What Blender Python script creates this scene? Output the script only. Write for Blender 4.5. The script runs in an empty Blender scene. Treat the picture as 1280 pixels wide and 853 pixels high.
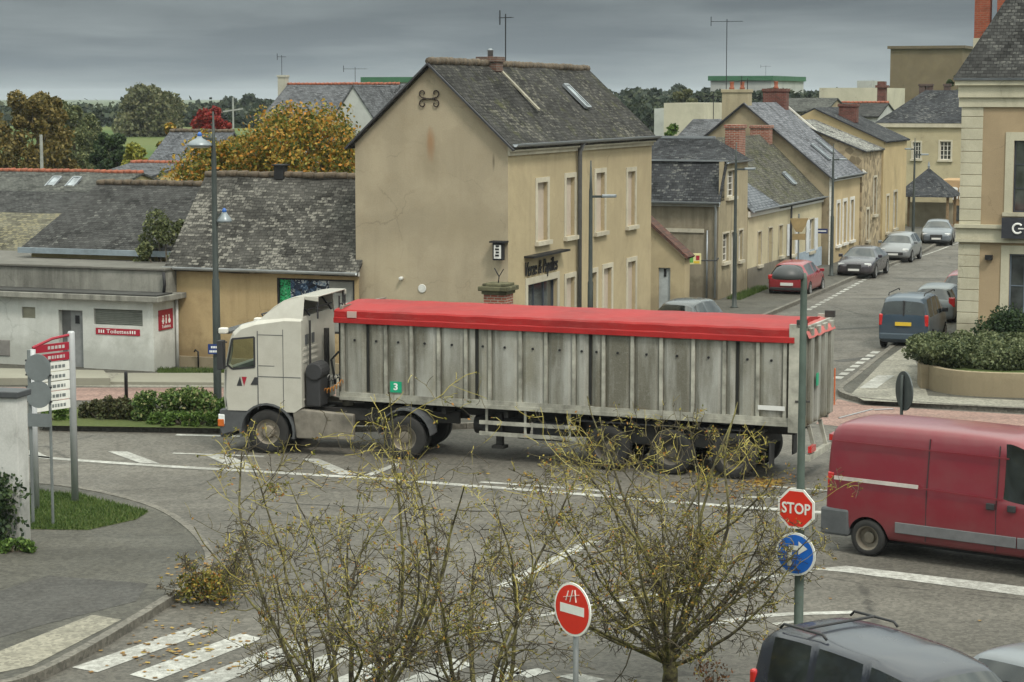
import bpy, bmesh, math, random
from mathutils import Vector, Matrix
from mathutils import noise as mnoise
R = math.radians
rnd = random.Random(7)
# ------------------------------------------------------------------ camera
F, CX, CY, HC = 2650.0, 640.0, 426.5, 8.5
PITCH = math.atan(306.5 / F)
scn = bpy.context.scene
COL = scn.collection
cam_d = bpy.data.cameras.new('camera'); cam = bpy.data.objects.new('camera', cam_d); COL.objects.link(cam)
cam.location = (0, 0, HC); cam.rotation_euler = (R(90) - PITCH, 0, 0)
cam_d.sensor_width = 36; cam_d.lens = F / 1280 * 36
cam_d.clip_start = 0.5; cam_d.clip_end = 6000
scn.camera = cam
# ------------------------------------------------------------------ light
SUN_EL, SUN_AZ = R(52), R(150)      # azimuth clockwise from +Y (north); sun behind the camera on the right
scn.world = bpy.data.worlds.new('World'); scn.world.use_nodes = True
wt = scn.world.node_tree; wt.nodes.clear()
def wn(t, **k):
    n = wt.nodes.new(t)
    for a, b in k.items(): setattr(n, a, b)
    return n
sky = wn('ShaderNodeTexSky', sky_type='NISHITA'); sky.sun_disc = False
sky.sun_elevation = SUN_EL; sky.sun_rotation = SUN_AZ; sky.air_density = 1.5; sky.dust_density = 3
tc = wn('ShaderNodeTexCoord'); sep = wn('ShaderNodeSeparateXYZ'); wt.links.new(tc.outputs['Generated'], sep.inputs[0])
mp = wn('ShaderNodeMapping'); mp.inputs['Scale'].default_value = (5.5, 5.5, 40.0); wt.links.new(tc.outputs['Generated'], mp.inputs[0])
nz = wn('ShaderNodeTexNoise'); nz.inputs['Scale'].default_value = 1.0; nz.inputs['Detail'].default_value = 7; nz.inputs['Roughness'].default_value = .52
nz.inputs['Distortion'].default_value = .25
wt.links.new(mp.outputs[0], nz.inputs['Vector'])
cr = wn('ShaderNodeValToRGB'); wt.links.new(nz.outputs['Fac'], cr.inputs[0])
cr.color_ramp.elements[0].position = .38; cr.color_ramp.elements[0].color = (1.25, 1.55, 1.78, 1)
cr.color_ramp.elements[1].position = .62; cr.color_ramp.elements[1].color = (2.25, 2.65, 2.82, 1)
# an overcast sky is several times brighter overhead than at the horizon
el = wn('ShaderNodeValToRGB'); wt.links.new(sep.outputs['Z'], el.inputs[0])
e = el.color_ramp.elements
e[0].position = 0.0; e[0].color = (1.22, 1.19, 1.14, 1)
e[1].position = 1.0; e[1].color = (9.4, 8.2, 6.7, 1)
for p, c in ((.012, (1.12, 1.10, 1.06, 1)), (.046, (.62, .64, .66, 1)), (.10, (1.0, 1.0, 1.0, 1)), (.35, (4.4, 4.0, 3.4, 1))):
    q = e.new(p); q.color = c
mul = wn('ShaderNodeVectorMath', operation='MULTIPLY'); wt.links.new(cr.outputs[0], mul.inputs[0]); wt.links.new(el.outputs[0], mul.inputs[1])
mx = wn('ShaderNodeMixRGB'); mx.inputs[0].default_value = .9
wt.links.new(sky.outputs[0], mx.inputs[1]); wt.links.new(mul.outputs[0], mx.inputs[2])
bg = wn('ShaderNodeBackground'); bg.inputs['Strength'].default_value = 0.10
wt.links.new(mx.outputs[0], bg.inputs[0]); wo = wn('ShaderNodeOutputWorld'); wt.links.new(bg.outputs[0], wo.inputs[0])
sl = bpy.data.lights.new('sun', 'SUN'); so = bpy.data.objects.new('sun', sl); COL.objects.link(so)
sl.energy = 1.5; sl.angle = R(10); sl.color = (1.0, .94, .84)
sdir = Vector((math.sin(SUN_AZ) * math.cos(SUN_EL), math.cos(SUN_AZ) * math.cos(SUN_EL), math.sin(SUN_EL)))
so.rotation_euler = sdir.to_track_quat('Z', 'Y').to_euler()
scn.view_settings.view_transform = 'Standard'; scn.view_settings.look = 'None'
scn.view_settings.gamma = 1; scn.view_settings.exposure = 0.62
scn.cycles.max_bounces = 6

# ------------------------------------------------------------------ measuring
fw = Vector((0, math.cos(PITCH), -math.sin(PITCH))); upv = Vector((0, math.sin(PITCH), math.cos(PITCH)))
CAMP = Vector((0, 0, HC))
def ray(u, v): return Vector((u - CX, 0, 0)) + fw * F - upv * (v - CY)
def G(u, v, z=0.0):
    r = ray(u, v); return CAMP + r * ((z - HC) / r.z)
def D(u, v, d):
    r = ray(u, v); return CAMP + r * (d / r.y)
def ux(u, d):                 # ground point at distance d in the direction of column u
    r = ray(u, 120); return Vector((r.x / r.y * d, d, 0))
TA = math.atan2(-.352, .936)  # the town grid: local x to the right, local y away along the street

# ------------------------------------------------------------------ materials
MATS = {}
class NT:
    def __init__(s, name):
        s.m = bpy.data.materials.new(name); s.m.use_nodes = True; s.t = s.m.node_tree
        s.b = s.t.nodes['Principled BSDF']; s.o = s.t.nodes['Material Output']
        s.tc = s.n('ShaderNodeTexCoord')
    def n(s, t, ins=None, **k):
        n = s.t.nodes.new(t)
        for a, b in k.items(): setattr(n, a, b)
        if ins:
            for a, b in ins.items():
                if hasattr(b, 'is_output') or isinstance(b, bpy.types.NodeSocket): s.t.links.new(b, n.inputs[a])
                else: n.inputs[a].default_value = b
        return n
    def L(s, a, b): s.t.links.new(a, b)
    def coord(s, kind='Object', scale=(1, 1, 1), loc=(0, 0, 0)):
        return s.n('ShaderNodeMapping', {'Vector': s.tc.outputs[kind], 'Scale': scale, 'Location': loc}).outputs[0]
    def noise(s, scale, detail=4, rough=.55, vec=None, dist=0.0):
        return s.n('ShaderNodeTexNoise', {'Vector': vec if vec is not None else s.tc.outputs['Object'], 'Scale': scale, 'Detail': detail, 'Roughness': rough, 'Distortion': dist}).outputs['Fac']
    def ramp(s, fac, stops):
        n = s.n('ShaderNodeValToRGB', {0: fac}); e = n.color_ramp.elements
        e[0].position = stops[0][0]; e[0].color = c4(stops[0][1]); e[1].position = stops[-1][0]; e[1].color = c4(stops[-1][1])
        for p, c in stops[1:-1]:
            q = e.new(p); q.color = c4(c)
        return n.outputs[0]
    def mix(s, f, a, b, mode='MIX'):
        n = s.n('ShaderNodeMixRGB', blend_type=mode)
        for i, x in ((0, f), (1, a), (2, b)):
            if isinstance(x, bpy.types.NodeSocket): s.L(x, n.inputs[i])
            elif i == 0: n.inputs[0].default_value = x
            else: n.inputs[i].default_value = c4(x)
        return n.outputs[0]
    def math(s, op, a, b=0.5, c=None):
        n = s.n('ShaderNodeMath', operation=op)
        for i, x in enumerate((a, b) if c is None else (a, b, c)):
            if isinstance(x, bpy.types.NodeSocket): s.L(x, n.inputs[i])
            else: n.inputs[i].default_value = x
        return n.outputs[0]
    def bump(s, h, dist=.01, strength=.6):
        b = s.n('ShaderNodeBump', {'Height': h, 'Distance': dist, 'Strength': strength}); s.L(b.outputs[0], s.b.inputs['Normal'])
    def out(s, col, rough=.8, metal=0.0, spec=.3):
        for k, x in (('Base Color', col), ('Roughness', rough), ('Metallic', metal), ('Specular IOR Level', spec)):
            if isinstance(x, bpy.types.NodeSocket): s.L(x, s.b.inputs[k])
            else: s.b.inputs[k].default_value = c4(x) if k == 'Base Color' else x
        return s.m
def c4(c):
    if isinstance(c, (int, float)): return (c, c, c, 1)
    return tuple(c) if len(c) == 4 else (c[0], c[1], c[2], 1)
def sc(c, k): return tuple(x * k for x in c[:3])

def plaster(name, base, stain=None, dirt=.5, streak=.4, seed=0, spots=()):
    if name in MATS: return MATS[name]
    t = NT(name); stain = stain or sc(base, .62)
    big = t.noise(.35, 5, .6, t.coord(loc=(seed, seed * 2, 0)), .6)
    col = t.mix(t.ramp(big, [(.38, 0), (.66, 1)]), sc(base, 1.06), sc(base, .72))
    med = t.noise(1.6, 6, .65, t.coord(loc=(seed, 3, seed)))
    col = t.mix(t.math('MULTIPLY', t.ramp(med, [(.48, 0), (.72, 1)]), dirt), col, stain)
    st = t.noise(2.2, 5, .6, t.coord(scale=(1, 1, .12), loc=(seed, 0, 0)))
    if streak > .9: st = t.math('ADD', st, .09)
    col = t.mix(t.math('MULTIPLY', t.ramp(st, [(.52, 0), (.75, 1)]), streak), col, sc(stain, .75))
    fine = t.noise(26, 4, .7)
    col = t.mix(.35, col, t.ramp(fine, [(.3, sc(base, .72)), (.7, sc(base, 1.15))]))
    wv = t.n('ShaderNodeVectorMath', {0: t.tc.outputs['Object'], 1: t.n('ShaderNodeTexNoise', {'Vector': t.tc.outputs['Object'], 'Scale': 1.3, 'Detail': 4}).outputs['Color']}, operation='ADD').outputs[0]
    cv = t.n('ShaderNodeTexVoronoi', {'Vector': wv, 'Scale': .42}, feature='DISTANCE_TO_EDGE').outputs['Distance']
    col = t.mix(t.math('MULTIPLY', t.ramp(cv, [(.0, .32), (.010, 0)]), t.ramp(big, [(.45, 0), (.6, 1)])), col, sc(stain, .45))
    pv_ = t.n('ShaderNodeTexVoronoi', {'Vector': wv, 'Scale': .55}).outputs['Color']; pg = t.n('ShaderNodeRGBToBW', {0: pv_}).outputs[0]
    col = t.mix(t.ramp(pg, [(.60, 0), (.64, .22)]), col, sc(base, .72))
    # damp rising from the ground
    sp = t.n('ShaderNodeSeparateXYZ', {0: t.tc.outputs['Object']}).outputs['Z']
    damp = t.math('MULTIPLY', t.ramp(t.math('ADD', sp, t.math('MULTIPLY', med, -1.2)), [(.0, 1), (.55, 0)]), .55)
    col = t.mix(damp, col, sc(stain, .7))
    for (sx_, sz_, w_, h_, c_, a_) in spots:      # stains with a place of their own
        v = t.n('ShaderNodeMapping', {'Vector': t.tc.outputs['Object'], 'Location': (-sx_ / w_, 0, -sz_ / h_), 'Scale': (1 / w_, 0, 1 / h_)}).outputs[0]
        L = t.n('ShaderNodeVectorMath', {0: v}, operation='LENGTH').outputs['Value']
        L = t.math('ADD', L, t.math('MULTIPLY', t.math('SUBTRACT', st, .5), 1.6))
        col = t.mix(t.ramp(L, [(.2, a_), (1.0, 0)]), col, c_)
    t.bump(fine, .006, .5)
    MATS[name] = t.out(col, .92, 0, .2); return MATS[name]
def slate(name, base=(.055, .06, .068), lichen=.5, lc=(.30, .29, .23), row=.13, w=.2, moss=0.0, seed=0):
    if name in MATS: return MATS[name]
    t = NT(name)
    def br(c1, c2, m): return t.n('ShaderNodeTexBrick', {'Vector': t.tc.outputs['UV'], 'Scale': 1.0, 'Brick Width': w, 'Row Height': row, 'Mortar Size': .010, 'Mortar Smooth': .3, 'Bias': 0.0, 'Color1': c4(c1), 'Color2': c4(c2), 'Mortar': c4(m)}, offset=.5)
    b = br(sc(base, .42), sc(base, 1.5), sc(base, .16)); tile = t.n('ShaderNodeRGBToBW', {0: br((0, 0, 0), (1, 1, 1), (0, 0, 0)).outputs['Color']}).outputs[0]
    col = b.outputs['Color']
    big = t.noise(.7, 6, .7, t.coord(loc=(seed, 0, seed)), .8)
    col = t.mix(t.ramp(big, [(.38, 0), (.66, .55)]), col, sc(base, 1.75)); col = t.mix(t.ramp(big, [(.30, .6), (.46, 0)]), col, sc(base, .38))
    # rows catching dirt: streaks along the slope
    uv = t.n('ShaderNodeMapping', {'Vector': t.tc.outputs['UV'], 'Scale': (3.2, .45, 1), 'Location': (seed, 0, 0)}).outputs[0]
    col = t.mix(t.ramp(t.noise(1.0, 5, .7, uv), [(.5, 0), (.75, .5)]), col, sc(base, .45))
    uv2 = t.n('ShaderNodeMapping', {'Vector': t.tc.outputs['UV'], 'Scale': (5.5, 9.5, 1), 'Location': (seed, 3, 0)}).outputs[0]
    n1 = t.noise(1.0, 5, .75, uv2); big2 = t.noise(.55, 5, .7, t.coord(loc=(seed + 5, 0, 0)))
    k = t.math('ADD', t.math('ADD', t.math('MULTIPLY', n1, .7), t.math('MULTIPLY', tile, .14)), t.math('MULTIPLY', big2, .5))
    th = .80 - lichen * .16
    col = t.mix(t.ramp(k, [(th, 0), (th + .07, min(.9, .3 + lichen * .55))]), col, lc)
    if moss:
        m = t.noise(1.7, 6, .75, t.coord(loc=(seed, 9, 1)))
        col = t.mix(t.ramp(m, [(.58 - moss * .14, 0), (.70 - moss * .1, .75)]), col, (.072, .074, .034))
    t.bump(t.math('ADD', t.math('MULTIPLY', b.outputs['Fac'], -1.0), t.math('ADD', t.math('MULTIPLY', n1, .5), t.math('MULTIPLY', tile, .5))), .035, 1.0)
    MATS[name] = t.out(col, .85, 0, .10); return MATS[name]
def flat(name, base, rough=.6, metal=0.0, var=.25, scale=6, spec=.4, bump=0.0):
    if name in MATS: return MATS[name]
    t = NT(name)
    n = t.noise(scale, 5, .65); n2 = t.noise(scale * .23, 3, .5)
    col = t.mix(t.ramp(t.math('ADD', t.math('MULTIPLY', n, .5), t.math('MULTIPLY', n2, .5)), [(.35, 0), (.65, 1)]), sc(base, 1 - var), sc(base, 1 + var * .6))
    if bump: t.bump(n, bump, .6)
    r = t.ramp(n2, [(.3, max(.02, rough - .08)), (.7, min(1, rough + .1))])
    MATS[name] = t.out(col, r, metal, spec); return MATS[name]
def brickm(name, c1=(.30, .09, .055), c2=(.20, .06, .04), mortar=(.32, .28, .23), w=.22, h=.075):
    if name in MATS: return MATS[name]
    t = NT(name)
    b = t.n('ShaderNodeTexBrick', {'Vector': t.tc.outputs['UV'], 'Scale': 1.0, 'Brick Width': w, 'Row Height': h, 'Mortar Size': .012, 'Bias': 0.0, 'Color1': c4(c1), 'Color2': c4(c2), 'Mortar': c4(mortar)}, offset=.5)
    n = t.noise(3, 5, .7)
    col = t.mix(t.ramp(n, [(.45, 0), (.75, .7)]), b.outputs['Color'], sc(c2, .45))
    t.bump(b.outputs['Fac'], -.01, .7)
    MATS[name] = t.out(col, .9); return MATS[name]
def stonem(name, base=(.34, .29, .20), scale=3.0):
    if name in MATS: return MATS[name]
    t = NT(name)
    v = t.n('ShaderNodeTexVoronoi', {'Vector': t.tc.outputs['Object'], 'Scale': scale, 'Randomness': 1.0}, feature='F1')
    e = t.n('ShaderNodeTexVoronoi', {'Vector': t.tc.outputs['Object'], 'Scale': scale}, feature='DISTANCE_TO_EDGE').outputs['Distance']
    g = t.n('ShaderNodeRGBToBW', {0: v.outputs['Color']}).outputs[0]
    col = t.ramp(g, [(.2, sc(base, .5)), (.8, sc(base, 1.2))])
    col = t.mix(t.ramp(e, [(.0, 1), (.06, 0)]), col, sc(base, .95))
    col = t.mix(t.ramp(t.noise(1.2, 5, .6), [(.45, 0), (.75, .6)]), col, sc(base, .4))
    t.bump(e, .03, .6)
    MATS[name] = t.out(col, .95, 0, .15); return MATS[name]
def leafm(name, stops, rough=.6):
    if name in MATS: return MATS[name]
    t = NT(name)
    g = t.n('ShaderNodeNewGeometry')
    n = t.noise(.9, 3, .5)
    k = t.math('ADD', t.math('MULTIPLY', g.outputs['Random Per Island'], .6), t.math('MULTIPLY', n, .4))
    col = t.ramp(k, stops)
    MATS[name] = t.out(col, rough, 0, .25)
    tr = t.n('ShaderNodeBsdfTranslucent', {0: col}); m = t.n('ShaderNodeMixShader', {0: .22, 1: t.b.outputs[0], 2: tr.outputs[0]})
    t.L(m.outputs[0], t.o.inputs[0])
    return MATS[name]
def paintm(name, base, rough=.3, dirt=.25, dirtc=(.16, .13, .10), coat=.5, metal=0.0):
    if name in MATS: return MATS[name]
    t = NT(name)
    n = t.noise(2.5, 5, .6); f = t.noise(30, 3, .7)
    sp = t.n('ShaderNodeSeparateXYZ', {0: t.tc.outputs['Object']}).outputs['Z']
    low = t.ramp(sp, [(.15, 1), (.95, 0)])
    k = t.math('MULTIPLY', t.math('ADD', t.math('MULTIPLY', low, 1.0), t.ramp(n, [(.4, 0), (.8, .6)])), dirt)
    col = t.mix(k, base, dirtc); col = t.mix(.10, col, t.ramp(f, [(.3, sc(base, .6)), (.7, sc(base, 1.25))]))
    t.out(col, t.math('ADD', t.math('MULTIPLY', k, .5), rough), metal, .5)
    t.b.inputs['Coat Weight'].default_value = coat; t.b.inputs['Coat Roughness'].default_value = .12
    MATS[name] = t.m; return t.m
def glassm(name, tint=(.03, .035, .035), alpha=1.0, rough=.06):
    if name in MATS: return MATS[name]
    t = NT(name)
    n = t.noise(1.7, 3, .5)
    col = t.mix(t.ramp(n, [(.35, 0), (.65, 1)]), sc(tint, .5), sc(tint, 1.6))
    t.out(col, rough, 0, .9); t.b.inputs['IOR'].default_value = 1.5
    if alpha < 1:
        tr = t.n('ShaderNodeBsdfTransparent', {0: (.82, .88, .80, 1)})
        m = t.n('ShaderNodeMixShader', {0: alpha, 1: tr.outputs[0], 2: t.b.outputs[0]}); t.L(m.outputs[0], t.o.inputs[0])
    MATS[name] = t.m; return t.m

# ------------------------------------------------------------------ mesh building
class MB:
    def __init__(s): s.v = []; s.f = []; s.mi = []; s.M = None
    def add(s, vs, fs, mi=0):
        o = len(s.v); s.v.extend([tuple(p) for p in vs]); s.f.extend([tuple(i + o for i in f) for f in fs]); s.mi.extend([mi] * len(fs)); return s
    def box(s, x0, y0, z0, x1, y1, z1, mi=0):
        vs = [(x, y, z) for z in (z0, z1) for y in (y0, y1) for x in (x0, x1)]
        return s.add(vs, [(0, 2, 3, 1), (4, 5, 7, 6), (0, 1, 5, 4), (2, 6, 7, 3), (0, 4, 6, 2), (1, 3, 7, 5)], mi)
    def quad(s, a, b, c, d, mi=0): return s.add([a, b, c, d], [(0, 1, 2, 3)], mi)
    def slab(s, pts, vec, mi=0):      # polygon extruded by vec
        n = len(pts); vec = Vector(vec); a = [Vector(p) for p in pts]; b = [p + vec for p in a]
        fs = [tuple(range(n))[::-1], tuple(range(n, 2 * n))] + [(i, (i + 1) % n, n + (i + 1) % n, n + i) for i in range(n)]
        return s.add(a + b, fs, mi)
    def bar(s, p, q, w, h=None, up=(0, 0, 1), mi=0):
        p, q = Vector(p), Vector(q); h = h or w; d = (q - p)
        if d.length < 1e-6: return s
        d.normalize(); upw = Vector(up)
        if abs(d.dot(upw)) > .95: upw = Vector((1, 0, 0))
        a = d.cross(upw).normalized() * (w / 2); b = a.cross(d).normalized() * (h / 2)
        vs = [p - a - b, p + a - b, p + a + b, p - a + b, q - a - b, q + a - b, q + a + b, q - a + b]
        return s.add(vs, [(0, 3, 2, 1), (4, 5, 6, 7), (0, 1, 5, 4), (1, 2, 6, 5), (2, 3, 7, 6), (3, 0, 4, 7)], mi)
    def tube(s, pts, rad, n=8, caps=True, mi=0):
        pts = [Vector(p) for p in pts]
        if not isinstance(rad, (list, tuple)): rad = [rad] * len(pts)
        ref = None; rings = []; vs = []
        for i, p in enumerate(pts):
            d = (pts[min(i + 1, len(pts) - 1)] - pts[max(i - 1, 0)])
            if d.length < 1e-9: d = Vector((0, 0, 1))
            d.normalize()
            if ref is None:
                ref = Vector((1, 0, 0)) if abs(d.x) < .8 else Vector((0, 1, 0))
            a = (ref - d * ref.dot(d)).normalized(); ref = a; b = d.cross(a)
            for k in range(n):
                t = 2 * math.pi * k / n; vs.append(p + (a * math.cos(t) + b * math.sin(t)) * rad[i])
        fs = [(i * n + k, i * n + (k + 1) % n, (i + 1) * n + (k + 1) % n, (i + 1) * n + k) for i in range(len(pts) - 1) for k in range(n)]
        if caps: fs += [tuple(range(n))[::-1], tuple(range((len(pts) - 1) * n, len(pts) * n))]
        return s.add(vs, fs, mi)
    def lathe(s, prof, n=16, org=(0, 0, 0), axis='z', mi=0, caps=True):
        vs = []; o = Vector(org)
        for r, h in prof:
            for k in range(n):
                t = 2 * math.pi * k / n; c, q = r * math.cos(t), r * math.sin(t)
                vs.append(o + (Vector((c, q, h)) if axis == 'z' else Vector((c, h, q)) if axis == 'y' else Vector((h, c, q))))
        m = len(prof)
        fs = [(i * n + k, i * n + (k + 1) % n, (i + 1) * n + (k + 1) % n, (i + 1) * n + k) for i in range(m - 1) for k in range(n)]
        if caps: fs += [tuple(range(n))[::-1], tuple(range((m - 1) * n, m * n))]
        return s.add(vs, fs, mi)
    def build(s, name, mats, parent=None, smooth=False, bevel=0.0, uv=True, autosm=None):
        if not isinstance(mats, (list, tuple)): mats = [mats]
        vs = s.v if s.M is None else [tuple(s.M @ Vector(p)) for p in s.v]
        me = bpy.data.meshes.new(name); me.from_pydata(vs, [], s.f)
        for m in mats: me.materials.append(m)
        if len(mats) > 1: me.polygons.foreach_set('material_index', s.mi)
        if uv: metric_uv(me)
        if smooth: me.polygons.foreach_set('use_smooth', [True] * len(me.polygons))
        o = bpy.data.objects.new(name, me); COL.objects.link(o)
        if parent is not None: o.parent = parent
        if bevel:
            b = o.modifiers.new('bevel', 'BEVEL'); b.width = bevel; b.segments = 2; b.limit_method = 'ANGLE'; b.angle_limit = R(40)
        return o
def metric_uv(me):
    uvl = me.uv_layers.new(name='UVMap'); data = [0.0] * (len(me.loops) * 2); V = me.vertices; Ls = me.loops
    for p in me.polygons:
        n = p.normal
        if abs(n.z) > .985: t = Vector((1, 0, 0)); b = Vector((0, 1, 0))
        else:
            t = Vector((-n.y, n.x, 0)).normalized(); b = n.cross(t)
        for li in p.loop_indices:
            c = V[Ls[li].vertex_index].co; data[2 * li] = c.dot(t); data[2 * li + 1] = c.dot(b)
    uvl.data.foreach_set('uv', data)
def tag(o, label, cat, group=None, kind=None):
    if label: o['label'] = label
    if cat: o['category'] = cat
    if group: o['group'] = group
    if kind: o['kind'] = kind
    return o
def thing(name, label, cat, loc=(0, 0, 0), rz=0.0, group=None):
    o = bpy.data.objects.new(name, None); COL.objects.link(o); o.empty_display_size = .3
    o.location = loc; o.rotation_euler = (0, 0, rz); tag(o, label, cat, group)
    o['_m'] = 0; del o['_m']
    return o
def mat_of(o): return Matrix.Translation(o.location) @ o.rotation_euler.to_matrix().to_4x4()
def hit(o, axis, val, u, v):           # ray through (u,v) onto a vertical plane of thing o; returns (along, z)
    Mi = mat_of(o).inverted(); p = Mi @ CAMP; r = Mi.to_3x3() @ ray(u, v)
    k = (val - p[0]) / r[0] if axis == 'x' else (val - p[1]) / r[1]
    q = p + r * k
    return (q.y if axis == 'x' else q.x), q.z
def struct(o): o['kind'] = 'structure'; return o
def copy_tree(o, parent=None):
    c = o.copy(); COL.objects.link(c)
    if parent is not None: c.parent = parent
    for ch in list(o.children): copy_tree(ch, c)
    return c
def text_geo(txt, size, extrude=.01, shear=0.0, bold=0.0, sx=1.0):
    cu = bpy.data.curves.new('t', 'FONT'); cu.body = txt; cu.size = size; cu.extrude = extrude; cu.shear = shear; cu.offset = bold
    cu.align_x = 'CENTER'; cu.align_y = 'CENTER'; cu.resolution_u = 3
    ob = bpy.data.objects.new('t', cu); COL.objects.link(ob)
    dg = bpy.context.evaluated_depsgraph_get(); me = bpy.data.meshes.new_from_object(ob.evaluated_get(dg))
    vs = [(v.co.x * sx, v.co.y, v.co.z) for v in me.vertices]; fs = [tuple(p.vertices) for p in me.polygons]
    bpy.data.objects.remove(ob); bpy.data.curves.remove(cu); bpy.data.meshes.remove(me)
    return vs, fs
class Pl:                               # a vertical wall plane of a thing: along a, up z, outwards off
    def __init__(s, axis, c, out): s.axis, s.c, s.out = axis, c, out
    def p(s, a, z, off=0.0):
        return Vector((s.c + s.out * off, a, z)) if s.axis == 'x' else Vector((a, s.c + s.out * off, z))
    def box(s, mb, a0, a1, z0, z1, o0, o1, mi=0):
        p, q = s.p(a0, z0, o0), s.p(a1, z1, o1)
        mb.box(min(p.x, q.x), min(p.y, q.y), min(p.z, q.z), max(p.x, q.x), max(p.y, q.y), max(p.z, q.z), mi)
    def text(s, mb, txt, size, a, z, off, flip=False, mi=0, **k):
        vs, fs = text_geo(txt, size, **k)
        sg = -1 if flip else 1
        mb.add([s.p(a + sg * x, z + y, off + w) for x, y, w in vs], fs, mi)
def wall_holes(mb, pl, a0, a1, z0, z1, holes, depth=.18, mi=0):
    A = sorted(set([a0, a1] + [h[0] for h in holes] + [h[1] for h in holes])); Z = sorted(set([z0, z1] + [h[2] for h in holes] + [h[3] for h in holes]))
    for i in range(len(A) - 1):
        for j in range(len(Z) - 1):
            ca, cz = (A[i] + A[i + 1]) / 2, (Z[j] + Z[j + 1]) / 2
            if any(h[0] < ca < h[1] and h[2] < cz < h[3] for h in holes): continue
            mb.quad(pl.p(A[i], Z[j]), pl.p(A[i + 1], Z[j]), pl.p(A[i + 1], Z[j + 1]), pl.p(A[i], Z[j + 1]), mi)
    for (b0, b1, y0, y1) in holes:
        for (p, q) in (((b0, y0), (b1, y0)), ((b1, y0), (b1, y1)), ((b1, y1), (b0, y1)), ((b0, y1), (b0, y0))):
            mb.quad(pl.p(*p), pl.p(*q), pl.p(*q, -depth), pl.p(*p, -depth), mi)
M_FRAME = flat('white_joinery', (.62, .60, .55), .5, 0, .1)
M_TRIM = plaster('pale_stone_trim', (.52, .48, .38), (.25, .21, .15), .5, .5)
M_GLASS = glassm('window_glass', (.05, .055, .055))
M_DARK = flat('dark_iron', (.02, .02, .022), .55, .3, .2)
def window(par, pl, a0, a1, z0, z1, name='window', trim=.13, kind='sash', sill=True, trimm=None, frame=None, depth=.14, nm=2, nb=3, shut=None, label=None):
    """surround + sill on the wall, sash and pane (or a closed shutter) in the recess"""
    if a1 < a0: a0, a1 = a1, a0
    mb = MB(); trimm = trimm or M_TRIM; frame = frame or M_FRAME
    w = .055
    if kind != 'shutter':
        for (p0, p1, q0, q1) in ((a0, a1, z0, z0 + w), (a0, a1, z1 - w, z1), (a0, a0 + w, z0 + w, z1 - w), (a1 - w, a1, z0 + w, z1 - w)):
            pl.box(mb, p0, p1, q0, q1, -depth - .02, -depth + .04)
        for k in range(1, nm):
            a = a0 + (a1 - a0) * k / nm; pl.box(mb, a - .025, a + .025, z0 + w, z1 - w, -depth - .02, -depth + .035)
        for k in range(1, nb):
            z = z0 + (z1 - z0) * k / nb; pl.box(mb, a0 + w, a1 - w, z - .016, z + .016, -depth - .018, -depth + .025)
    else:
        pl.box(mb, a0, a1, z0, z1, -depth - .03, -depth - .005)
        n = max(3, int((z1 - z0) / .11))
        for k in range(n):
            z = z0 + (z1 - z0) * k / n; pl.box(mb, a0 + .02, a1 - .02, z + .012, z + (z1 - z0) / n - .012, -depth - .006, -depth - .002)
    o = mb.build(name, shut if kind == 'shutter' else frame, par, uv=False)
    if label: o['label'] = label
    if kind != 'shutter':
        g = MB(); g.quad(pl.p(a0, z0, -depth), pl.p(a1, z0, -depth), pl.p(a1, z1, -depth), pl.p(a0, z1, -depth)); g.build('pane', M_GLASS, o, uv=False)
    if trim:
        t = MB()
        pl.box(t, a0 - trim, a0, z0, z1 + trim, -.004, .035); pl.box(t, a1, a1 + trim, z0, z1 + trim, -.004, .035); pl.box(t, a0, a1, z1, z1 + trim, -.004, .035)
        t.build('surround', trimm, o)
    if sill:
        t = MB(); pl.box(t, a0 - trim - .04, a1 + trim + .04, z0 - .13, z0 - .002, -.12, .13); t.build('sill', trimm, o)
    return o
def roof_slab(mb, quad, th=.09, mi=0):
    a, b, c, d = [Vector(p) for p in quad]; n = (b - a).cross(d - a).normalized()
    if n.z < 0: n = -n
    mb.slab([a, b, c, d], n * th, mi)
def sag(a, b, c, d, n=10, amp=.05, th=.09, mb=None, seed=0, mi=0):
    """an old roof slope: eave a->b, ridge d->c, gently uneven"""
    a, b, c, d = [Vector(p) for p in (a, b, c, d)]
    nn = (b - a).cross(d - a).normalized()
    if nn.z < 0: nn = -nn
    m = 5; vs = []
    for j in range(m + 1):
        for i in range(n + 1):
            s, t = i / n, j / m; p = (a * (1 - s) + b * s) * (1 - t) + (d * (1 - s) + c * s) * t
            w = math.sin(math.pi * min(1, max(0, s))) ** .5 if 0 < s < 1 else 0
            p = p + nn * (amp * (mnoise.noise(Vector((s * 4 + seed, t * 2, seed))) - .35 * math.sin(math.pi * t)) * w)
            vs.append(p)
    base = [v - nn * th for v in vs]; N = len(vs)
    fs = [(j * (n + 1) + i, j * (n + 1) + i + 1, (j + 1) * (n + 1) + i + 1, (j + 1) * (n + 1) + i) for j in range(m) for i in range(n)]
    fs2 = [tuple(k + N for k in f[::-1]) for f in fs]
    edge = [i for i in range(n + 1)] + [j * (n + 1) + n for j in range(1, m + 1)] + [m * (n + 1) + i for i in range(n - 1, -1, -1)] + [j * (n + 1) for j in range(m - 1, 0, -1)]
    ef = [(edge[k], edge[(k + 1) % len(edge)], edge[(k + 1) % len(edge)] + N, edge[k] + N) for k in range(len(edge))]
    mb.add(vs + base, fs + fs2 + ef, mi)
def ridge_tiles(mb, p, q, r=.11, step=.33):
    p, q = Vector(p), Vector(q); L = (q - p).length; n = max(2, int(L / step))
    for i in range(n):
        a = p + (q - p) * (i / n); b = p + (q - p) * ((i + .93) / n)
        j = Vector((0, 0, rnd.uniform(-.015, .015)))
        mb.tube([a + j, b + j + Vector((0, 0, .012))], [r * .92, r * 1.06], 8)
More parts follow.
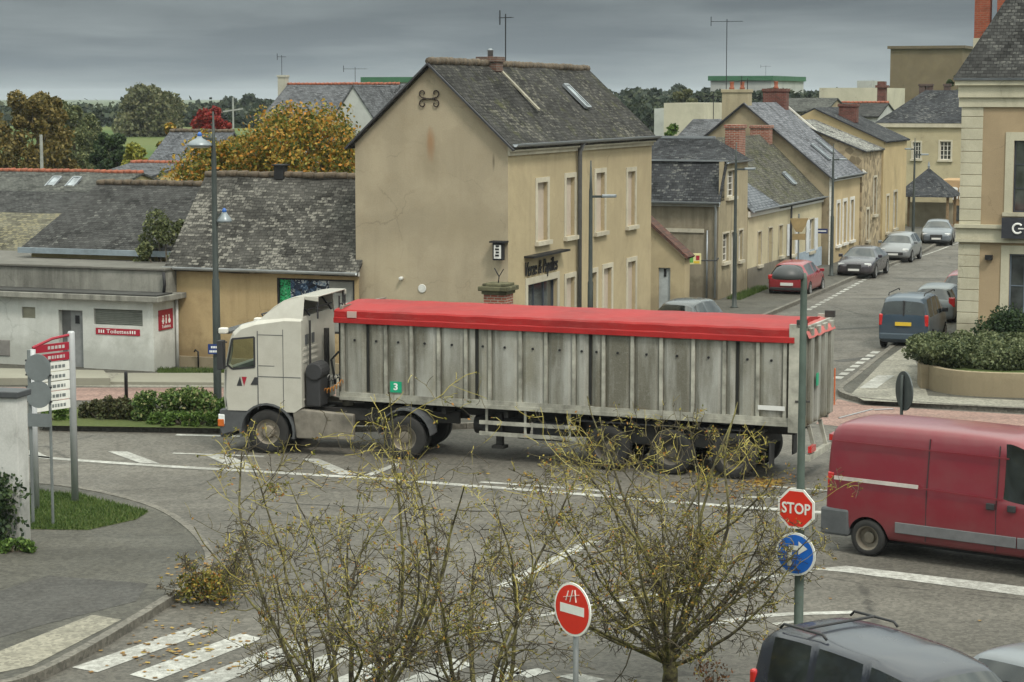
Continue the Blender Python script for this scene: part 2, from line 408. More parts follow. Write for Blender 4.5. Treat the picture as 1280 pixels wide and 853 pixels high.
def chimney(par, x, y, z0, z1, wx, wy, mat, pots=2, potm=None, cap=True, name='chimney'):
    mb = MB(); mb.box(x - wx / 2, y - wy / 2, z0, x + wx / 2, y + wy / 2, z1 - .16)
    if cap: mb.box(x - wx / 2 - .05, y - wy / 2 - .05, z1 - .16, x + wx / 2 + .05, y + wy / 2 + .05, z1)
    o = mb.build(name, mat, par, bevel=.012)
    for k in range(pots):
        xx = x + (k - (pots - 1) / 2) * wx / max(1, pots) * .8
        p = MB(); p.lathe([(.13, z1 - .01), (.14, z1 + .08), (.10, z1 + .12), (.11, z1 + .34), (.13, z1 + .38), (.09, z1 + .385)], 12, (xx, y, 0)); p.build('chimney_pot', potm or flat('terracotta', (.28, .09, .05), .8), o, smooth=True)
    return o
def gutter(par, p, q, r=.075, mat=None, name='gutter'):
    p, q = Vector(p), Vector(q); d = (q - p).normalized(); s = d.cross(Vector((0, 0, 1))).normalized(); mb = MB(); vs = []
    for P in (p, q):
        for k in range(7):
            t = math.pi * k / 6; vs.append(P + s * (r * math.cos(t)) - Vector((0, 0, r * math.sin(t))))
        for k in range(6, -1, -1):
            t = math.pi * k / 6; vs.append(P + s * (r * .82 * math.cos(t)) - Vector((0, 0, r * .82 * math.sin(t))))
    fs = [(k, (k + 1) % 14, 14 + (k + 1) % 14, 14 + k) for k in range(14)] + [tuple(range(14)), tuple(range(27, 13, -1))]
    mb.add(vs, fs); return mb.build(name, mat or flat('zinc', (.26, .28, .30), .45, .5, .2), par)
def pipe(par, pts, r=.045, mat=None, name='downpipe'):
    return MB().tube(pts, r, 8).build(name, mat or flat('zinc', (.26, .28, .30), .45, .5, .2), par, smooth=True)
def antenna(par, x, y, z0, z1, name='antenna', yaw=.3, big=1.0, mat=None):
    mb = MB(); mb.tube([(x, y, z0), (x, y, z1)], .02, 6)
    c, s = math.cos(yaw), math.sin(yaw); Lh = .8 * big
    mb.bar((x - c * Lh, y - s * Lh, z1 - .12), (x + c * Lh, y + s * Lh, z1 - .12), .025)
    for k in range(9):
        t = -Lh + 2 * Lh * k / 8; w = .28 * big * (.6 + .5 * k / 8)
        mb.bar((x + c * t + s * w, y + s * t - c * w, z1 - .12), (x + c * t - s * w, y + s * t + c * w, z1 - .12), .012)
    mb.bar((x - c * Lh, y - s * Lh, z1 - .12), (x - c * Lh, y - s * Lh, z1 + .12), .03); mb.bar((x - c * Lh, y - s * Lh, z1 - .12), (x - c * Lh, y - s * Lh, z1 - .34), .03)
    return mb.build(name, mat or M_DARK, par, uv=False)
# ================================================================== GROUND
def asphalt(name, base, patch=.35, seed=0, cracks=.5, tone=None):
    t = NT(name)
    f = t.noise(60, 4, .8, t.coord(loc=(seed, 0, 0))); m = t.noise(1.4, 6, .6, t.coord(scale=(1, .5, 1), loc=(seed, 2, 0))); b = t.noise(.16, 5, .6, t.coord(scale=(.6, 1.6, 1), loc=(seed, 5, 0)), .8)
    col = t.mix(t.ramp(b, [(.35, 0), (.68, 1)]), sc(base, 1 - patch * .55), sc(base, 1 + patch * .45))
    col = t.mix(t.ramp(m, [(.46, 0), (.75, .55)]), col, sc(tone or base, .66))
    col = t.mix(.4, col, t.ramp(f, [(.3, sc(base, .55)), (.7, sc(base, 1.4))]))
    e = t.n('ShaderNodeTexVoronoi', {'Vector': t.coord(scale=(.16, .22, 1), loc=(seed, 0, 0)), 'Scale': 1.0, 'Randomness': 1}, feature='DISTANCE_TO_EDGE')
    n2 = t.noise(2.5, 4, .7)
    w = t.math('ADD', e.outputs['Distance'], t.math('MULTIPLY', t.math('SUBTRACT', n2, .5), .05))
    col = t.mix(t.ramp(w, [(.0, cracks), (.010, 0)]), col, sc(base, .35))
    # worn tracks, drips and specks
    tr = t.noise(1.0, 4, .6, t.coord(scale=(.10, .75, 1), loc=(seed, 1, 0)), .5); col = t.mix(t.ramp(tr, [(.50, 0), (.66, .5)]), col, sc(base, .52))
    sp_ = t.noise(9, 5, .75, t.coord(loc=(seed, 4, 0))); col = t.mix(t.ramp(sp_, [(.60, 0), (.70, .6)]), col, sc(base, .45)); col = t.mix(t.ramp(sp_, [(.28, .5), (.38, 0)]), col, sc(base, 1.5))
    t.bump(f, .012, .7)
    ag = t.n('ShaderNodeTexVoronoi', {'Vector': t.tc.outputs['Object'], 'Scale': 16.0}); agb = t.n('ShaderNodeRGBToBW', {0: ag.outputs['Color']}).outputs[0]
    col = t.mix(.55, col, t.mix(1.0, col, t.ramp(agb, [(.2, .55), (.8, 1.5)]), 'MULTIPLY'))
    return t.out(col, t.ramp(m, [(.3, .62), (.7, .85)]), 0, .35)
M_ROAD = asphalt('asphalt_road', (.108, .100, .085), .75, 0, .8)
M_PAVE = asphalt('asphalt_pavement', (.070, .066, .054), .7, 11, .4)
M_WALK = asphalt('concrete_walk', (.21, .20, .165), .35, 23, .4)
M_PINK = asphalt('pink_paving', (.235, .150, .125), .25, 31, .2)
M_KERB = asphalt('kerb_stone', (.135, .125, .105), .5, 41, .0)
def earth():
    t = NT('grass_and_earth')
    b = t.noise(.05, 6, .6); f = t.noise(8, 5, .7)
    col = t.mix(t.ramp(b, [(.4, 0), (.6, 1)]), (.045, .075, .022), (.09, .10, .04)); col = t.mix(.4, col, t.ramp(f, [(.3, (.03, .05, .015)), (.7, (.12, .13, .05))]))
    t.bump(f, .05); return t.out(col, .95, 0, .1)
M_EARTH = earth()
def whitep():
    t = NT('worn_white_paint')
    n = t.noise(7, 6, .75); b = t.noise(.8, 4, .6)
    k = t.math('ADD', t.math('MULTIPLY', n, .6), t.math('MULTIPLY', b, .4))
    col = t.mix(t.ramp(k, [(.46, 0), (.60, .78)]), (.15, .145, .13), (.50, .50, .47)); col = t.mix(.25, col, t.ramp(t.noise(50, 3, .7), [(.3, (.25, .25, .23)), (.7, (.75, .75, .7))]))
    return t.out(col, .7, 0, .3)
M_WHITE = whitep()
def poly(name, pts, z, mat, parent=None):
    return MB().add([(p[0], p[1], z) for p in pts], [tuple(range(len(pts)))]).build(name, mat, parent)
g = struct(poly('ground', [(-2500, -300), (2500, -300), (2500, 4500), (-2500, 4500)], -.03, M_EARTH))
road = struct(poly('main_road', [(-70, 8), (70, 8), (70, 62), (40, 66), (58, 170), (52, 172), (-6, 100), (-10, 70), (-70, 80)], 0.0, M_ROAD))
def gp(l, z=0.0): return [G(u, v, z) for u, v in l]
def smooth_line(p, k=2):
    p = [Vector((q[0], q[1], 0)) for q in p]
    for _ in range(k):
        r = [p[0]]
        for a, b in zip(p, p[1:]): r += [a * .75 + b * .25, a * .25 + b * .75]
        r.append(p[-1]); p = r
    return p
def kerbed(name, edge, rest, mat, h=.13, kw=.16):
    """raised pavement: edge = kerb side polyline (world), rest = remaining outline"""
    e = smooth_line(edge)
    MBp = MB().slab([(p.x, p.y, -.02) for p in e] + [(p[0], p[1], -.02) for p in rest], (0, 0, h + .02))
    o = struct(MBp.build(name, mat))
    cx = sum(p.x for p in e) / len(e); 
    k = MB(); inner = []
    for i, p in enumerate(e):
        d = (e[min(i + 1, len(e) - 1)] - e[max(i - 1, 0)]).normalized(); n = Vector((-d.y, d.x, 0))
        inner.append((p + n * kw * .5, p - n * kw * .5))
    for i in range(len(e) - 1):
        L = (e[i + 1] - e[i]).length; m = max(1, round(L / .95))
        for j in range(m):
            s0, s1 = j / m, (j + .985) / m
            a0 = inner[i][0].lerp(inner[i + 1][0], s0); b0 = inner[i][1].lerp(inner[i + 1][1], s0); a1 = inner[i][0].lerp(inner[i + 1][0], s1); b1 = inner[i][1].lerp(inner[i + 1][1], s1)
            k.slab([(a0.x, a0.y, 0.001), (b0.x, b0.y, .001), (b1.x, b1.y, .001), (a1.x, a1.y, .001)], (0, 0, h + .012 + rnd.uniform(-.004, .004)))
    struct(k.build('kerb', M_KERB, o))
    return o
# far pavement along the old houses, round the corner into the street
e1 = [(-40, 54.5), G(0, 536), G(150, 538), G(285, 541), (-3.5, 53.4), (.2, 54.2), (2.3, 57.5), (3.4, 62), (5.8, 70), (9.6, 81), G(1024, 368), G(1064, 350), G(1110, 334), G(1165, 313), (28, 135)]
pv_far = kerbed('far_pavement', e1, [(20, 140), (-5, 100), (-40, 90)], M_PAVE)
e2 = [G(1320, 519), G(1280, 516), G(1215, 513), G(1151, 509), G(1079, 504), G(1053, 497), G(1049, 490), G(1062, 481), G(1085, 462), G(1112, 440), (18.4, 88), (26.5, 110), (33, 128)]
pv_r = kerbed('right_pavement', e2, [(50, 120), (45, 50)], M_PAVE)
e3 = [G(-200, 880), G(0, 868), G(60, 845), G(120, 812), G(180, 775), G(228, 744), G(256, 722), G(264, 705), G(256, 688), G(238, 668), G(205, 645), G(160, 630), G(100, 617), G(40, 610), G(-150, 600)]
pv_l = kerbed('near_left_pavement', e3, [(-30, 44), (-30, 30)], M_PAVE)
struct(poly('footpath', gp([(-60, 462), (225, 468), (600, 470), (600, 480), (290, 484), (150, 484), (-60, 480)], .13), .134, M_WALK))
struct(poly('paving_strip', gp([(-60, 484), (80, 485), (290, 485), (420, 487), (420, 505), (120, 501), (-60, 500)], .13), .136, M_PINK))
struct(poly('crossing_strip', gp([(1047, 499), (1080, 507), (1160, 512), (1320, 521), (1320, 556), (1180, 548), (1020, 530)]), .004, M_PINK))
struct(poly('footpath', gp([(1064, 493), (1104, 452), (1135, 430), (1152, 470), (1160, 495), (1300, 502), (1300, 512), (1080, 501)], .13), .134, M_WALK))
# markings
def line(mb, pts, w, z=.008):
    p = smooth_line(pts, 1) if len(pts) > 2 else [Vector((q[0], q[1], 0)) for q in pts]
    L = []; Rr = []
    for i, q in enumerate(p):
        d = (p[min(i + 1, len(p) - 1)] - p[max(i - 1, 0)]).normalized(); n = Vector((-d.y, d.x, 0)) * w / 2; L.append(q + n); Rr.append(q - n)
    for i in range(len(p) - 1): mb.add([(a.x, a.y, z) for a in (L[i], L[i + 1], Rr[i + 1], Rr[i])], [(0, 1, 2, 3)])
def mpoly(mb, px, z=.008): 
    q = gp(px); mb.add([(a.x, a.y, z) for a in q], [tuple(range(len(q)))])
mk = MB()
line(mk, gp([(-60, 561), (39, 571), (97, 576), (234, 585), (300, 588.5), (366, 592.5), (492, 600), (579, 607), (700, 616), (795, 624), (865, 630), (983, 638), (1120, 648)]), .26)
mpoly(mk, [(36, 563), (44, 564), (66, 574), (36, 571)])
line(mk, gp([(600, 603), (703, 610), (760, 615)]), .18)
line(mk, gp([(220, 544), (300, 546)]), .22)
line(mk, gp([(216, 567), (330, 571)]), .14, .009)
for q in ([(135, 565), (159, 565), (201, 580.5), (175, 579.5)], [(255, 569), (285, 570), (328, 587), (292, 586)], [(378, 574), (398, 574), (446, 594), (424, 594)]): mpoly(mk, q, .010)
line(mk, gp([(460, 595), (499, 580)]), .2, .010)
line(mk, gp([(935, 606), (1024, 613), (1100, 618)]), .16); line(mk, gp([(926, 622), (980, 622), (1010, 626)]), .2)
line(mk, gp([(629, 734), (664, 714), (710, 692), (742, 677)]), .26)
line(mk, gp([(600, 786), (629, 778), (699, 766), (760, 754), (817, 744), (865, 736), (922, 727), (970, 720), (1014, 714)]), .16)
mpoly(mk, [(1014, 712), (1058, 708), (1330, 740), (1330, 752), (1058, 716)])
line(mk, gp([(890, 782), (905, 778), (958, 769), (1067, 766)]), .20); line(mk, gp([(967, 781), (1000, 777)]), .14)
mpoly(mk, [(640, 842), (672, 836), (690, 840), (660, 848)]); mpoly(mk, [(698, 846), (722, 842), (757, 850), (735, 856)])
def dash(mb, a, b, n, w, fill=.6, z=.008):
    a, b = Vector(a), Vector(b)
    for i in range(n):
        p = a.lerp(b, i / n); q = a.lerp(b, (i + fill) / n); line(mb, [p, q], w, z)
dash(mk, G(1010, 388), G(1110, 334), 22, .22); line(mk, gp([(1110, 334), (1160, 318), (1200, 303)]), .12)
dash(mk, G(1046, 474), G(1098, 438), 8, .26)
mk.build('lane_marking', M_WHITE, road, uv=False)
mk = MB(); mpoly(mk, [(1074, 491), (1097, 475), (1118, 475), (1096, 491)], .139); mk.build('footpath_marking', M_WHITE, pv_r, uv=False)
zb = MB()
for k in range(7):
    o = Vector((66 * k, 9 * k)); 
    if k == 0: q = [(90, 835), (122, 841), (262, 790), (238, 785)]
    else: q = [(96 + 66 * k, 834 + 10 * k), (128 + 66 * k, 842 + 10 * k), (262 + 66 * k, 791 + 8 * k), (236 + 66 * k, 784 + 8 * k)]
    mpoly(zb, q, .008)
zb.build('crossing_marking', M_WHITE, road, uv=False)
mpn = MB(); mpoly(mpn, [(-20, 836), (0, 815), (115, 768), (152, 775), (35, 834), (-20, 848)]); 
tw = asphalt('tactile_slab', (.23, .215, .17), .3, 51, 0); 
struct(poly('tactile_slab', gp([(-20, 822), (115, 769), (152, 775), (40, 833), (-20, 845)], .13), .136, tw))
struct(poly('repair_patch', gp([(-10, 742), (60, 720), (185, 730), (170, 752), (60, 780), (-10, 800)], .13), .1345, asphalt('dark_repair', (.055, .052, .047), .3, 61, 0)))
# dark repair bands and a manhole on the roads
rp = MB()
line(rp, gp([(1046, 452), (1100, 446)]), .5, .005); line(rp, gp([(1045, 412), (1120, 408)]), .35, .005); line(rp, gp([(1075, 374), (1190, 372)]), .3, .005); line(rp, gp([(1110, 352), (1196, 350)]), .25, .005)
line(rp, gp([(1010, 660), (960, 690), (900, 700)]), .08, .005); line(rp, gp([(280, 622), (420, 634), (640, 640)]), .06, .005)
rp.build('repair_seam', asphalt('seam_tar', (.06, .057, .052), .2, 71, 0), road)
# near bed in which the shrubs stand and near pavement
struct(poly('planting_bed', gp([(180, 872), (720, 862), (940, 858), (960, 1100), (100, 1100)]), .03, M_EARTH))
# far slope of fields
fl = MB(); 
for (x0, x1, y0, y1, z0, z1) in ((-300, 400, 190, 345, 0, 3.7),):
    n = 24
    vs = []; 
    for j in range(7):
        for i in range(n + 1):
            x = x0 + (x1 - x0) * i / n; t = j / 6; vs.append((x, y0 + (y1 - y0) * t, z0 + (z1 - z0) * math.sin(t * math.pi / 2) + mnoise.noise(Vector((x * .01, t, 0))) * 1.0 * t))
    fl.add(vs, [(j * (n + 1) + i, j * (n + 1) + i + 1, (j + 1) * (n + 1) + i + 1, (j + 1) * (n + 1) + i) for j in range(6) for i in range(n)])
def fieldm():
    t = NT('meadow'); b = t.noise(.03, 4, .5); col = t.ramp(b, [(.4, (.06, .095, .03)), (.6, (.10, .12, .045))]); return t.out(col, .95, 0, .1)
struct(fl.build('meadow_hill', fieldm(), uv=False))

# ================================================================== HOUSES
M_ZINC = flat('zinc', (.26, .28, .30), .45, .5, .2)
M_TERR = flat('terracotta', (.28, .09, .05), .8)
M_BRICK = brickm('red_brick')
M_MOSSTILE = flat('ridge_tile', (.11, .085, .06), .9, 0, .5, 9)
def gable_house(o, x0, x1, y0, y1, ze, zr, axis, wall, roofm, over=.15, ridge=True, walls=True, th=.1, amp=.05, gut=True, seed=0):
    """plain gabled body: walls (with gable triangles) and two slopes; axis = ridge direction"""
    if walls:
        w = MB()
        if axis == 'y':
            xm = (x0 + x1) / 2
            for yy in (y0, y1): w.add([(x0, yy, 0), (x1, yy, 0), (x1, yy, ze), (xm, yy, zr), (x0, yy, ze)], [(0, 1, 2, 3, 4)])
            for xx in (x0, x1): w.quad((xx, y0, 0), (xx, y1, 0), (xx, y1, ze), (xx, y0, ze))
        else:
            ym = (y0 + y1) / 2
            for xx in (x0, x1): w.add([(xx, y0, 0), (xx, y1, 0), (xx, y1, ze), (xx, ym, zr), (xx, y0, ze)], [(0, 1, 2, 3, 4)])
            for yy in (y0, y1): w.quad((x0, yy, 0), (x1, yy, 0), (x1, yy, ze), (x0, yy, ze))
        w.build('wall', wall, o)
    r = MB()
    if axis == 'y':
        xm = (x0 + x1) / 2; s = (zr - ze) / (xm - x0); e = over; a, b = y0 - over * .5, y1 + over * .5
        sag((x1 + e, a, ze - e * s + .08), (x1 + e, b, ze - e * s + .08), (xm, b, zr + .08), (xm, a, zr + .08), mb=r, seed=seed, amp=amp, th=th)
        sag((x0 - e, b, ze - e * s + .08), (x0 - e, a, ze - e * s + .08), (xm, a, zr + .08), (xm, b, zr + .08), mb=r, seed=seed + 3, amp=amp, th=th)
        rp, rq = (xm, a, zr + .10), (xm, b, zr + .10)
    else:
        ym = (y0 + y1) / 2; s = (zr - ze) / (ym - y0); e = over; a, b = x0 - over * .5, x1 + over * .5
        sag((a, y0 - e, ze - e * s + .08), (b, y0 - e, ze - e * s + .08), (b, ym, zr + .08), (a, ym, zr + .08), mb=r, seed=seed, amp=amp, th=th)
        sag((b, y1 + e, ze - e * s + .08), (a, y1 + e, ze - e * s + .08), (a, ym, zr + .08), (b, ym, zr + .08), mb=r, seed=seed + 3, amp=amp, th=th)
        rp, rq = (a, ym, zr + .10), (b, ym, zr + .10)
    ro = r.build('roof', roofm, o)
    if ridge:
        t = MB(); ridge_tiles(t, rp, rq); t.build('ridge', ridge if not isinstance(ridge, bool) else M_MOSSTILE, ro, smooth=True)
    return ro
def skylight(par, pts, mat=None):
    """thin framed pane lying on a roof slope: four corners"""
    a, b, c, d = [Vector(p) for p in pts]; n = (b - a).cross(d - a).normalized(); n = -n if n.z < 0 else n
    m = MB(); 
    for p, q in ((a, b), (b, c), (c, d), (d, a)): m.bar(p + n * .05, q + n * .05, .07, .09, up=n)
    o = m.build('skylight', mat or M_ZINC, par, uv=False)
    MB().quad(a + n * .06, b + n * .06, c + n * .06, d + n * .06).build('pane', glassm('skylight_glass', (.25, .28, .30)), o, uv=False)
    return o

# ---- the big corner house
M_OCHRE_G = plaster('gable_render', (.37, .315, .225), (.25, .20, .13), .5, .35, 3, spots=((-2.45, 7.1, .16, .55, (.30, .15, .07), .8), (-2.5, 6.7, .55, .9, (.22, .18, .12), .45), (-.45, 6.6, .05, .3, (.12, .1, .07), .8), (-3.8, 3.2, 1.2, 1.4, (.42, .36, .25), .4), (-1.2, 4.6, 1.5, .8, (.27, .225, .15), .4)))
M_OCHRE_F = plaster('street_render', (.43, .355, .225), (.27, .22, .145), .45, .45, 8)
c0 = ux(635, 62); BH = thing('corner_house', 'tall ochre rendered corner house with dark slate roof and iron tie on its gable', 'house', c0, TA)
W, LEN, ZE, ZR = 4.9, 14.4, 7.08, 9.36
plx = Pl('x', 0, 1); ply = Pl('y', 0, -1)
w = MB(); w.add([(-W, 0, 0), (0, 0, 0), (0, 0, ZE), (-W / 2, 0, ZR), (-W, 0, ZE)], [(0, 1, 2, 3, 4)])
w.add([(-W, LEN, 0), (0, LEN, 0), (0, LEN, ZE), (-W / 2, LEN, ZR), (-W, LEN, ZE)], [(0, 1, 2, 3, 4)]); w.quad((-W, 0, 0), (-W, LEN, 0), (-W, LEN, ZE), (-W, 0, ZE))
w.build('gable_wall', M_OCHRE_G, BH)
def pxwin(o, axis, c, u0, u1, vt, vb):
    um = (u0 + u1) / 2; a0 = hit(o, axis, c, u0, vt)[0]; a1 = hit(o, axis, c, u1, vt)[0]; zt = hit(o, axis, c, um, vt)[1]; zb_ = hit(o, axis, c, um, vb)[1]
    return (min(a0, a1), max(a0, a1), zb_, zt)
ups = [pxwin(BH, 'x', 0, *q) for q in ((671, 684, 228, 301), (707, 718, 222, 295), (744.5, 755.5, 216, 289.5), (784, 793.5, 214.5, 282))]
gz = (1.0, 2.95)
lows = [pxwin(BH, 'x', 0, *q) for q in ((659, 696, 352, 400), (707, 718, 347, 420), (737, 745, 341, 420), (754, 764, 335, 420), (784, 794, 327, 420))]
lows = [(a, b, .15 if i in (2,) else .95 if i else .6, zt) for i, (a, b, _, zt) in enumerate(lows)]
w = MB(); wall_holes(w, plx, 0, LEN, 0, ZE, ups + lows, .2); w.build('street_wall', M_OCHRE_F, BH)
M_SHUT = flat('beige_shutter', (.46, .39, .32), .7, 0, .12)
for q in ups: window(BH, plx, *q, kind='shutter', shut=M_SHUT, trim=.15, depth=.11)
window(BH, plx, *lows[0], name='shop_window', trim=.2, depth=.15, nm=3, nb=2, frame=flat('slate_blue_frame', (.05, .06, .08), .5), sill=False)
for q in (lows[1], lows[3], lows[4]): window(BH, plx, *q, kind='shutter', shut=M_SHUT, trim=.15, depth=.11)
window(BH, plx, *lows[2], name='door', kind='shutter', shut=flat('grey_door', (.25, .24, .22), .6), trim=.15, depth=.17, sill=False)
# roof
s = (ZR - ZE) / (W / 2); r = MB(); M_SL1 = slate('old_slate_mossy', (.040, .039, .037), .42, (.20, .19, .15), moss=.25, seed=2)
sag((.22, -.12, ZE - .22 * s + .12), (.22, LEN + .12, ZE - .22 * s + .12), (-W / 2, LEN + .12, ZR + .12), (-W / 2, -.12, ZR + .12), n=16, amp=.16, mb=r, seed=1)
sag((-W - .22, LEN + .12, ZE - .22 * s + .12), (-W - .22, -.12, ZE - .22 * s + .12), (-W / 2, -.12, ZR + .12), (-W / 2, LEN + .12, ZR + .12), n=16, amp=.1, mb=r, seed=4)
ro = r.build('roof', M_SL1, BH)
t = MB(); ridge_tiles(t, (-W / 2, -.12, ZR + .16), (-W / 2, LEN + .12, ZR + .10), .12, .36); t.build('ridge', M_MOSSTILE, ro, smooth=True)
t = MB(); 
for (xa, za, xb, zb2) in ((.24, ZE - .24 * s, -W / 2, ZR), (-W - .24, ZE - .24 * s, -W / 2, ZR)): t.bar((xa, -.15, za + .07), (xb, -.15, zb2 + .07), .05, .17, up=(0, -1, .01))
t.build('verge_board', flat('dark_verge', (.035, .035, .04), .6), ro)
MB().box(.002, -.03, ZE - .20, .16, LEN, ZE - .02).box(.002, -.03, ZE - .32, .07, LEN, ZE - .20).build('cornice', M_TRIM, BH)
gutter(BH, (.27, -.1, ZE + .02), (.27, LEN + .1, ZE + .02), .09)
ya = hit(BH, 'x', .1, 724, 250)[0]
pipe(BH, [(.25, ya, ZE - .04), (.12, ya, ZE - .35), (.12, ya, .1)], .075, flat('grey_pipe', (.10, .10, .10), .6))
# roof bits: small stack, pale repair stripe, skylight
chimney(BH, -W / 2, hit(BH, 'x', -W / 2, 613, 80)[0], ZR - .1, ZR + .36, .62, .62, brickm('dirty_brick', (.16, .08, .06), (.10, .06, .05), (.15, .13, .11)), pots=0)
MB().lathe([(.09, ZR + .34), (.09, ZR + .55), (.12, ZR + .56), (.04, ZR + .62)], 10, (-W / 2, hit(BH, 'x', -W / 2, 613, 80)[0], 0)).build('flue', M_ZINC, BH, smooth=True)
def onslope(y, t, off=.0): # t 0 eave ..1 ridge on the street slope
    x = .22 + (-W / 2 - .22) * t; z = ZE - .22 * s + .12 + (ZR - ZE + .22 * s) * t; return Vector((x + .5 * off, y, z + .7 * off))
skylight(ro, [onslope(9.6, .42, .06), onslope(10.05, .42, .06), onslope(10.05, .72, .06), onslope(9.6, .72, .06)])
MB().slab([onslope(5.05, .42, .0), onslope(5.22, .42, .0), onslope(5.32, .92, .0), onslope(5.15, .92, .0)], (.02, 0, .05)).build('roof_repair', flat('pale_mortar', (.30, .28, .22), .9, 0, .4, 9), ro)
antenna(BH, -W / 2, hit(BH, 'x', -W / 2, 632, 80)[0], ZR, ZR + 1.75, yaw=-.5, big=.35)
# iron wall tie: bar with four curls
tie = MB()
cx_, cz_ = hit(BH, 'y', 0, 537, 123.5)
for sx in (-1, 1):
    for sz in (-1, 1):
        pts = [(cx_ + sx * .10, -.04, cz_ + sz * .01)]
        for k in range(19):
            a = -.5 * math.pi + k / 18 * 1.75 * math.pi; rr = .125 - .0045 * k
            pts.append((cx_ + sx * (.205 + rr * math.cos(a)), -.04, cz_ + sz * (.155 + rr * math.sin(a))))
        tie.tube(pts, .019, 6)
tie.bar((cx_ - .2, -.04, cz_), (cx_ + .2, -.04, cz_), .05, .03)
tie.build('wall_tie', flat('rusty_iron', (.035, .025, .02), .8), BH)
st = NT('rust_stain'); stn = st.noise(6, 5, .7); 
# shop lettering under a small canopy
ybm, zbm = hit(BH, 'x', .1, 676, 322)
m = MB(); pl_ = Pl('x', 0, 1); pl_.box(m, hit(BH, 'x', 0, 655, 322)[0], hit(BH, 'x', 0, 701, 315)[0], zbm + .06, zbm + .12, 0, .32); m.build('sign_canopy', M_DARK, BH)
m = MB(); vs, fs = text_geo('Verse & Papilles', .62, .015, .28, 0, .74)
y0_, z0_ = hit(BH, 'x', .06, 677, 334)
m.add([(.05 + zz, y0_ + x * 1.0, z0_ + y) for x, y, zz in vs], fs); m.build('shop_lettering', M_DARK, BH, uv=False)
# lean-to lit sign box on the gable near the corner
xs, zs = hit(BH, 'y', -.1, 625, 314)
m = MB(); m.box(xs - .16, -.30, zs - .26, xs + .16, -.12, zs + .24); sb = m.build('notice_box', M_DARK, BH, bevel=.01)
MB().box(xs - .11, -.315, zs - .21, xs + .11, -.302, zs + .19).build('notice_sheet', flat('paper', (.6, .6, .57), .8), sb)
m = MB(); 
for k in range(4): m.box(xs - .07 + .02 * (k % 2), -.325, zs - .14 + .09 * k, xs + .05, -.317, zs - .09 + .09 * k)
m.build('notice_print', M_DARK, sb); MB().box(xs - .24, -.36, zs + .25, xs + .24, -.02, zs + .30).build('box_roof', M_DARK, sb)
xs, zs = hit(BH, 'y', -.05, 502, 348); MB().lathe([(.03, -.16), (.055, -.15), (.055, -.02), (.03, .0)], 12, (xs, 0, zs), 'y').build('wall_camera', flat('white_plastic', (.6, .6, .57), .4), BH, smooth=True)
xs, zs = hit(BH, 'y', -.05, 527, 361); MB().lathe([(.12, -.03), (.13, -.015), (.13, .0)], 16, (xs, 0, zs), 'y').build('wall_plaque', flat('white_plastic', (.6, .6, .57), .4), BH)
# brick pillar with a stone cap and planted bowl at the corner
pc = D(623, 365, 60.4); PL = thing('gate_pillar', 'red brick pillar with a dark mossy stone cap at the corner of the ochre house', 'pillar', (pc.x, pc.y, 0.1), TA)
zt = D(623, 352, 60.4).z
MB().box(-.33, -.33, 0, .33, .33, zt - .45).build('shaft', M_BRICK, PL, bevel=.01)
M_CAP = stonem('mossy_cap', (.12, .115, .07), 5)
MB().slab([(-.38, -.38, zt - .45), (.38, -.38, zt - .45), (.38, .38, zt - .45), (-.38, .38, zt - .45)], (0, 0, .1)).box(-.46, -.46, zt - .35, .46, .46, zt - .22).box(-.36, -.36, zt - .22, .36, .36, zt - .14).build('cap', M_CAP, PL, bevel=.02)
fo = thing('iron_finial', 'small forked dark stem rising above the brick pillar', 'finial', (pc.x, pc.y, .1 + zt - .14), TA)
MB().tube([(0, 0, 0), (.02, 0, .18), (-.12, 0, .42)], .018, 5).tube([(.02, 0, .18), (.16, 0, .40)], .014, 5).build('stem', M_DARK, fo)

# ---- the low house left of it
P2 = G(230, 463); LH = thing('low_house', 'long low house with lichen spotted slate roof and orange-tan wall beside the tall ochre house', 'house', (P2.x, P2.y, 0), TA)
wl = hit(LH, 'y', 0, 451, 400)[0]; M_TAN = plaster('tan_render', (.40, .30, .165), (.22, .155, .085), .85, .7, 14)
ze2, zr2, dp = 3.28, 5.88, 5.2
gw = pxwin(LH, 'y', 0, 346, 449, 349, 384); 
w = MB(); ply0 = Pl('y', 0, -1); wall_holes(w, ply0, -.4, wl - .05, 0, ze2, [(gw[0], min(gw[1], wl - .2), gw[2] - .8, gw[3])], .15)
for xx in (-.4,): w.add([(xx, 0, 0), (xx, dp, 0), (xx, dp, ze2), (xx, dp / 2, zr2), (xx, 0, ze2)], [(0, 1, 2, 3, 4)])
w.quad((-.4, dp, 0), (wl, dp, 0), (wl, dp, ze2), (-.4, dp, ze2)); w.build('wall', M_TAN, LH)
M_SL2 = slate('lichen_slate', (.060, .058, .053), .66, (.24, .23, .20), row=.12, seed=7)
r = MB(); sl2 = (zr2 - ze2) / (dp / 2)
sag((-.55, -.2, ze2 - .2 * sl2 + .1), (wl - .03, -.2, ze2 - .2 * sl2 + .1), (wl - .03, dp / 2, zr2 + .1), (-.55, dp / 2, zr2 + .1), n=16, amp=.1, mb=r, seed=11)
sag((wl - .03, dp + .2, ze2 - .2 * sl2 + .1), (-.55, dp + .2, ze2 - .2 * sl2 + .1), (-.55, dp / 2, zr2 + .1), (wl - .03, dp / 2, zr2 + .1), n=12, mb=r, seed=12)
ro = r.build('roof', M_SL2, LH); t = MB(); ridge_tiles(t, (-.55, dp / 2, zr2 + .13), (wl - .05, dp / 2, zr2 + .13), .11, .38); t.build('ridge', M_MOSSTILE, ro, smooth=True)
MB().box(-.55, -.10, ze2 - .16, wl - .02, .0 - .002, ze2 - .04).build('fascia', flat('pale_fascia', (.42, .42, .40), .6), LH)
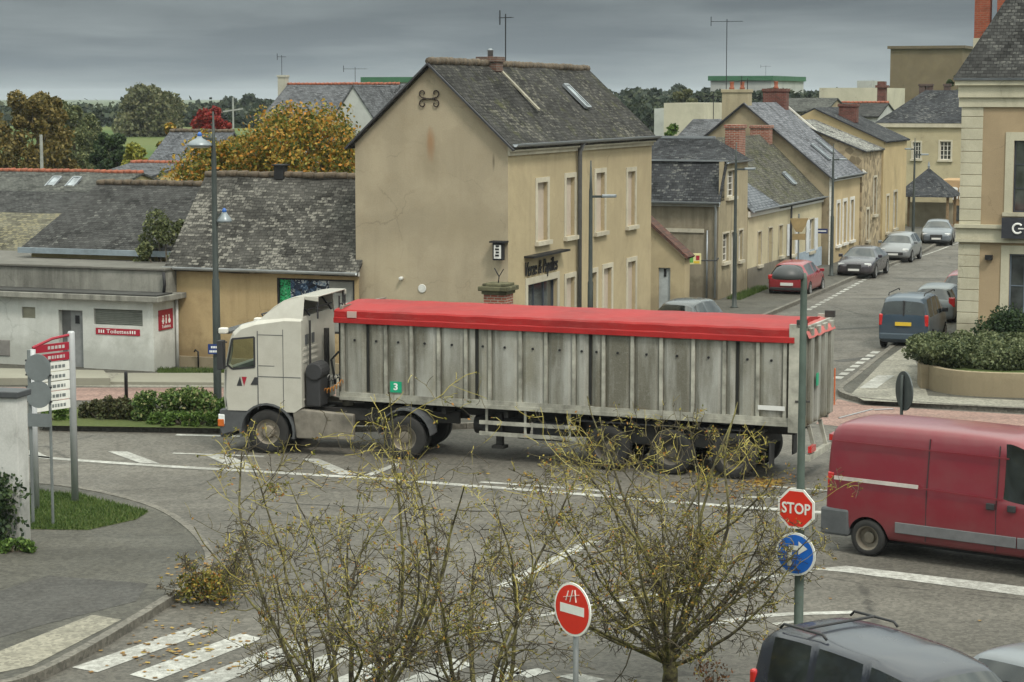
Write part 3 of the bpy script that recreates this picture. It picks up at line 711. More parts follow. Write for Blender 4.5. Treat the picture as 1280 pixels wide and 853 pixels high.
gutter(LH, (-.6, -.27, ze2 - .04), (wl - .02, -.27, ze2 - .04), .085, flat('pale_zinc', (.38, .40, .41), .45, .3))
xc, zc = hit(LH, 'y', dp / 2, 351, 220); MB().box(xc - .16, dp / 2 - .16, zr2, xc + .16, dp / 2 + .16, zr2 + .42).box(xc - .22, dp / 2 - .22, zr2 + .42, xc + .22, dp / 2 + .22, zr2 + .47).build('roof_vent', M_DARK, LH)
# painted panel window
def mural():
    t = NT('spray_painted_panel'); v = t.n('ShaderNodeTexVoronoi', {'Vector': t.coord(scale=(1, 1, 1.2)), 'Scale': 5.5, 'Randomness': 1}); n = t.noise(7, 3, .6, dist=2)
    g_ = t.n('ShaderNodeRGBToBW', {0: v.outputs['Color']}).outputs[0]
    col = t.ramp(t.math('ADD', t.math('MULTIPLY', g_, .5), t.math('MULTIPLY', n, .5)), [(.36, (.01, .012, .02)), (.45, (.03, .06, .12)), (.52, (.10, .17, .27)), (.56, (.60, .62, .62)), (.60, (.02, .03, .06))])
    t.t.nodes[-1]; return t.out(col, .6)
a0, a1, z0, z1 = gw; a1 = min(a1, wl - .2); z0 -= .8
fr = MB(); 
for q in ((a0, a1, z1 - .05, z1), (a0, a0 + .06, z0, z1), (a1 - .06, a1, z0, z1), (a0, a1, z0, z0 + .06)): ply0.box(fr, *q, -.10, -.02)
fo = fr.build('window', M_DARK, LH, uv=False); sp1, sp2 = a0 + (a1 - a0) * .16, a0 + (a1 - a0) * .66
gm = NT('green_spray'); gn = gm.noise(9, 3, .6, dist=2); gmm = gm.out(gm.ramp(gn, [(.42, (.01, .02, .015)), (.5, (.03, .42, .14)), (.62, (.02, .28, .12)), (.68, (.5, .6, .5))]), .6)
for (b0, b1, mm) in ((a0 + .06, sp1, gmm), (sp1, sp2, mural()), (sp2, a1 - .06, plaster('grey_board', (.26, .26, .24), (.12, .12, .11), .7, .4, 5))):
    q = MB(); ply0.box(q, b0, b1, z0 + .06, z1 - .05, -.13, -.09); q.build('painted_panel', mm, fo)
# standpipe and bench-like wall foot
xs, _ = hit(LH, 'y', -.2, 249, 460); sp_ = thing('standpipe', 'thin dark standpipe bent at the top by the tan wall', 'pipe', tuple(mat_of(LH) @ Vector((xs, -.25, .13))), TA)
MB().tube([(0, 0, 0), (0, 0, .50), (-.10, 0, .56), (-.13, 0, .50)], .03, 8).build('pipe', M_DARK, sp_, smooth=True)
MB().box(-.2, -.14, .0, wl - .3, -.002, .46).build('plinth', plaster('worn_plinth', (.40, .34, .24), (.2, .16, .1), .6, .3, 4), LH, bevel=.01)

# ---- toilets
P3 = G(193, 470); TO = thing('public_toilets', 'white flat roofed public toilet block with stained concrete parapet and red signs', 'toilet block', (P3.x, P3.y, 0), TA)
M_WHW = plaster('white_render', (.56, .57, .54), (.33, .33, .29), .5, .6, 21)
M_CONC = plaster('stained_concrete', (.27, .265, .235), (.07, .068, .06), .8, 1.0, 25)
dd = 1.40; zw = 2.28
fy = Pl('y', 0, -1); fx = Pl('x', 0, 1)
door = pxwin(TO, 'y', 0, 73, 103, 388, 466); lou = pxwin(TO, 'y', 0, 117, 178, 387, 407); sm = pxwin(TO, 'y', 0, 27, 44, 384, 398); vt_ = pxwin(TO, 'y', 0, -4, 12, 425, 445)
w = MB(); wall_holes(w, fy, -9, 0, 0, zw, [(door[0], door[1], .12, door[3]), lou, sm, vt_], .22); w.quad((0, 0, 0), (0, dd, 0), (0, dd, zw), (0, 0, zw)); w.quad((-9, 0, 0), (-9, 6, 0), (-9, 6, zw), (-9, 0, zw)); w.build('wall', M_WHW, TO)
w = MB(); fy.box(w, door[0] + (door[1] - door[0]) * .4, door[1], .12, door[3], -.2, -.15); dr = w.build('door', flat('grey_door_paint', (.20, .205, .205), .5), TO)
w = MB(); fy.box(w, door[0], door[0] + (door[1] - door[0]) * .4, .12, door[3], -.23, -.2); w.build('door_panel', flat('grey_door_dark', (.12, .12, .12), .5), TO)
w = MB(); zz_ = .12 + (door[3] - .12) * .82; fy.box(w, door[1] - .35, door[1] - .2, zz_ - .1, zz_ + .15, -.15, -.135); w.build('door_sign', M_DARK, dr)
w = MB()
for k in range(9):
    z = lou[2] + (lou[3] - lou[2]) * (k + .2) / 9; w.bar(fy.p(lou[0], z, -.12), fy.p(lou[1], z, -.12), .09, .012, up=(0, -.6, .8))
fy.box(w, lou[0], lou[1], lou[2], lou[3], -.22, -.2); w.build('louvre', flat('grey_louvre', (.24, .25, .22), .6), TO)
w = MB(); fy.box(w, sm[0], sm[1], sm[2], sm[3], -.12, -.08); w.build('window', flat('frosted', (.22, .21, .16), .4), TO)
w = MB(); fy.box(w, vt_[0], vt_[1], vt_[2], vt_[3], -.10, .03); w.build('vent_box', flat('grey_box', (.17, .16, .15), .6), TO, bevel=.02)
M_RED = flat('sign_red', (.30, .012, .03), .5, 0, .1); M_WSIGN = flat('sign_white', (.72, .72, .70), .45, 0, .06)
q = pxwin(TO, 'y', 0, 120, 175, 411, 419); w = MB(); fy.box(w, q[0], q[1], q[2], q[3], .002, .02); rs = w.build('red_strip_sign', M_RED, TO)
w = MB(); fy.text(w, 'Toilettes', .17, (q[0] + q[1]) / 2, (q[2] + q[3]) / 2, .024, extrude=.002, sx=1.3); w.build('sign_text', M_WSIGN, rs, uv=False)
for k in (0, 1):
    a = q[0] + .1 if k == 0 else q[1] - .35
    w = MB()
    for j in range(3): fy.box(w, a + .08 * j, a + .08 * j + .04, q[2] + .05, q[3] - .05, .021, .025)
    w.build('pictogram', M_WSIGN, rs, uv=False)
q = pxwin(TO, 'x', 0, 197.5, 215, 387, 412); w = MB(); fx.box(w, q[0], q[1], q[2], q[3], .002, .03); rs = w.build('red_square_sign', M_RED, TO)
w = MB(); qa, qz = (q[0] + q[1]) / 2, (q[2] + q[3]) / 2; Wd = q[1] - q[0]
for k, dx in enumerate((-.22, 0.0)):
    c = qa + dx * Wd; fx.box(w, c - .035, c + .035, qz - .12, qz + .06, .032, .036); w.lathe([(.035, .031), (.035, .036)], 12, (0, c, qz + .11), 'x')
    if k == 0: fx.box(w, c - .07, c + .07, qz - .06, qz + .0, .032, .036)
c = qa + .22 * Wd; w.lathe([(.075, .031), (.075, .036)], 16, (0, c + .01, qz - .05), 'x'); fx.box(w, c - .03, c + .01, qz - .02, qz + .09, .037, .039); w.lathe([(.03, .031), (.03, .036)], 12, (0, c - .01, qz + .12), 'x')
fx.text(w, 'Toilettes', .15, qa, q[2] + .10, .034, extrude=.002, sx=1.0); w.build('pictogram', M_WSIGN, rs, uv=False)
# slab, parapet
MB().box(-9.2, -.30, zw, .35, dd + .05, zw + .17).build('roof_slab', M_CONC, TO, bevel=.015)
M_BIT = flat('roof_felt', (.05, .05, .047), .85, 0, .5, 3)
MB().box(-9.2, -.22, zw + .172, .25, .75, zw + .22).build('roof_felt', M_BIT, TO)
zp = hit(TO, 'y', .75, 150, 334)[1]
MB().box(-9.2, .75, zw + .17, -.02, 5.5, zp - .08).build('parapet', M_CONC, TO); MB().box(-9.25, .68, zp - .08, .03, 5.55, zp).build('coping', plaster('dark_coping', (.14, .135, .12), (.05, .05, .045), .7, .5, 3), TO, bevel=.02)
pipe(TO, [(.08, dd - .1, zw), (.08, dd - .1, .12)], .05, flat('white_pipe', (.5, .5, .48), .5)); pipe(TO, [(.03, .62, zp - .1), (.06, .62, zp - .5), (.02, .62, zw + .2)], .05, M_DARK)
# concrete ramps in front
P = G(0, 480); rm = MB(); q = gp([(-60, 468), (130, 472), (138, 482), (-60, 482)], .13); rm.slab([(a.x, a.y, .13) for a in q], (0, 0, .22)); 
r1 = rm.build('entrance_ramp', plaster('ramp_concrete', (.34, .33, .27), (.2, .19, .15), .4, .1, 6), bevel=.01); tag(r1, 'low pale concrete step in front of the white toilet block', 'step')
rm = MB(); q = gp([(136, 481), (150, 470), (300, 470), (300, 482)], .13); rm.slab([(a.x, a.y, .13) for a in q], (0, 0, .09)); r2 = rm.build('concrete_slab', MATS['ramp_concrete'], bevel=.01); tag(r2, 'thin concrete slab at the foot of the tan wall, right of the toilet step', 'slab')
b = G(158, 499, .13); bo = thing('bollard', 'slim dark bollard on the pink paving left of the flower bed', 'bollard', (b.x, b.y, .136))
MB().lathe([(.05, 0), (.05, .72), (.04, .76), (.0, .78)], 12).build('post', M_DARK, bo, smooth=True); MB().lathe([(.07, 0), (.07, .03)], 12).build('foot', M_DARK, bo)
# ---- long roof behind the toilets
p = ux(26, 69.5); HB = thing('back_house', 'low house with plain dark slate roof and blue-grey gutter behind the toilet block', 'house', (p.x, p.y, 0), TA)
M_SL3 = slate('dark_slate', (.045, .045, .044), .3, (.2, .2, .18), row=.13, seed=17)
M_PALEY = plaster('pale_yellow_render', (.44, .37, .20), (.2, .16, .1), .5, .4, 9)
ze, zr = 3.55, 5.50; w = MB(); w.box(.15, .15, 0, 9, 7.5, ze); w.build('wall', M_PALEY, HB)
r = MB(); hipx = hit(HB, 'y', 4, 122, 230)[0]
sag((-.1, -.1, ze), (9.2, -.1, ze), (9.2, 4, zr), (hipx, 4, zr), mb=r, seed=5, n=14); sag((9.2, 8, ze), (-.1, 8, ze), (hipx, 4, zr), (9.2, 4, zr), mb=r, seed=6)
r.add([(-.1, -.1, ze), (hipx, 4, zr), (-.1, 8, ze)], [(0, 1, 2)]); ro = r.build('roof', M_SL3, HB)
t = MB(); ridge_tiles(t, (hipx, 4, zr + .04), (9.2, 4, zr + .04)); t.build('ridge', M_MOSSTILE, ro, smooth=True)
MB().box(-.15, -.2, ze - .16, 5.6, -.1, ze + .02).build('gutter', flat('blue_grey_gutter', (.20, .24, .27), .5), HB)
# low roofs at the far left edge
def simple(name, label, u0, u1, d, depth, vt, ve, wall, roofm, ridge=True, axis='x', cat='house', over=.2):
    """house seen from the front: u0..u1 at distance d, ridge at row vt, eave at row ve"""
    a = ux(u0, d); o = thing(name, label, cat, (a.x, a.y, 0), TA)
    x1 = hit(o, 'y', 0, u1, 120)[0]; ze = hit(o, 'y', 0, (u0 + u1) / 2, ve)[1]
    if axis == 'x': zr = hit(o, 'y', depth / 2, (u0 + u1) / 2, vt)[1]
    else: zr = hit(o, 'y', 0, (u0 + u1) / 2, vt)[1]
    ro = gable_house(o, 0, x1, 0, depth, ze, zr, axis, wall, roofm, ridge=ridge, over=over, seed=d)
    return o, x1, ze, zr, ro
M_SLG = slate('green_grey_slate', (.070, .072, .066), .3, (.2, .2, .17), row=.14, seed=31)
M_SLN = slate('plain_slate', (.085, .088, .095), .1, row=.16, w=.24, seed=37)
M_SLM = slate('lichen_yellow', (.11, .105, .08), .8, (.20, .18, .11), row=.14, seed=41)
simple('shed', 'low shed at the far left with yellow-grey lichen roof', -80, 60, 76, 7, 268, 330, M_PALEY, M_SLM, ridge=False, cat='shed')
simple('shed', 'dark roofed shed at the far left between two paler roofs', -80, 100, 90, 7, 241, 268, M_PALEY, M_SL3, ridge=False, cat='shed')
o, x1, ze, zr, ro = simple('cottage', 'grey roofed cottage with red ridge tiles and two skylights at the far left', -80, 118, 100, 8, 216, 246, M_PALEY, M_SLG, ridge=M_TERR, cat='house')
for uu in (66, 91):
    xa, _ = hit(o, 'y', 2, uu, 230); z_ = ze + (zr - ze) * .5; skylight(ro, [(xa - .22, 1.55, z_ - .18), (xa + .22, 1.55, z_ - .18), (xa + .22, 2.45, z_ + .32), (xa - .22, 2.45, z_ + .32)])
simple('barn', 'grey barn roof with a dark left verge behind the toilet block', 104, 175, 104, 9, 205, 225, M_PALEY, M_SLN, ridge=M_TERR, cat='barn')
o, *_ = simple('slate_house', 'steep slate roof left of the orange autumn tree', 172, 250, 112, 7, 166, 219, M_PALEY, slate('blue_slate_far', (.09, .095, .105), .3, (.2, .2, .2), seed=43))
# background white gable house
M_WHR = plaster('far_white_render', (.42, .43, .42), (.3, .3, .28), .3, .2, 2)
o, x1, ze, zr, ro = simple('village_house', 'far house with long grey roof, red ridge and chimney left of the tall ochre house', 326, 466, 152, 9, 107, 150, M_WHR, M_SLN, ridge=M_TERR)
cxx = hit(o, 'y', 4.5, 354, 105)[0]; chimney(o, cxx, 4.5, zr - 1.8, zr + .75, .65, .5, plaster('pale_stack', (.42, .40, .34), None, .5, .5, 1), pots=0)
antenna(o, cxx - .1, 4.5, zr + .7, zr + 2.2, yaw=.4, big=.4); antenna(o, hit(o, 'y', 4.5, 444, 100)[0], 4.5, zr, zr + 1.3, yaw=.1, big=1.1)
a = ux(414, 146); o2 = thing('white_gable_house', 'far house end with plain white gable and dark verges above the autumn tree', 'house', (a.x, a.y, 0), TA)
zt_ = hit(o2, 'y', 0, 441, 108)[1]; gable_house(o2, 0, 3.3, 0, 6, zt_ - 2.3, zt_, 'y', M_WHR, M_SLN, ridge=False, over=.12)
o3, *_ = simple('grey_roof_house', 'far house with smooth grey roof right of the white gable', 448, 500, 150, 9, 106, 146, M_PALEY, M_SLN, ridge=False)
M_GREEN = flat('green_cladding', (.035, .12, .06), .5); M_PALE = plaster('pale_block', (.40, .41, .39), None, .3, .2, 3)
def hall(name, label, u0, u1, d, vt, vb, dep, wall, band, bh=.35, cat='building'):
    a = ux(u0, d); o = thing(name, label, cat, (a.x, a.y, 0), TA); x1 = hit(o, 'y', 0, u1, 120)[0]; zt = hit(o, 'y', 0, (u0 + u1) / 2, vt)[1]; zb_ = hit(o, 'y', 0, (u0 + u1) / 2, vb)[1]
    MB().box(0, 0, 0, x1, dep, zt).build('wall', wall, o)
    if band: MB().box(-.3, -.3, zb_, x1 + .3, dep + .3, zt + .05).build('roof_band', band, o)
    return o, x1, zt
hall('warehouse', 'far warehouse with dark green roof edge behind the tall ochre house on its left', 455, 560, 260, 97, 103, 20, M_PALE, M_GREEN)
o, x1, zt = hall('warehouse', 'far warehouse with dark green roof edge behind the plastered chimney', 888, 964, 300, 95.5, 101, 20, M_PALE, M_GREEN); antenna(o, x1 * .85, 2, zt, zt + 1.5, big=.9)
# ---- pavement lean-to right of the corner house
p = D(856, 330, 82); LT = thing('lean_to', 'small ochre lean-to with sloping tiled verge and pale door right of the tall ochre house', 'outbuilding', (p.x, p.y, 0), TA)
xl, zl = hit(LT, 'y', 0, 818, 286); _, zr_ = hit(LT, 'y', 0, 857, 323); dq = pxwin(LT, 'y', 0, 823, 838, 335, 384); dq = (dq[0], dq[1], .13, dq[3])
xl -= .6; zl += .5
fy = Pl('y', 0, -1); w = MB(); wall_holes(w, fy, xl, 0, 0, zr_, [(dq[0], dq[1], dq[2], min(dq[3], zr_ - .02))], .15); w.add([(xl, 0, zr_), (0, 0, zr_), (xl, 0, zl)], [(0, 1, 2)]); w.quad((0, 0, 0), (0, .7, 0), (0, .7, zr_), (0, 0, zr_)); w.build('wall', MATS['street_render'], LT)
w = MB(); fy.box(w, dq[0], dq[1], dq[2], min(dq[3], zr_ - .02), -.15, -.1); dr = w.build('door', flat('pale_grey_door', (.36, .39, .40), .5), LT); w = MB(); fy.box(w, dq[0] + .2, dq[0] + .3, 1.5, 1.8, -.1, -.08); w.build('handle', M_DARK, dr)
r = MB(); roof_slab(r, [(xl, -.15, zl + .03), (.12, -.15, zr_ - .02), (.12, .8, zr_ - .02), (xl, .8, zl + .03)], .1); r.build('roof', brickm('brown_tile', (.13, .06, .045), (.07, .04, .03), (.04, .03, .03), .2, .2), LT)
# ---- slate house C
p = G(897, 379); HC_ = thing('slate_house', 'grubby grey-tan house with two tier slate roof and red brick chimney right of the lean-to', 'house', (p.x, p.y, 0), TA)
zf = hit(HC_, 'y', 0, 860, 252)[1]; zs_ = hit(HC_, 'x', 0, 905, 202)[1]; L_c = hit(HC_, 'x', 0, 933, 360)[0]
M_GRUB = plaster('grubby_render', (.27, .235, .175), (.10, .085, .06), .9, .95, 33); M_GRUB2 = plaster('grubby_street_render', (.36, .31, .21), (.15, .12, .08), .6, .9, 35)
w = MB(); w.quad((-8, 0, 0), (0, 0, 0), (0, 0, zf), (-8, 0, zf)); w.build('front_wall', M_GRUB, HC_)
fxc = Pl('x', 0, 1); hs = [pxwin(HC_, 'x', 0, *q) for q in ((908.5, 919, 213, 246), (903, 911, 292, 327), (914, 919, 290, 330), (923, 928, 288, 325))]; hs[2] = (hs[2][0], hs[2][1], .15, hs[2][3])
w = MB(); wall_holes(w, fxc, 0, L_c, 0, zf, [h if h[3] < zf else (h[0], h[1], h[2], zf - .01) for h in hs[1:]], .18); wall_holes(w, fxc, .0, L_c, zf, zs_, [hs[0]] if hs[0][2] > zf else [], .18)
w.quad((0, L_c, zf), (-6, L_c, zf), (-6, L_c, zs_), (0, L_c, zs_)); w.build('street_wall', M_GRUB2, HC_)
for h in hs: window(HC_, fxc, *(h if not (h is not hs[0] and h[3] > zf) else (h[0], h[1], h[2], zf - .01)), nb=4, trim=.07, sill=(h is not hs[2]), name='window' if h is not hs[2] else 'door')
M_SL4 = slate('smooth_dark_slate', (.040, .042, .046), .35, (.22, .22, .2), row=.12, seed=51)
r = MB(); sag((-8, -.2, zf - .05), (.1, -.2, zf - .05), (.1, .9, zs_ - .08), (-8, .9, zs_ - .08), mb=r, seed=2, amp=.03); 
yr = 2.7; zrc = hit(HC_, 'y', yr, 860, 173)[1]
sag((-8, .85, zs_), (.12, .85, zs_), (-.9, yr, zrc), (-8, yr, zrc), mb=r, seed=3, amp=.04); r.add([(.12, .85, zs_), (.12, L_c, zs_), (-.9, yr, zrc)], [(0, 1, 2)]); r.add([(.12, L_c, zs_), (-8, L_c, zs_), (-8, yr, zrc), (-.9, yr, zrc)], [(0, 1, 2, 3)])
r.add([(.0, -.0, zf), (.0, .9, zf), (0, .9, zs_)], [(0, 1, 2)])
ro = r.build('roof', M_SL4, HC_); MB().bar((-8, .84, zs_ + .02), (.14, .84, zs_ + .02), .05, .07).bar((-8, yr, zrc + .04), (-.9, yr, zrc + .04), .14, .1).build('roof_flashing', M_ZINC, ro)
gutter(HC_, (-8, -.28, zf), (.12, -.28, zf), .10); MB().box(-8, -.12, zf - .2, .05, -.003, zf - .06).build('fascia', flat('pale_fascia', (.42, .42, .40), .6), HC_)
gutter(HC_, (.16, .8, zs_ - .03), (.16, L_c, zs_ - .03), .08)
pipe(HC_, [(-.1, -.2, zf - .08), (-.1, -.08, zf - .3), (-.1, -.08, .2)], .05, flat('pale_zinc', (.38, .40, .41), .45, .3)); pipe(HC_, [(-.45, -.08, 3), (-.45, -.08, .2)], .04)
MB().box(-6, -.05, zf - 1.28, -.6, -.003, zf - 1.12).box(-4.3, -.05, zf - 1.1, -4.12, -.003, zf - .2).build('old_roof_scar', plaster('scar_mortar', (.45, .42, .34), (.25, .22, .17), .5, .3, 3), HC_)
M_SK = M_BRICK
yk, _ = hit(HC_, 'x', -.5, 920, 180); kz = hit(HC_, 'x', -.5, 920, 156)[1]
chimney(HC_, -.55, L_c - .1, zs_ - .3, kz, .62, 1.1, M_SK, pots=0)
# ---- cream house D
p2 = G(934, 364); HD = thing('cream_house', 'single storey cream house with half mossy slate roof behind the red hatchback', 'house', tuple(mat_of(HC_) @ Vector((.02, L_c + .03, 0))), TA)
zd = hit(HD, 'x', 0, 940, 262)[1]; zd = 3.58; Ld = hit(HD, 'x', 0, 1026, 333)[0]; run = 3.0; zrd = 6.5
M_CREAM = plaster('cream_render', (.50, .44, .30), (.34, .28, .18), .3, .3, 44)
fxd = Pl('x', 0, 1); hs = [pxwin(HD, 'x', 0, *q) for q in ((947, 951.5, 290, 331), (960.5, 965, 285, 338), (973.5, 978, 282, 320), (988, 993, 279, 318), (1011.5, 1017, 274, 314))]
hs = [(a, b, z0, min(z1, zd - .35)) for a, b, z0, z1 in hs]; hs[1] = (hs[1][0], hs[1][1], .3, hs[1][3])
w = MB(); wall_holes(w, fxd, 0, Ld, 0, zd, hs, .18)
w.add([(0, Ld, 0), (-2 * run, Ld, 0), (-2 * run, Ld, zd), (-run, Ld, zrd), (0, Ld, zd)], [(0, 1, 2, 3, 4)]); w.add([(0, 0, 0), (-2 * run, 0, 0), (-2 * run, 0, zd), (-run, 0, zrd), (0, 0, zd)], [(0, 1, 2, 3, 4)]); w.build('wall', M_CREAM, HD)
for i, h in enumerate(hs):
    if i < 3: window(HD, fxd, *h, kind='shutter', shut=flat('pale_shutter', (.42, .38, .29), .7), trim=.06, name='door' if i == 1 else 'window', sill=i != 1)
    else:
        wo_ = window(HD, fxd, *h, trim=.08)
        for (p_, q_) in ((h[0] - .75, h[0] - .1), (h[1] + .1, h[1] + .75)): m = MB(); fxd.box(m, p_, q_, h[2], h[3], .02, .06); m.build('shutter', flat('white_shutter', (.60, .62, .64), .5), wo_)
m = MB(); fxd.box(m, 0, Ld * .55, 0, 1.05, .0, .04); m.build('plinth', plaster('grey_plinth', (.20, .18, .145), None, .6, .4, 6), HD); m = MB(); fxd.box(m, Ld * .62, Ld, 0, 1.05, .0, .04); m.build('plinth', flat('blue_plinth', (.30, .36, .42), .7), HD)
m = MB(); fxd.box(m, 0, Ld, zd - .3, zd - .05, .0, .10); m.build('cornice', M_FRAME, HD); gutter(HD, (.26, 0, zd - .02), (.26, Ld, zd - .02), .08)
pipe(HD, [(.12, Ld * .52, zd - .05), (.12, Ld * .52, .1)], .05, M_DARK)
r = MB(); sd = (zrd - zd) / run; ys = Ld * .36; M_NEWS = slate('new_blue_slate', (.12, .13, .145), .0, row=.14, w=.22, seed=61); M_MOSS = slate('very_mossy_slate', (.075, .072, .062), .5, (.20, .19, .13), moss=.7, seed=63)
e0 = Vector((.22, 0, zd - .22 * sd + .08)); 
def dslope(y, t): return Vector((.22 + (-run - .22) * t, y, zd - .22 * sd + .1 + (zrd - zd + .22 * sd) * t))
sag(dslope(ys, 0), dslope(Ld, 0), dslope(Ld, 1), dslope(.0, 1), mb=r, seed=8, amp=.10); r.build('roof', M_MOSS, HD)
r = MB(); r.slab([dslope(0, 0), dslope(ys, 0), dslope(.0, 1)], (0, 0, .05)); r.build('roof', M_NEWS, HD)['label'] = 'newer blue-grey slate part of the roof'
r = MB(); sag((-2 * run - .2, Ld, zd - .1), (-2 * run - .2, 0, zd - .1), (-run, 0, zrd + .08), (-run, Ld, zrd + .08), mb=r); ro = r.build('rear_roof', M_MOSS, HD)
ssk = [dslope(Ld * .74, .25), dslope(Ld * .78, .25), dslope(Ld * .78, .42), dslope(Ld * .74, .42)]; skylight(HD, ssk)
chimney(HD, -run, Ld - .5, zrd - .4, zrd + .55, 1.0, .6, M_BRICK, pots=0)
# ---- house E, tall grey roof
HE = thing('grey_roof_house', 'yellow fronted house with smooth grey slate roof, plastered chimney and white-edged windows', 'house', tuple(mat_of(HD) @ Vector((.35, Ld + .1, 0))), TA)
zeE = 4.5; run = 4.4; zrE = hit(HE, 'y', 0, 940, 131)[1]; LE = 7.6
fxe = Pl('x', 0, 1); hs = [pxwin(HE, 'x', 0, *q) for q in ((1046, 1049.5, 254, 306), (1054, 1058, 252, 303), (1063, 1067, 250, 300))]; M_YEL = plaster('yellow_render', (.48, .38, .23), (.35, .27, .15), .3, .3, 71)
w = MB(); wall_holes(w, fxe, 0, LE, 0, zeE, hs, .15); w.build('street_wall', M_YEL, HE)
M_GAB = plaster('ochre_old_gable', (.33, .275, .185), (.14, .12, .08), .9, .6, 73)
w = MB()
for yy in (0, LE): w.add([(0, yy, 0), (-2 * run, yy, 0), (-2 * run, yy, zeE), (-run, yy, zrE), (0, yy, zeE)], [(0, 1, 2, 3, 4)])
w.build('gable_wall', M_GAB, HE)
for h in hs: window(HE, fxe, *h, trim=.17, trimm=M_FRAME)
m = MB(); 
for k in range(14): fxe.box(m, -.02, .28 + .14 * (k % 2), .05 + k * .31, .05 + k * .31 + .29, .0, .04)
m.build('quoins', M_FRAME, HE); m = MB(); fxe.box(m, 0, LE, zeE - .25, zeE - .03, 0, .12); m.build('cornice', M_FRAME, HE)
r = MB(); sE = (zrE - zeE) / run; M_GRS = slate('smooth_grey_slate', (.125, .13, .145), .0, row=.16, w=.26, seed=81)
sag((.25, -.1, zeE - .25 * sE + .1), (.25, LE + .1, zeE - .25 * sE + .1), (-run, LE + .1, zrE + .1), (-run, -.1, zrE + .1), mb=r, amp=.03); sag((-2 * run - .2, LE, zeE - .1), (-2 * run - .2, -.1, zeE - .1), (-run, -.1, zrE + .1), (-run, LE, zrE + .1), mb=r, amp=.02); ro = r.build('roof', M_GRS, HE)
MB().bar((.27, -.13, zeE - .27 * sE + .05), (-run, -.13, zrE + .06), .05, .2, up=(0, -1, .01)).bar((-2 * run - .2, -.13, zeE - .15), (-run, -.13, zrE + .06), .05, .2, up=(0, -1, .01)).build('verge_board', MATS['dark_verge'], ro)
MB().bar((.27, LE + .14, zeE - .27 * sE + .16), (-run, LE + .14, zrE + .2), .08, .12, up=(0, -1, .01)).build('verge_flashing', M_FRAME, ro)
def eslope(y, t): return Vector((.25 + (-run - .25) * t, y, zeE - .25 * sE + .12 + (zrE - zeE + .25 * sE) * t))
for (ya_, yb_, t0, t1) in ((3.2, 3.75, .22, .42), (5.6, 6.1, .30, .48)): skylight(ro, [eslope(ya_, t0), eslope(yb_, t0), eslope(yb_, t1), eslope(ya_, t1)])
gutter(HE, (.32, 0, zeE - .02), (.32, LE, zeE - .02), .08)
ck, cz2 = hit(HE, 'y', .4, 921, 112); ch_ = chimney(HE, ck, .45, zrE - 1.4, cz2, 1.35, .8, plaster('chimney_render', (.36, .31, .21), (.18, .15, .1), .6, .6, 5), pots=2, potm=M_TERR)
antenna(HE, ck - .55, .4, cz2, hit(HE, 'y', .4, 906, 24)[1], yaw=.15, big=1.0); antenna(HE, ck + .6, .2, zrE - .5, hit(HE, 'y', .2, 935, 98)[1], yaw=1.0, big=.5)
ck, cz2 = hit(HE, 'y', LE - .4, 970, 111); chimney(HE, ck, LE - .4, zrE - 1.3, cz2, 1.25, .7, brickm('dark_red_brick', (.17, .05, .04), (.10, .035, .03), (.14, .1, .08)), pots=1)
# small roof and gable behind C (left of E's chimney)
a = ux(849, 112); hx = thing('cottage', 'small grey gabled roof between the tall ochre house and the plastered chimney', 'house', (a.x, a.y, 0), TA)
x1 = hit(hx, 'y', 0, 905, 150)[0]; gable_house(hx, 0, x1 + 1, 0, 6, hit(hx, 'y', 0, 870, 172)[1], hit(hx, 'y', 3, 870, 151)[1], 'x', M_GAB, M_SLN, ridge=False)
xx, zz = hit(hx, 'y', 3, 892, 118); antenna(hx, xx, 3, 6, zz, yaw=.1, big=1.2)
# ---- F1 stone house, F2
def street_house(name, label, y_u0, u1, v_eave, run, zr, wall, roofm, wins, x_off, prev, prevL, gable=None, sides=True):
    o = thing(name, label, 'house', tuple(mat_of(prev) @ Vector((x_off, prevL + .03, 0))), TA)
    L = hit(o, 'x', 0, u1, 300)[0]; ze = hit(o, 'x', 0, (y_u0 + u1) / 2, v_eave)[1]
    fx_ = Pl('x', 0, 1); hs = [pxwin(o, 'x', 0, *q) for q in wins]; hs = [(a, b, z0, min(z1, ze - .2)) for a, b, z0, z1 in hs]
    w = MB(); wall_holes(w, fx_, 0, L, 0, ze, hs, .15)
    for yy in (0, L): w.add([(0, yy, 0), (-2 * run, yy, 0), (-2 * run, yy, ze), (-run, yy, zr), (0, yy, ze)], [(0, 1, 2, 3, 4)])
    w.build('wall', wall, o)
    for h in hs: window(o, fx_, *h, trim=.12)
    r = MB(); s_ = (zr - ze) / run; sag((.2, -.05, ze - .2 * s_ + .1), (.2, L, ze - .2 * s_ + .1), (-run, L, zr + .1), (-run, -.05, zr + .1), mb=r, seed=9); sag((-2 * run, L, ze), (-2 * run, 0, ze), (-run, 0, zr + .1), (-run, L, zr + .1), mb=r); ro = r.build('roof', roofm, o)
    MB().bar((.2, -.08, ze - .2 * s_ + .06), (-run, -.08, zr + .07), .05, .18, up=(0, -1, .01)).build('verge_board', MATS['dark_verge'], ro)
    return o, L, ze
M_STW = stonem('rubble_stone', (.36, .29, .19), 3.2); M_STR = slate('pale_lichen_slate', (.12, .12, .115), 1.0, (.33, .33, .30), seed=91)
F1, LF1, zf1 = street_house('stone_house', 'narrow rubble stone house with pale lichen roof beyond the yellow fronted house', 1078, 1100, 188, 3.8, 7.7 - .6, M_STW, M_STR, ((1092, 1095.5, 222, 268), (1083, 1086, 262, 300)), .1, HE, LE)
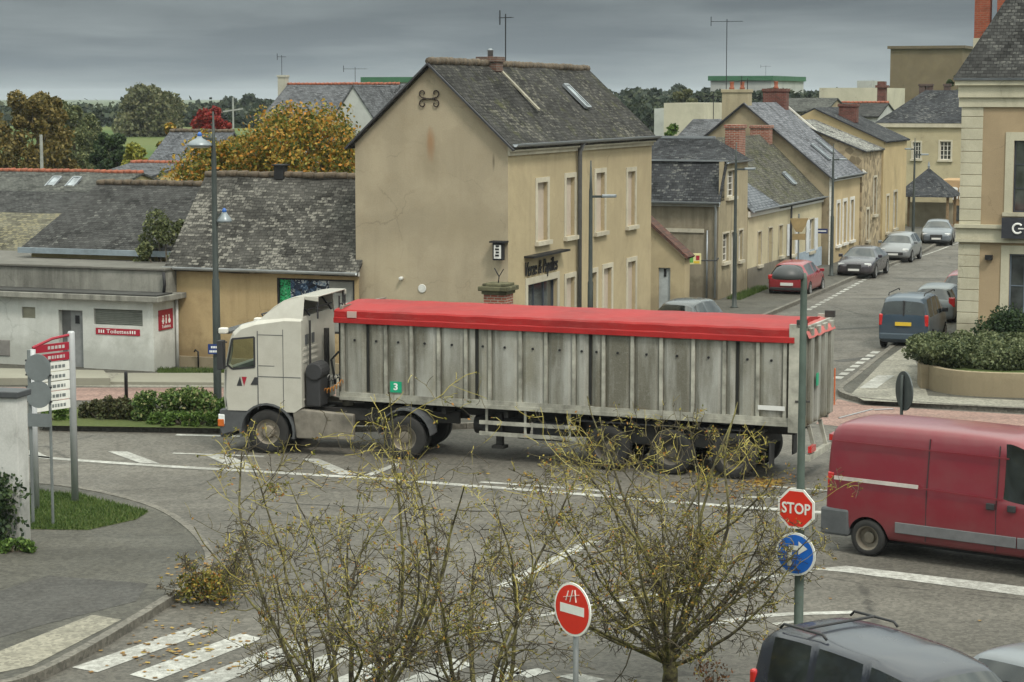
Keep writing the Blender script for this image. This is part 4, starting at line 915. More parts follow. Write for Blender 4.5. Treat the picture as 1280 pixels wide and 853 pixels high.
F2, LF2, zf2 = street_house('ochre_house', 'ochre house with shallow grey roof and red brick chimney near the bend of the street', 1103, 1131, 176, 3.9, 7.75, plaster('gold_render', (.47, .37, .21), (.3, .23, .13), .3, .3, 95), M_SL4, ((1117, 1121, 240, 285), (1108, 1111, 245, 290)), .1, F1, LF1)
ck, cz2 = hit(F2, 'y', 2.5, 1061, 130); chimney(F2, ck, 2.5, 7, cz2, 1.0, .7, MATS['dark_red_brick'], pots=0)
# end of street: big pale house, pavilion, shop wall
a = ux(1098, 150); o = thing('pale_house', 'large pale house with dark hipped slate roof closing the street', 'house', (a.x, a.y, 0), TA); x1 = hit(o, 'y', 0, 1235, 120)[0]; ze = hit(o, 'y', 0, 1150, 154)[1]; zr = hit(o, 'y', 4, 1160, 113)[1]
fy = Pl('y', 0, -1); hs = [pxwin(o, 'y', 0, *q) for q in ((1141, 1151, 178, 199), (1175, 1189, 177, 200))]; M_PB = plaster('stone_yellow', (.44, .385, .255), (.28, .24, .16), .3, .3, 97)
w = MB(); wall_holes(w, fy, 0, x1, 0, ze, hs, .15); w.quad((0, 0, 0), (0, 8, 0), (0, 8, ze), (0, 0, ze)); w.quad((x1, 0, 0), (x1, 8, 0), (x1, 8, ze), (x1, 0, ze)); w.build('wall', M_PB, o)
for h in hs: window(o, fy, *h, nm=3, nb=4, trim=.1)
r = MB(); hp = 2.6; r.add([(-.2, -.2, ze), (x1 + .2, -.2, ze), (x1 - hp, 4, zr), (hp, 4, zr), (-.2, 8.2, ze), (x1 + .2, 8.2, ze)], [(0, 1, 2, 3), (4, 0, 3), (1, 5, 2), (5, 4, 3, 2)]); r.build('roof', M_SL4, o); m = MB(); fy.box(m, -.1, x1 + .1, ze - .3, ze - .02, 0, .18); m.build('cornice', M_TRIM, o)
for uu in (1152, 1161, 1183): xk = hit(o, 'y', 4, uu, 110)[0]; chimney(o, xk, 4.4, zr - .5, zr + .45, .45, .4, brickm('dull_brick', (.12, .07, .06), (.08, .05, .045), (.1, .09, .08)), pots=0)
hall('brown_block', 'plain brown windowless block standing above the far roofs', 1112, 1202, 235, 58, 61, 14, plaster('brown_render', (.17, .135, .085), (.12, .10, .07), .4, .3, 99), flat('brown_edge', (.12, .095, .06), .8), cat='building')
hall('white_block', 'long low white building behind the roofs left of the brown block', 1024, 1102, 200, 110, 112, 12, plaster('off_white', (.48, .45, .36), None, .3, .3, 12), None)
hall('white_tower', 'small white flat topped block rising over the long white building', 1071, 1090, 214, 101, 103, 6, M_PALE, None)
hall('cream_block', 'low cream flat building left of the plastered chimney', 830, 880, 190, 129, 131, 10, plaster('off_white', (.48, .45, .36)), None)
hall('white_shed', 'tiny white sheds far behind the round green bush', 818, 852, 260, 136, 138, 8, M_WHR, None, cat='shed')
o, *_ = simple('village_house', 'small far house with dark roof between the plastered chimney house and the white building', 972, 1032, 160, 8, 124, 140, M_GAB, M_SLG, ridge=False)
o, *_ = simple('village_house', 'far low house with red ridge tiles behind the grey roofed yellow house', 1040, 1098, 168, 8, 130, 146, M_WHR, M_SL3, ridge=M_TERR)
a = ux(1101, 172); o = thing('brick_stack', 'tall dark red brick chimney stack left of the brown block', 'chimney', (a.x, a.y, 0), TA); zz = hit(o, 'y', 0, 1101, 102)[1]
MB().box(-.3, 0, 0, .35, .8, zz - .5).build('stack', MATS['dark_red_brick'], o); MB().box(-.45, -.1, zz - .5, .5, .9, zz - .3).box(-.3, 0, zz - .3, .3, .8, zz).build('stack_cap', MATS['dark_red_brick'], o)
# pavilion
a = ux(1163, 137); o = thing('pavilion', 'small open pavilion with pointed slate roof at the end of the street', 'pavilion', (a.x, a.y, 0), TA); hw = 1.85; ze = HC - (243 - 120) / F * 137; zr = HC - (209 - 120) / F * 137
MB().add([(-hw, -hw, ze), (hw, -hw, ze), (hw, hw, ze), (-hw, hw, ze), (-.0, 0, zr), (-hw, -hw, ze - .06), (hw, -hw, ze - .06), (hw, hw, ze - .06), (-hw, hw, ze - .06)], [(0, 1, 4), (1, 2, 4), (2, 3, 4), (3, 0, 4), (8, 7, 6, 5), (0, 5, 6, 1), (1, 6, 7, 2), (2, 7, 8, 3), (3, 8, 5, 0)]).build('roof', M_SL4, o)
MB().lathe([(.05, zr - .1), (.08, zr + .1), (.02, zr + .4)], 8).build('finial', M_ZINC, o)
for sx in (-1, 1):
    for sy in (-1, 1): MB().box(sx * 1.5 - .08, sy * 1.5 - .08, 0, sx * 1.5 + .08, sy * 1.5 + .08, ze).build('post', flat('oak_post', (.22, .15, .08), .8), o)
MB().box(-1.4, 1.3, 0, 1.4, 1.5, 1.6).build('back_panel', plaster('pale_panel', (.4, .35, .25)), o)
a = ux(1132, 141); o = thing('garden_wall', 'low cream wall under the pale house behind the pavilion', 'wall', (a.x, a.y, 0), TA); MB().box(-3, 0, 0, 3.2, .3, 2.3).build('wall', M_PB, o); MB().box(-3.05, -.05, 2.3, 3.25, .35, 2.4).build('coping', M_TRIM, o)
a = ux(1170, 139); o = thing('shop_front', 'far shop front with white lettering beside the pavilion', 'shop', (a.x, a.y, 0), TA); x1 = hit(o, 'y', 0, 1235, 120)[0]
MB().box(0, 1.9, 0, x1, 6, 2.95).build('wall', plaster('orange_tan', (.40, .27, .15), None, .4, .3, 3), o); m = MB(); Pl('y', 1.9, -1).text(m, 'CR', 1.15, 1.25, 2.05, .05, extrude=.03, bold=.02); m.build('shop_lettering', M_WSIGN, o, uv=False)
MB().box(.3, 1.85, .3, 1.6, 1.898, 1.3).build('shop_window', M_GLASS, o)
# ---- right corner building (bank)
p = D(1200, 250, 72); RB = thing('corner_building', 'tall tan corner building with pale stone quoins and steep slate roof at the right edge', 'building', (p.x, p.y, 0), TA)
fy = Pl('y', 0, -1); ztop = hit(RB, 'y', 0, 1240, 122)[1]; zcor = hit(RB, 'y', 0, 1240, 103)[1]
M_RBW = plaster('tan_front_render', (.36, .275, .175), (.26, .2, .13), .3, .25, 101); M_QU = plaster('pale_quoin', (.50, .47, .36), (.28, .25, .18), .5, .5, 103)
h1 = pxwin(RB, 'y', 0, 1268, 1300, 176, 266); h2 = pxwin(RB, 'y', 0, 1262, 1300, 318, 398)
w = MB(); wall_holes(w, fy, 0, 9, 0, ztop, [h1, h2], .2); w.quad((0, 0, 0), (0, 12, 0), (0, 12, ztop), (0, 0, ztop)); w.build('wall', M_RBW, RB)
window(RB, fy, *h1, trim=.28, trimm=M_QU, nm=2, nb=3, frame=flat('dark_frame', (.04, .045, .06), .4)); window(RB, fy, *h2, trim=.28, trimm=M_QU, nm=2, nb=2, frame=flat('blue_grey_frame', (.13, .16, .20), .4), sill=False)
m = MB(); zq = 0; k = 0
while zq < ztop - .3:
    wq = .71; fy.box(m, -.012, wq, zq + .008, zq + .382, -.05, .03); zq += .39; k += 1
m.build('quoins', M_QU, RB, bevel=.012)
zb0 = hit(RB, 'y', 0, 1240, 303)[1]; zb1 = hit(RB, 'y', 0, 1240, 281)[1]
m = MB(); fy.box(m, -.1, 9, zb0 + .1, zb1 - .12, 0, .10); fy.box(m, -.14, 9, zb1 - .12, zb1, 0, .2); fy.box(m, -.12, 9, zb0, zb0 + .1, 0, .15); m.build('string_course', M_QU, RB)
m = MB(); fy.box(m, -.1, 9, ztop - .32, ztop, 0, .08); fy.box(m, -.12, 9, ztop, zcor - .1, -.2, .16); fy.box(m, -.22, 9, zcor - .1, zcor + .06, -.3, .28); m.build('cornice', M_QU, RB)
m = MB(); 
for k in range(2): fy.box(m, -.26, 9, zcor + .062, zcor + .14, -.2, .34)
m.build('gutter', M_ZINC, RB)
r = MB(); r.add([(-.3, -.3, zcor + .1), (9, -.3, zcor + .1), (9, 2.6, zcor + 4.2), (1.9, 2.4, zcor + 4.2), (-.3, 12, zcor + .1), (1.9, 10, zcor + 4.2)], [(0, 1, 2, 3), (4, 0, 3, 5)]); r.build('roof', M_SL3, RB)
for uu in (1229, 1257):
    xk = hit(RB, 'y', 3.2, uu, 20)[0]; zk = hit(RB, 'y', 3.2, uu, 48)[1]
    c_ = MB().box(xk - .28, 2.9, zcor, xk + .28, 3.5, zk).build('chimney', M_QU, RB); MB().box(xk - .26, 2.92, zk, xk + .26, 3.48, zk + 2.6).build('chimney_shaft', brickm('orange_brick', (.34, .09, .05), (.26, .07, .04), (.25, .12, .08)), c_)
q = pxwin(RB, 'y', 0, 1254, 1310, 272, 298); m = MB(); fy.box(m, *q, .21, .36); sg = m.build('shop_sign', flat('anthracite_sign', (.035, .037, .045), .4), RB)
m = MB(); ca, cz_ = hit(RB, 'y', -.37, 1272, 286); m.tube([(ca + .16 * math.cos(a), -.37, cz_ + .16 * math.sin(a)) for a in [R(40) + R(280) * k / 16 for k in range(17)]], .035, 6); m.bar((ca + .02, -.37, cz_), (ca + .2, -.37, cz_), .05, .04); m.build('sign_emblem', M_WSIGN, sg)
xk, zk = hit(RB, 'y', -.1, 1236, 322); MB().box(xk - .12, -.2, zk - .08, xk + .12, -.002, zk + .08).build('wall_lamp', M_DARK, RB)
# ================================================================== VEHICLES
M_RUB = flat('tyre_rubber', (.022, .021, .020), .85, 0, .35, 9); M_PLA = flat('black_plastic', (.028, .028, .03), .6, 0, .25)
M_ALLOY = flat('alloy', (.42, .42, .42), .35, .8, .2); M_STEEL = flat('dull_steel_rim', (.20, .175, .14), .55, .4, .4)
M_CGL = glassm('car_glass', (.014, .018, .018)); M_TAIL = paintm('tail_lamp_red', (.45, .015, .015), .2, .05); M_HEAD = glassm('head_lamp_glass', (.45, .46, .46)); M_PLW = flat('plate_white', (.62, .62, .60), .4, 0, .05); M_PLY = flat('plate_yellow', (.62, .42, .04), .4, 0, .05)
def wheel_mesh(R_, w, rim_r, rimm, style='alloy', prefix='wheel', par=None, x=0, y=0, side=1, hubs=5, zc=None):
    z = R_ if zc is None else zc
    t = MB(); h = w / 2
    t.lathe([(rim_r, -h * .9), (rim_r + .02, -h), (R_ - .05, -h), (R_ - .012, -h * .82), (R_, -h * .5), (R_ - .006, -h * .2), (R_ - .006, h * .2), (R_, h * .5), (R_ - .012, h * .82), (R_ - .05, h), (rim_r + .02, h), (rim_r, h * .9)], 32, (x, y, z), 'y', caps=False)
    o = t.build(prefix, M_RUB, par, smooth=True, uv=False)
    r = MB(); s = side
    if style == 'truck':
        r.lathe([(rim_r + .01, s * h * .92), (rim_r - .02, s * h * .8), (rim_r - .05, s * h * .45), (rim_r * .55, s * h * .40), (rim_r * .50, s * h * .75), (rim_r * .42, s * h * .95), (.001, s * h * 1.0)], 24, (x, y, z), 'y', caps=False)
        for k in range(10):
            a = 2 * math.pi * k / 10; c = (x + rim_r * .62 * math.cos(a), y, z + rim_r * .62 * math.sin(a)); r.lathe([(.022, s * h * .38), (.022, s * h * .62), (.001, s * h * .64)], 6, c, 'y')
    elif style == 'deep':
        r.lathe([(rim_r + .01, s * h * .95), (rim_r - .015, s * h * .85), (rim_r - .04, -s * h * .1), (rim_r * .5, -s * h * .2), (rim_r * .48, s * h * .3), (rim_r * .34, s * h * .36), (.001, s * h * .4)], 24, (x, y, z), 'y', caps=False)
    else:
        r.lathe([(rim_r + .005, s * h * .95), (rim_r - .02, s * h * .86), (rim_r - .03, s * h * .35), (.001, s * h * .3)], 24, (x, y, z), 'y', caps=False)
        for k in range(hubs):
            a = 2 * math.pi * k / hubs; r.bar((x, y + s * h * .72, z), (x + (rim_r - .02) * math.cos(a), y + s * h * .80, z + (rim_r - .02) * math.sin(a)), rim_r * .30, .03, up=(0, 1, 0))
        r.lathe([(.06, s * h * .6), (.06, s * h * .85), (.001, s * h * .88)], 12, (x, y, z), 'y')
    r.build('rim', rimm, o, smooth=False, uv=False)
    return o
def car(root, st, paint, wheels, win_x, rear_glass, front_glass, wr=.31, ww=.20, rim=M_ALLOY, extra=None, sub=2, arch=1.14, trim=M_PLA, rstyle='alloy', roof_bars=False, plate=M_PLW, rearsplit=False, lampz=.8, sill=None):
    """st: stations rear->front (x, zb, zbelt, ztop, wb, wt). win_x: list of (x0,x1) side glass intervals, matched to stations"""
    half = []
    vs = []; fs = []; mi = []
    for (x, zb, zl, zt, wb, wt_) in st:
        gl = zt - zl > .16
        y5, z5 = (wt_ + .02, zt - .10) if gl else (wb * .90, zl + (zt - zl) * .45)
        y6, z6 = (wt_ * .86, zt - .025) if gl else (wb * .72, zl + (zt - zl) * .85)
        P = [(0, zb), (wb * .80, zb), (wb * .97, zb + .06), (wb * 1.0, zb + (zl - zb) * .45), (wb * .985, zl - .05), (wb * .955, zl), (y5, z5), (y6, z6), (0, zt)]
        ring = [(x, y, z) for y, z in P] + [(x, -y, z) for y, z in P[-2:0:-1]]
        vs += ring
    n = 16; m = len(st)
    for i in range(m - 1):
        xm = (st[i][0] + st[i + 1][0]) / 2
        for k in range(n):
            fs.append((i * n + k, i * n + (k + 1) % n, (i + 1) * n + (k + 1) % n, (i + 1) * n + k))
            side = k in (5, 10); top = k in (6, 7, 8, 9); tin = k in (6, 7, 8, 9)
            g = 0
            if side and any(a < xm < b for a, b in win_x): g = 1
            if tin and (rear_glass[0] < xm < rear_glass[1] or front_glass[0] < xm < front_glass[1]): g = 1
            if sill and k in (1, 14) : g = 2
            mi.append(g)
    fs.append(tuple(range(n))); mi.append(0); fs.append(tuple(range((m - 1) * n, m * n))[::-1]); mi.append(0)
    me = bpy.data.meshes.new('b'); me.from_pydata(vs, [], fs)
    for mm in (paint, M_CGL, trim): me.materials.append(mm)
    me.polygons.foreach_set('material_index', mi)
    bm = bmesh.new(); bm.from_mesh(me); bmesh.ops.recalc_face_normals(bm, faces=bm.faces)
    cl = bm.edges.layers.float.get('crease_edge') or bm.edges.layers.float.new('crease_edge')
    for e_ in bm.edges:
        ms = {f.material_index for f in e_.link_faces}
        if len(ms) > 1: e_[cl] = .92
    vl = bm.verts.layers.float.get('crease_vert') or bm.verts.layers.float.new('crease_vert')
    for v in bm.verts:
        ce = [e_ for e_ in v.link_edges if e_[cl] > .5]
        if len(ce) == 2:
            a_, b_ = [(e_.other_vert(v).co - v.co).normalized() for e_ in ce]
            if a_.dot(b_) > -.75: v[vl] = .8
    bm.to_mesh(me); bm.free()
    ob = bpy.data.objects.new('b', me); COL.objects.link(ob); md = ob.modifiers.new('s', 'SUBSURF'); md.levels = sub; md.render_levels = sub
    cut = MB()
    for (x, _) in wheels:
        for s in (-1, 1): cut.lathe([(wr * arch, s * .45), (wr * arch, s * 1.4)], 28, (x, 0, wr), 'y')
    co = cut.build('c', M_PLA, None, uv=False)
    bm = bmesh.new(); bm.from_mesh(co.data); bmesh.ops.recalc_face_normals(bm, faces=bm.faces); bm.to_mesh(co.data); bm.free()
    bd = ob.modifiers.new('b', 'BOOLEAN'); bd.operation = 'DIFFERENCE'; bd.object = co; bd.solver = 'EXACT'
    dg = bpy.context.evaluated_depsgraph_get(); em = bpy.data.meshes.new_from_object(ob.evaluated_get(dg)); bpy.data.objects.remove(ob); bpy.data.objects.remove(co)
    bm = bmesh.new(); bm.from_mesh(em)
    # glass regions become parts of their own
    seen = set(); bm.faces.ensure_lookup_table(); groups = []
    for f in bm.faces:
        if f.material_index == 1 and f.index not in seen:
            stack = [f]; seen.add(f.index); grp = []
            while stack:
                q = stack.pop(); grp.append(q)
                for e_ in q.edges:
                    for h in e_.link_faces:
                        if h.material_index == 1 and h.index not in seen: seen.add(h.index); stack.append(h)
            groups.append(grp)
    body = None
    def from_faces(faces, name, mats, par, keepmi=False):
        idx = {}; V = []; Fc = []; MI = []
        for f in faces:
            t = []
            for v in f.verts:
                if v.index not in idx: idx[v.index] = len(V); V.append(v.co.copy())
                t.append(idx[v.index])
            Fc.append(t); MI.append(f.material_index if keepmi else 0)
        me2 = bpy.data.meshes.new(name); me2.from_pydata(V, [], Fc)
        for q in mats: me2.materials.append(q)
        me2.polygons.foreach_set('material_index', MI); me2.polygons.foreach_set('use_smooth', [True] * len(Fc))
        o2 = bpy.data.objects.new(name, me2); COL.objects.link(o2); o2.parent = par; return o2
    body = from_faces([f for f in bm.faces if f.material_index != 1], 'body', [paint, M_CGL, trim], root, True)
    try: body.data.set_sharp_from_angle(angle=R(38))
    except Exception: pass
    for grp in groups:
        c = sum((f.calc_center_median() for f in grp), Vector()) / len(grp)
        nm = 'windscreen' if front_glass[0] < c.x < front_glass[1] and abs(c.y) < .2 else 'rear_window' if abs(c.y) < .2 else 'window'
        from_faces(grp, nm, [M_CGL], root)
    bm.free()
    # dark lining under the shell so the arches and glass do not show through
    x0, x1 = st[0][0], st[-1][0]
    li = MB(); li.box(x0 + .35, -.52, .2, x1 - .35, .52, .62); li.build('underbody', M_PLA, root, uv=False)
    for (x, yw) in wheels:
        for s in (-1, 1): wheel_mesh(wr, ww, wr * .64, rim, rstyle, 'wheel', root, x, s * yw, s)
    return body
def lamp_patch(root, name, mat, x, y, z, sx, sy, sz, lab=None):
    for s in (-1, 1):
        m = MB(); m.box(x - sx, s * y - sy, z - sz, x + sx, s * y + sy, z + sz); o = m.build(name, mat, root, bevel=min(sx, sy, sz) * .6, uv=False)
def mirrors(root, x, y, z, mat, s=1.0):
    for k in (-1, 1):
        m = MB(); m.box(x - .06 * s, k * y - .09 * s, z, x + .06 * s, k * y + .11 * s, z + .15 * s); m.build('wing_mirror', mat, root, bevel=.03 * s, uv=False)
HATCH = [(-1.98, .42, .60, .74, .70, .50), (-1.93, .28, .80, .93, .80, .62), (-1.86, .24, .90, 1.0, .83, .66), (-1.60, .20, .94, 1.38, .85, .55), (-1.48, .20, .94, 1.43, .86, .56), (-1.1, .20, .94, 1.47, .87, .57), (-.38, .20, .93, 1.50, .87, .58), (-.28, .20, .93, 1.50, .87, .58), (.25, .20, .92, 1.46, .87, .57), (.45, .20, .92, 1.42, .87, .57), (.62, .20, .92, 1.35, .87, .56), (1.10, .20, .90, .98, .86, .62), (1.65, .20, .76, .86, .83, .6), (1.90, .24, .62, .70, .76, .5), (1.99, .34, .50, .55, .62, .4)]
HW = ([(-1.4, -.4), (-.27, .44)], (-1.85, -1.55), (.63, 1.09))
SEDAN = [(-2.3, .42, .62, .72, .72, .5), (-2.25, .28, .84, .93, .82, .62), (-1.75, .24, .93, 1.0, .87, .66), (-1.62, .22, .93, 1.03, .88, .66), (-1.05, .20, .93, 1.34, .89, .58), (-.9, .20, .93, 1.39, .90, .57), (-.30, .20, .93, 1.43, .90, .57), (-.2, .20, .93, 1.43, .90, .57), (.45, .20, .92, 1.40, .90, .57), (.6, .20, .92, 1.34, .90, .56), (1.15, .20, .90, .98, .89, .62), (1.8, .20, .80, .88, .87, .6), (2.18, .22, .68, .76, .80, .5), (2.3, .32, .54, .58, .66, .4)]
SW = ([(-.95, -.31), (-.19, .5)], (-1.6, -1.1), (.61, 1.14))
MPV = [(-2.10, .38, .70, 1.0, .76, .6), (-2.08, .26, 1.08, 1.20, .82, .72), (-2.0, .22, 1.08, 1.66, .85, .66), (-1.88, .22, 1.08, 1.76, .86, .67), (-1.75, .22, 1.08, 1.79, .87, .68), (-1.02, .22, 1.07, 1.82, .88, .68), (-.92, .22, 1.07, 1.82, .88, .68), (-.08, .22, 1.06, 1.80, .88, .68), (.02, .22, 1.06, 1.80, .88, .68), (.62, .22, 1.05, 1.72, .88, .66), (.74, .22, 1.05, 1.66, .88, .65), (1.40, .22, 1.0, 1.08, .87, .66), (1.85, .24, .88, .96, .84, .6), (2.08, .28, .66, .74, .76, .5), (2.15, .36, .52, .56, .62, .4)]
MW = ([(-1.74, -1.03), (-.91, -.09), (.03, .61)], (-2.07, -1.99), (.75, 1.39))
VAN = [(-2.62, .50, .85, 1.2, .90, .8), (-2.60, .34, 1.30, 2.20, .98, .84), (-2.52, .30, 1.30, 2.42, 1.0, .86), (-2.30, .30, 1.32, 2.48, 1.02, .87), (-.3, .30, 1.34, 2.50, 1.02, .87), (.95, .30, 1.34, 2.48, 1.02, .86), (1.12, .30, 1.30, 2.45, 1.02, .84), (1.50, .30, 1.28, 2.28, 1.02, .82), (1.62, .30, 1.27, 2.18, 1.02, .80), (2.35, .30, 1.18, 1.30, .98, .7), (2.75, .34, .95, 1.06, .90, .6), (2.85, .42, .66, .74, .74, .5)]
def heading(p, q): return math.atan2(q[1] - p[1], q[0] - p[0])
def place(name, label, cat, u, v, hd, off=(0, 0), group=None):
    """car with its outline centre at the ground point under (u,v)"""
    p = G(u, v); o = thing(name, label, cat, (p.x, p.y, 0), hd, group); return o
STH = math.atan2(.936, .352)        # pointing away along the street
def backed(o, dx): 
    d = Vector((math.cos(o.rotation_euler[2]), math.sin(o.rotation_euler[2]), 0)); o.location = o.location + d * dx
GR = 'cars parked along the street'
# red hatchback, seen from behind
o = place('parked_car', 'red hatchback parked tail towards us on the pavement by the cream house', 'car', 983, 372, STH, group=GR); backed(o, 2.0)
car(o, HATCH, paintm('car_red', (.24, .012, .022), .25, .15), [(-1.25, .78), (1.22, .78)], *HW)
lamp_patch(o, 'tail_light', M_TAIL, -1.86, .72, .84, .07, .12, .10); m = MB(); m.box(-2.03, -.27, .50, -1.96, .27, .62); m.build('number_plate', M_PLW, o); mirrors(o, .75, .92, .92, MATS['car_red'])
m = MB(); m.box(-2.02, -.72, .30, -1.90, .72, .42); m.build('bumper_trim', M_PLA, o, bevel=.02)
# dark saloon facing us
o = place('parked_car', 'black saloon parked facing us on the left of the street behind the red hatchback', 'car', 1067, 349, STH + math.pi, group=GR); backed(o, -2.3)
car(o, SEDAN, paintm('car_black', (.030, .028, .040), .22, .2), [(-1.42, .8), (1.42, .8)], *SW, wr=.33)
lamp_patch(o, 'headlight', M_HEAD, 2.12, .62, .66, .08, .17, .07); mirrors(o, .85, .94, .92, MATS['car_black'])
m = MB(); m.box(2.22, -.34, .40, 2.34, .34, .70); m.build('grille', M_PLA, o, bevel=.03); m = MB(); m.box(2.345, -.26, .38, 2.36, .26, .48); m.build('number_plate', M_PLW, o)
# silver hatch facing us
o = place('parked_car', 'silver hatchback parked facing us behind the black saloon', 'car', 1116, 329, STH + math.pi, group=GR); backed(o, -2.0)
car(o, HATCH, paintm('car_silver', (.19, .20, .21), .28, .15, metal=.3), [(-1.25, .78), (1.22, .78)], *HW)
lamp_patch(o, 'headlight', M_HEAD, 1.82, .60, .66, .1, .16, .08); mirrors(o, .75, .92, .92, MATS['car_silver']); m = MB(); m.box(1.92, -.5, .42, 2.03, .5, .56); m.build('grille', M_PLA, o, bevel=.02); MB().box(2.04, -.26, .40, 2.05, .26, .5).build('number_plate', M_PLW, o)
# far dark grey saloon facing us
o = place('parked_car', 'blue-grey car farthest up the street, facing us near the pavilion', 'car', 1170, 308, STH + math.pi + .12, group=GR); backed(o, -2.3)
car(o, SEDAN, paintm('car_bluegrey', (.10, .12, .145), .28, .15), [(-1.42, .8), (1.42, .8)], *SW, wr=.33)
lamp_patch(o, 'headlight', M_HEAD, 2.12, .62, .66, .08, .17, .07); m = MB(); m.box(2.22, -.34, .40, 2.34, .34, .66); m.build('grille', M_PLA, o, bevel=.03); MB().box(2.345, -.26, .38, 2.36, .26, .48).build('number_plate', M_PLW, o)
# blue leisure van seen from behind
o = place('parked_van', 'small dark blue leisure van with yellow rear plate parked on the right of the street', 'van', 1128, 438, STH, group=GR); backed(o, 2.15)
car(o, MPV, paintm('car_steel_blue', (.026, .048, .075), .28, .2), [(-1.35, .78), (1.30, .78)], *MW)
lamp_patch(o, 'tail_light', M_TAIL, -2.03, .76, 1.0, .06, .07, .20); m = MB(); m.box(-2.14, -.27, .82, -2.07, .27, .94); m.build('number_plate', M_PLY, o); mirrors(o, .85, .93, 1.05, M_PLA)
m = MB(); m.box(-2.18, -.80, .34, -2.02, .80, .56); m.build('bumper', flat('blue_grey_bumper', (.05, .07, .09), .6), o, bevel=.04); m = MB(); m.box(-2.085, -.03, 1.1, -1.99, .03, 1.66); m.build('door_seam', M_PLA, o)
for s in (-1, 1): MB().tube([(-1.6, s * .60, 1.80), (-1.5, s * .60, 1.87), (.3, s * .60, 1.87), (.45, s * .60, 1.80)], .02, 6).build('roof_rail', M_PLA, o)
# grey hatch ahead of it
o = place('parked_car', 'grey hatchback with red tail lamps ahead of the dark blue leisure van', 'car', 1164, 408, STH, group=GR); backed(o, 2.0)
car(o, HATCH, paintm('car_grey', (.15, .17, .18), .28, .2), [(-1.25, .78), (1.22, .78)], *HW)
lamp_patch(o, 'tail_light', M_TAIL, -1.86, .72, .90, .07, .12, .18); MB().box(-2.03, -.27, .55, -1.96, .27, .66).build('number_plate', M_PLW, o)
o = place('parked_car', 'red car mostly hidden behind the quoins of the right corner building', 'car', 1200, 388, STH, group=GR); backed(o, 2.0)
car(o, HATCH, MATS['car_red'], [(-1.25, .78), (1.22, .78)], *HW); lamp_patch(o, 'tail_light', M_TAIL, -1.86, .72, .84, .07, .12, .10)
# car behind the trailer
o = place('parked_car', 'dark car with pale bonnet parked by the lean-to, half hidden by the red tarpaulin', 'car', 857, 419, STH + math.pi - .1, group=GR); o.location = (5.95, 73.3, .0)
car(o, HATCH, paintm('car_pale_grey', (.06, .07, .075), .25, .15, metal=.2), [(-1.25, .78), (1.22, .78)], *HW); lamp_patch(o, 'headlight', M_HEAD, 1.82, .60, .66, .1, .16, .08); mirrors(o, .75, .92, .92, M_PLA)
# red panel van
VH = math.atan2(-.59, .81)
o = thing('panel_van', 'red high roof panel van with grey rear bumper driving off to the right', 'van', (0, 0, 0), VH)
rw = G(1085, 695); d = Vector((math.cos(VH), math.sin(VH), 0)); n_ = Vector((-d.y, d.x, 0)); o.location = rw + d * 1.72 + n_ * .95
VR = paintm('van_red', (.160, .007, .017), .30, .35, (.16, .10, .09))
car(o, VAN, VR, [(-1.72, .90), (1.73, .90)], [(.96, 1.6)], (9, 10), (1.63, 2.34), wr=.345, ww=.22, rim=M_STEEL, arch=1.16, rstyle='deep')
for s in (-1, 1):
    m = MB(); m.box(-2.69, min(s * .55, s * 1.03), .32, -2.10, max(s * .55, s * 1.03), .84); m.build('bumper_corner', flat('grey_bumper', (.085, .09, .095), .6), o, bevel=.05)
    m = MB(); m.box(-2.585, min(s * .80, s * .955), .98, -2.44, max(s * .80, s * .955), 1.5); m.build('tail_light', M_TAIL, o, bevel=.02)
    m = MB(); m.bar((-2.40, s * 1.035, 1.42), (-.70, s * 1.04, 1.42), .02, .07); m.build('side_rail', flat('pale_rail', (.5, .45, .42), .4), o)
    m = MB(); m.bar((-1.15, s * 1.025, .62), (1.20, s * 1.025, .62), .03, .20); m.bar((1.22, s * 1.025, .62), (2.1, s * 1.01, .62), .03, .20); m.build('side_moulding', flat('grey_moulding', (.12, .12, .125), .6), o, bevel=.01)
    m = MB(); m.bar((-2.45, s * .955, 2.10), (1.0, s * .955, 2.10), .02, .025); m.bar((-.70, s * 1.035, 1.40), (.90, s * 1.035, 1.36), .02, .03); m.build('body_crease', VR, o)
    for xx in (-.55, .80): 
        m = MB(); m.bar((xx, s * 1.008, .42), (xx, s * 1.008, 1.33), .01, .016, up=(1, 0, 0)); m.bar((xx, s * 1.0, 1.33), (xx, s * .885, 2.3), .01, .016, up=(1, 0, 0)); m.build('door_gap', M_PLA, o)
    for xx in (.62, 1.02): MB().box(xx, s * 1.035 - .02, 1.16, xx + .16, s * 1.035 + .025, 1.28).build('handle', M_PLA, o, bevel=.015)
MB().tube([(-2.50, -.7, 2.49), (-2.50, .7, 2.49)], .015, 6).tube([(-2.50, .78, 2.47), (-2.1, .78, 2.52)], .015, 6).build('roof_ladder_rail', M_ALLOY, o)
# navy leisure van in the foreground at the bottom right
o = thing('parked_van', 'dark navy leisure van with roof rails in the bottom right corner, its rear towards the signs', 'van', (0, 0, 0), math.atan2(-.83, .55))
pr = D(1007, 783, 26.9); d = Vector((.552, -.834, 0)); o.location = Vector((pr.x, pr.y, 0)) + d * 1.95
o['label'] = 'dark navy leisure van with roof rails in the bottom right corner'
car(o, MPV, paintm('car_navy', (.012, .015, .026), .25, .15), [(-1.35, .78), (1.30, .78)], *MW)
lamp_patch(o, 'tail_light', M_TAIL, -2.03, .76, 1.0, .06, .07, .20); mirrors(o, .85, .93, 1.05, M_PLA)
for s in (-1, 1): MB().tube([(-1.75, s * .60, 1.77), (-1.68, s * .60, 1.835), (-.95, s * .60, 1.85), (-.88, s * .60, 1.80)], .018, 8).build('roof_rail', M_PLA, o, smooth=True)
MB().tube([(-1.3, -.60, 1.85), (-1.3, .60, 1.85)], .018, 6).build('crossbar', M_PLA, o)
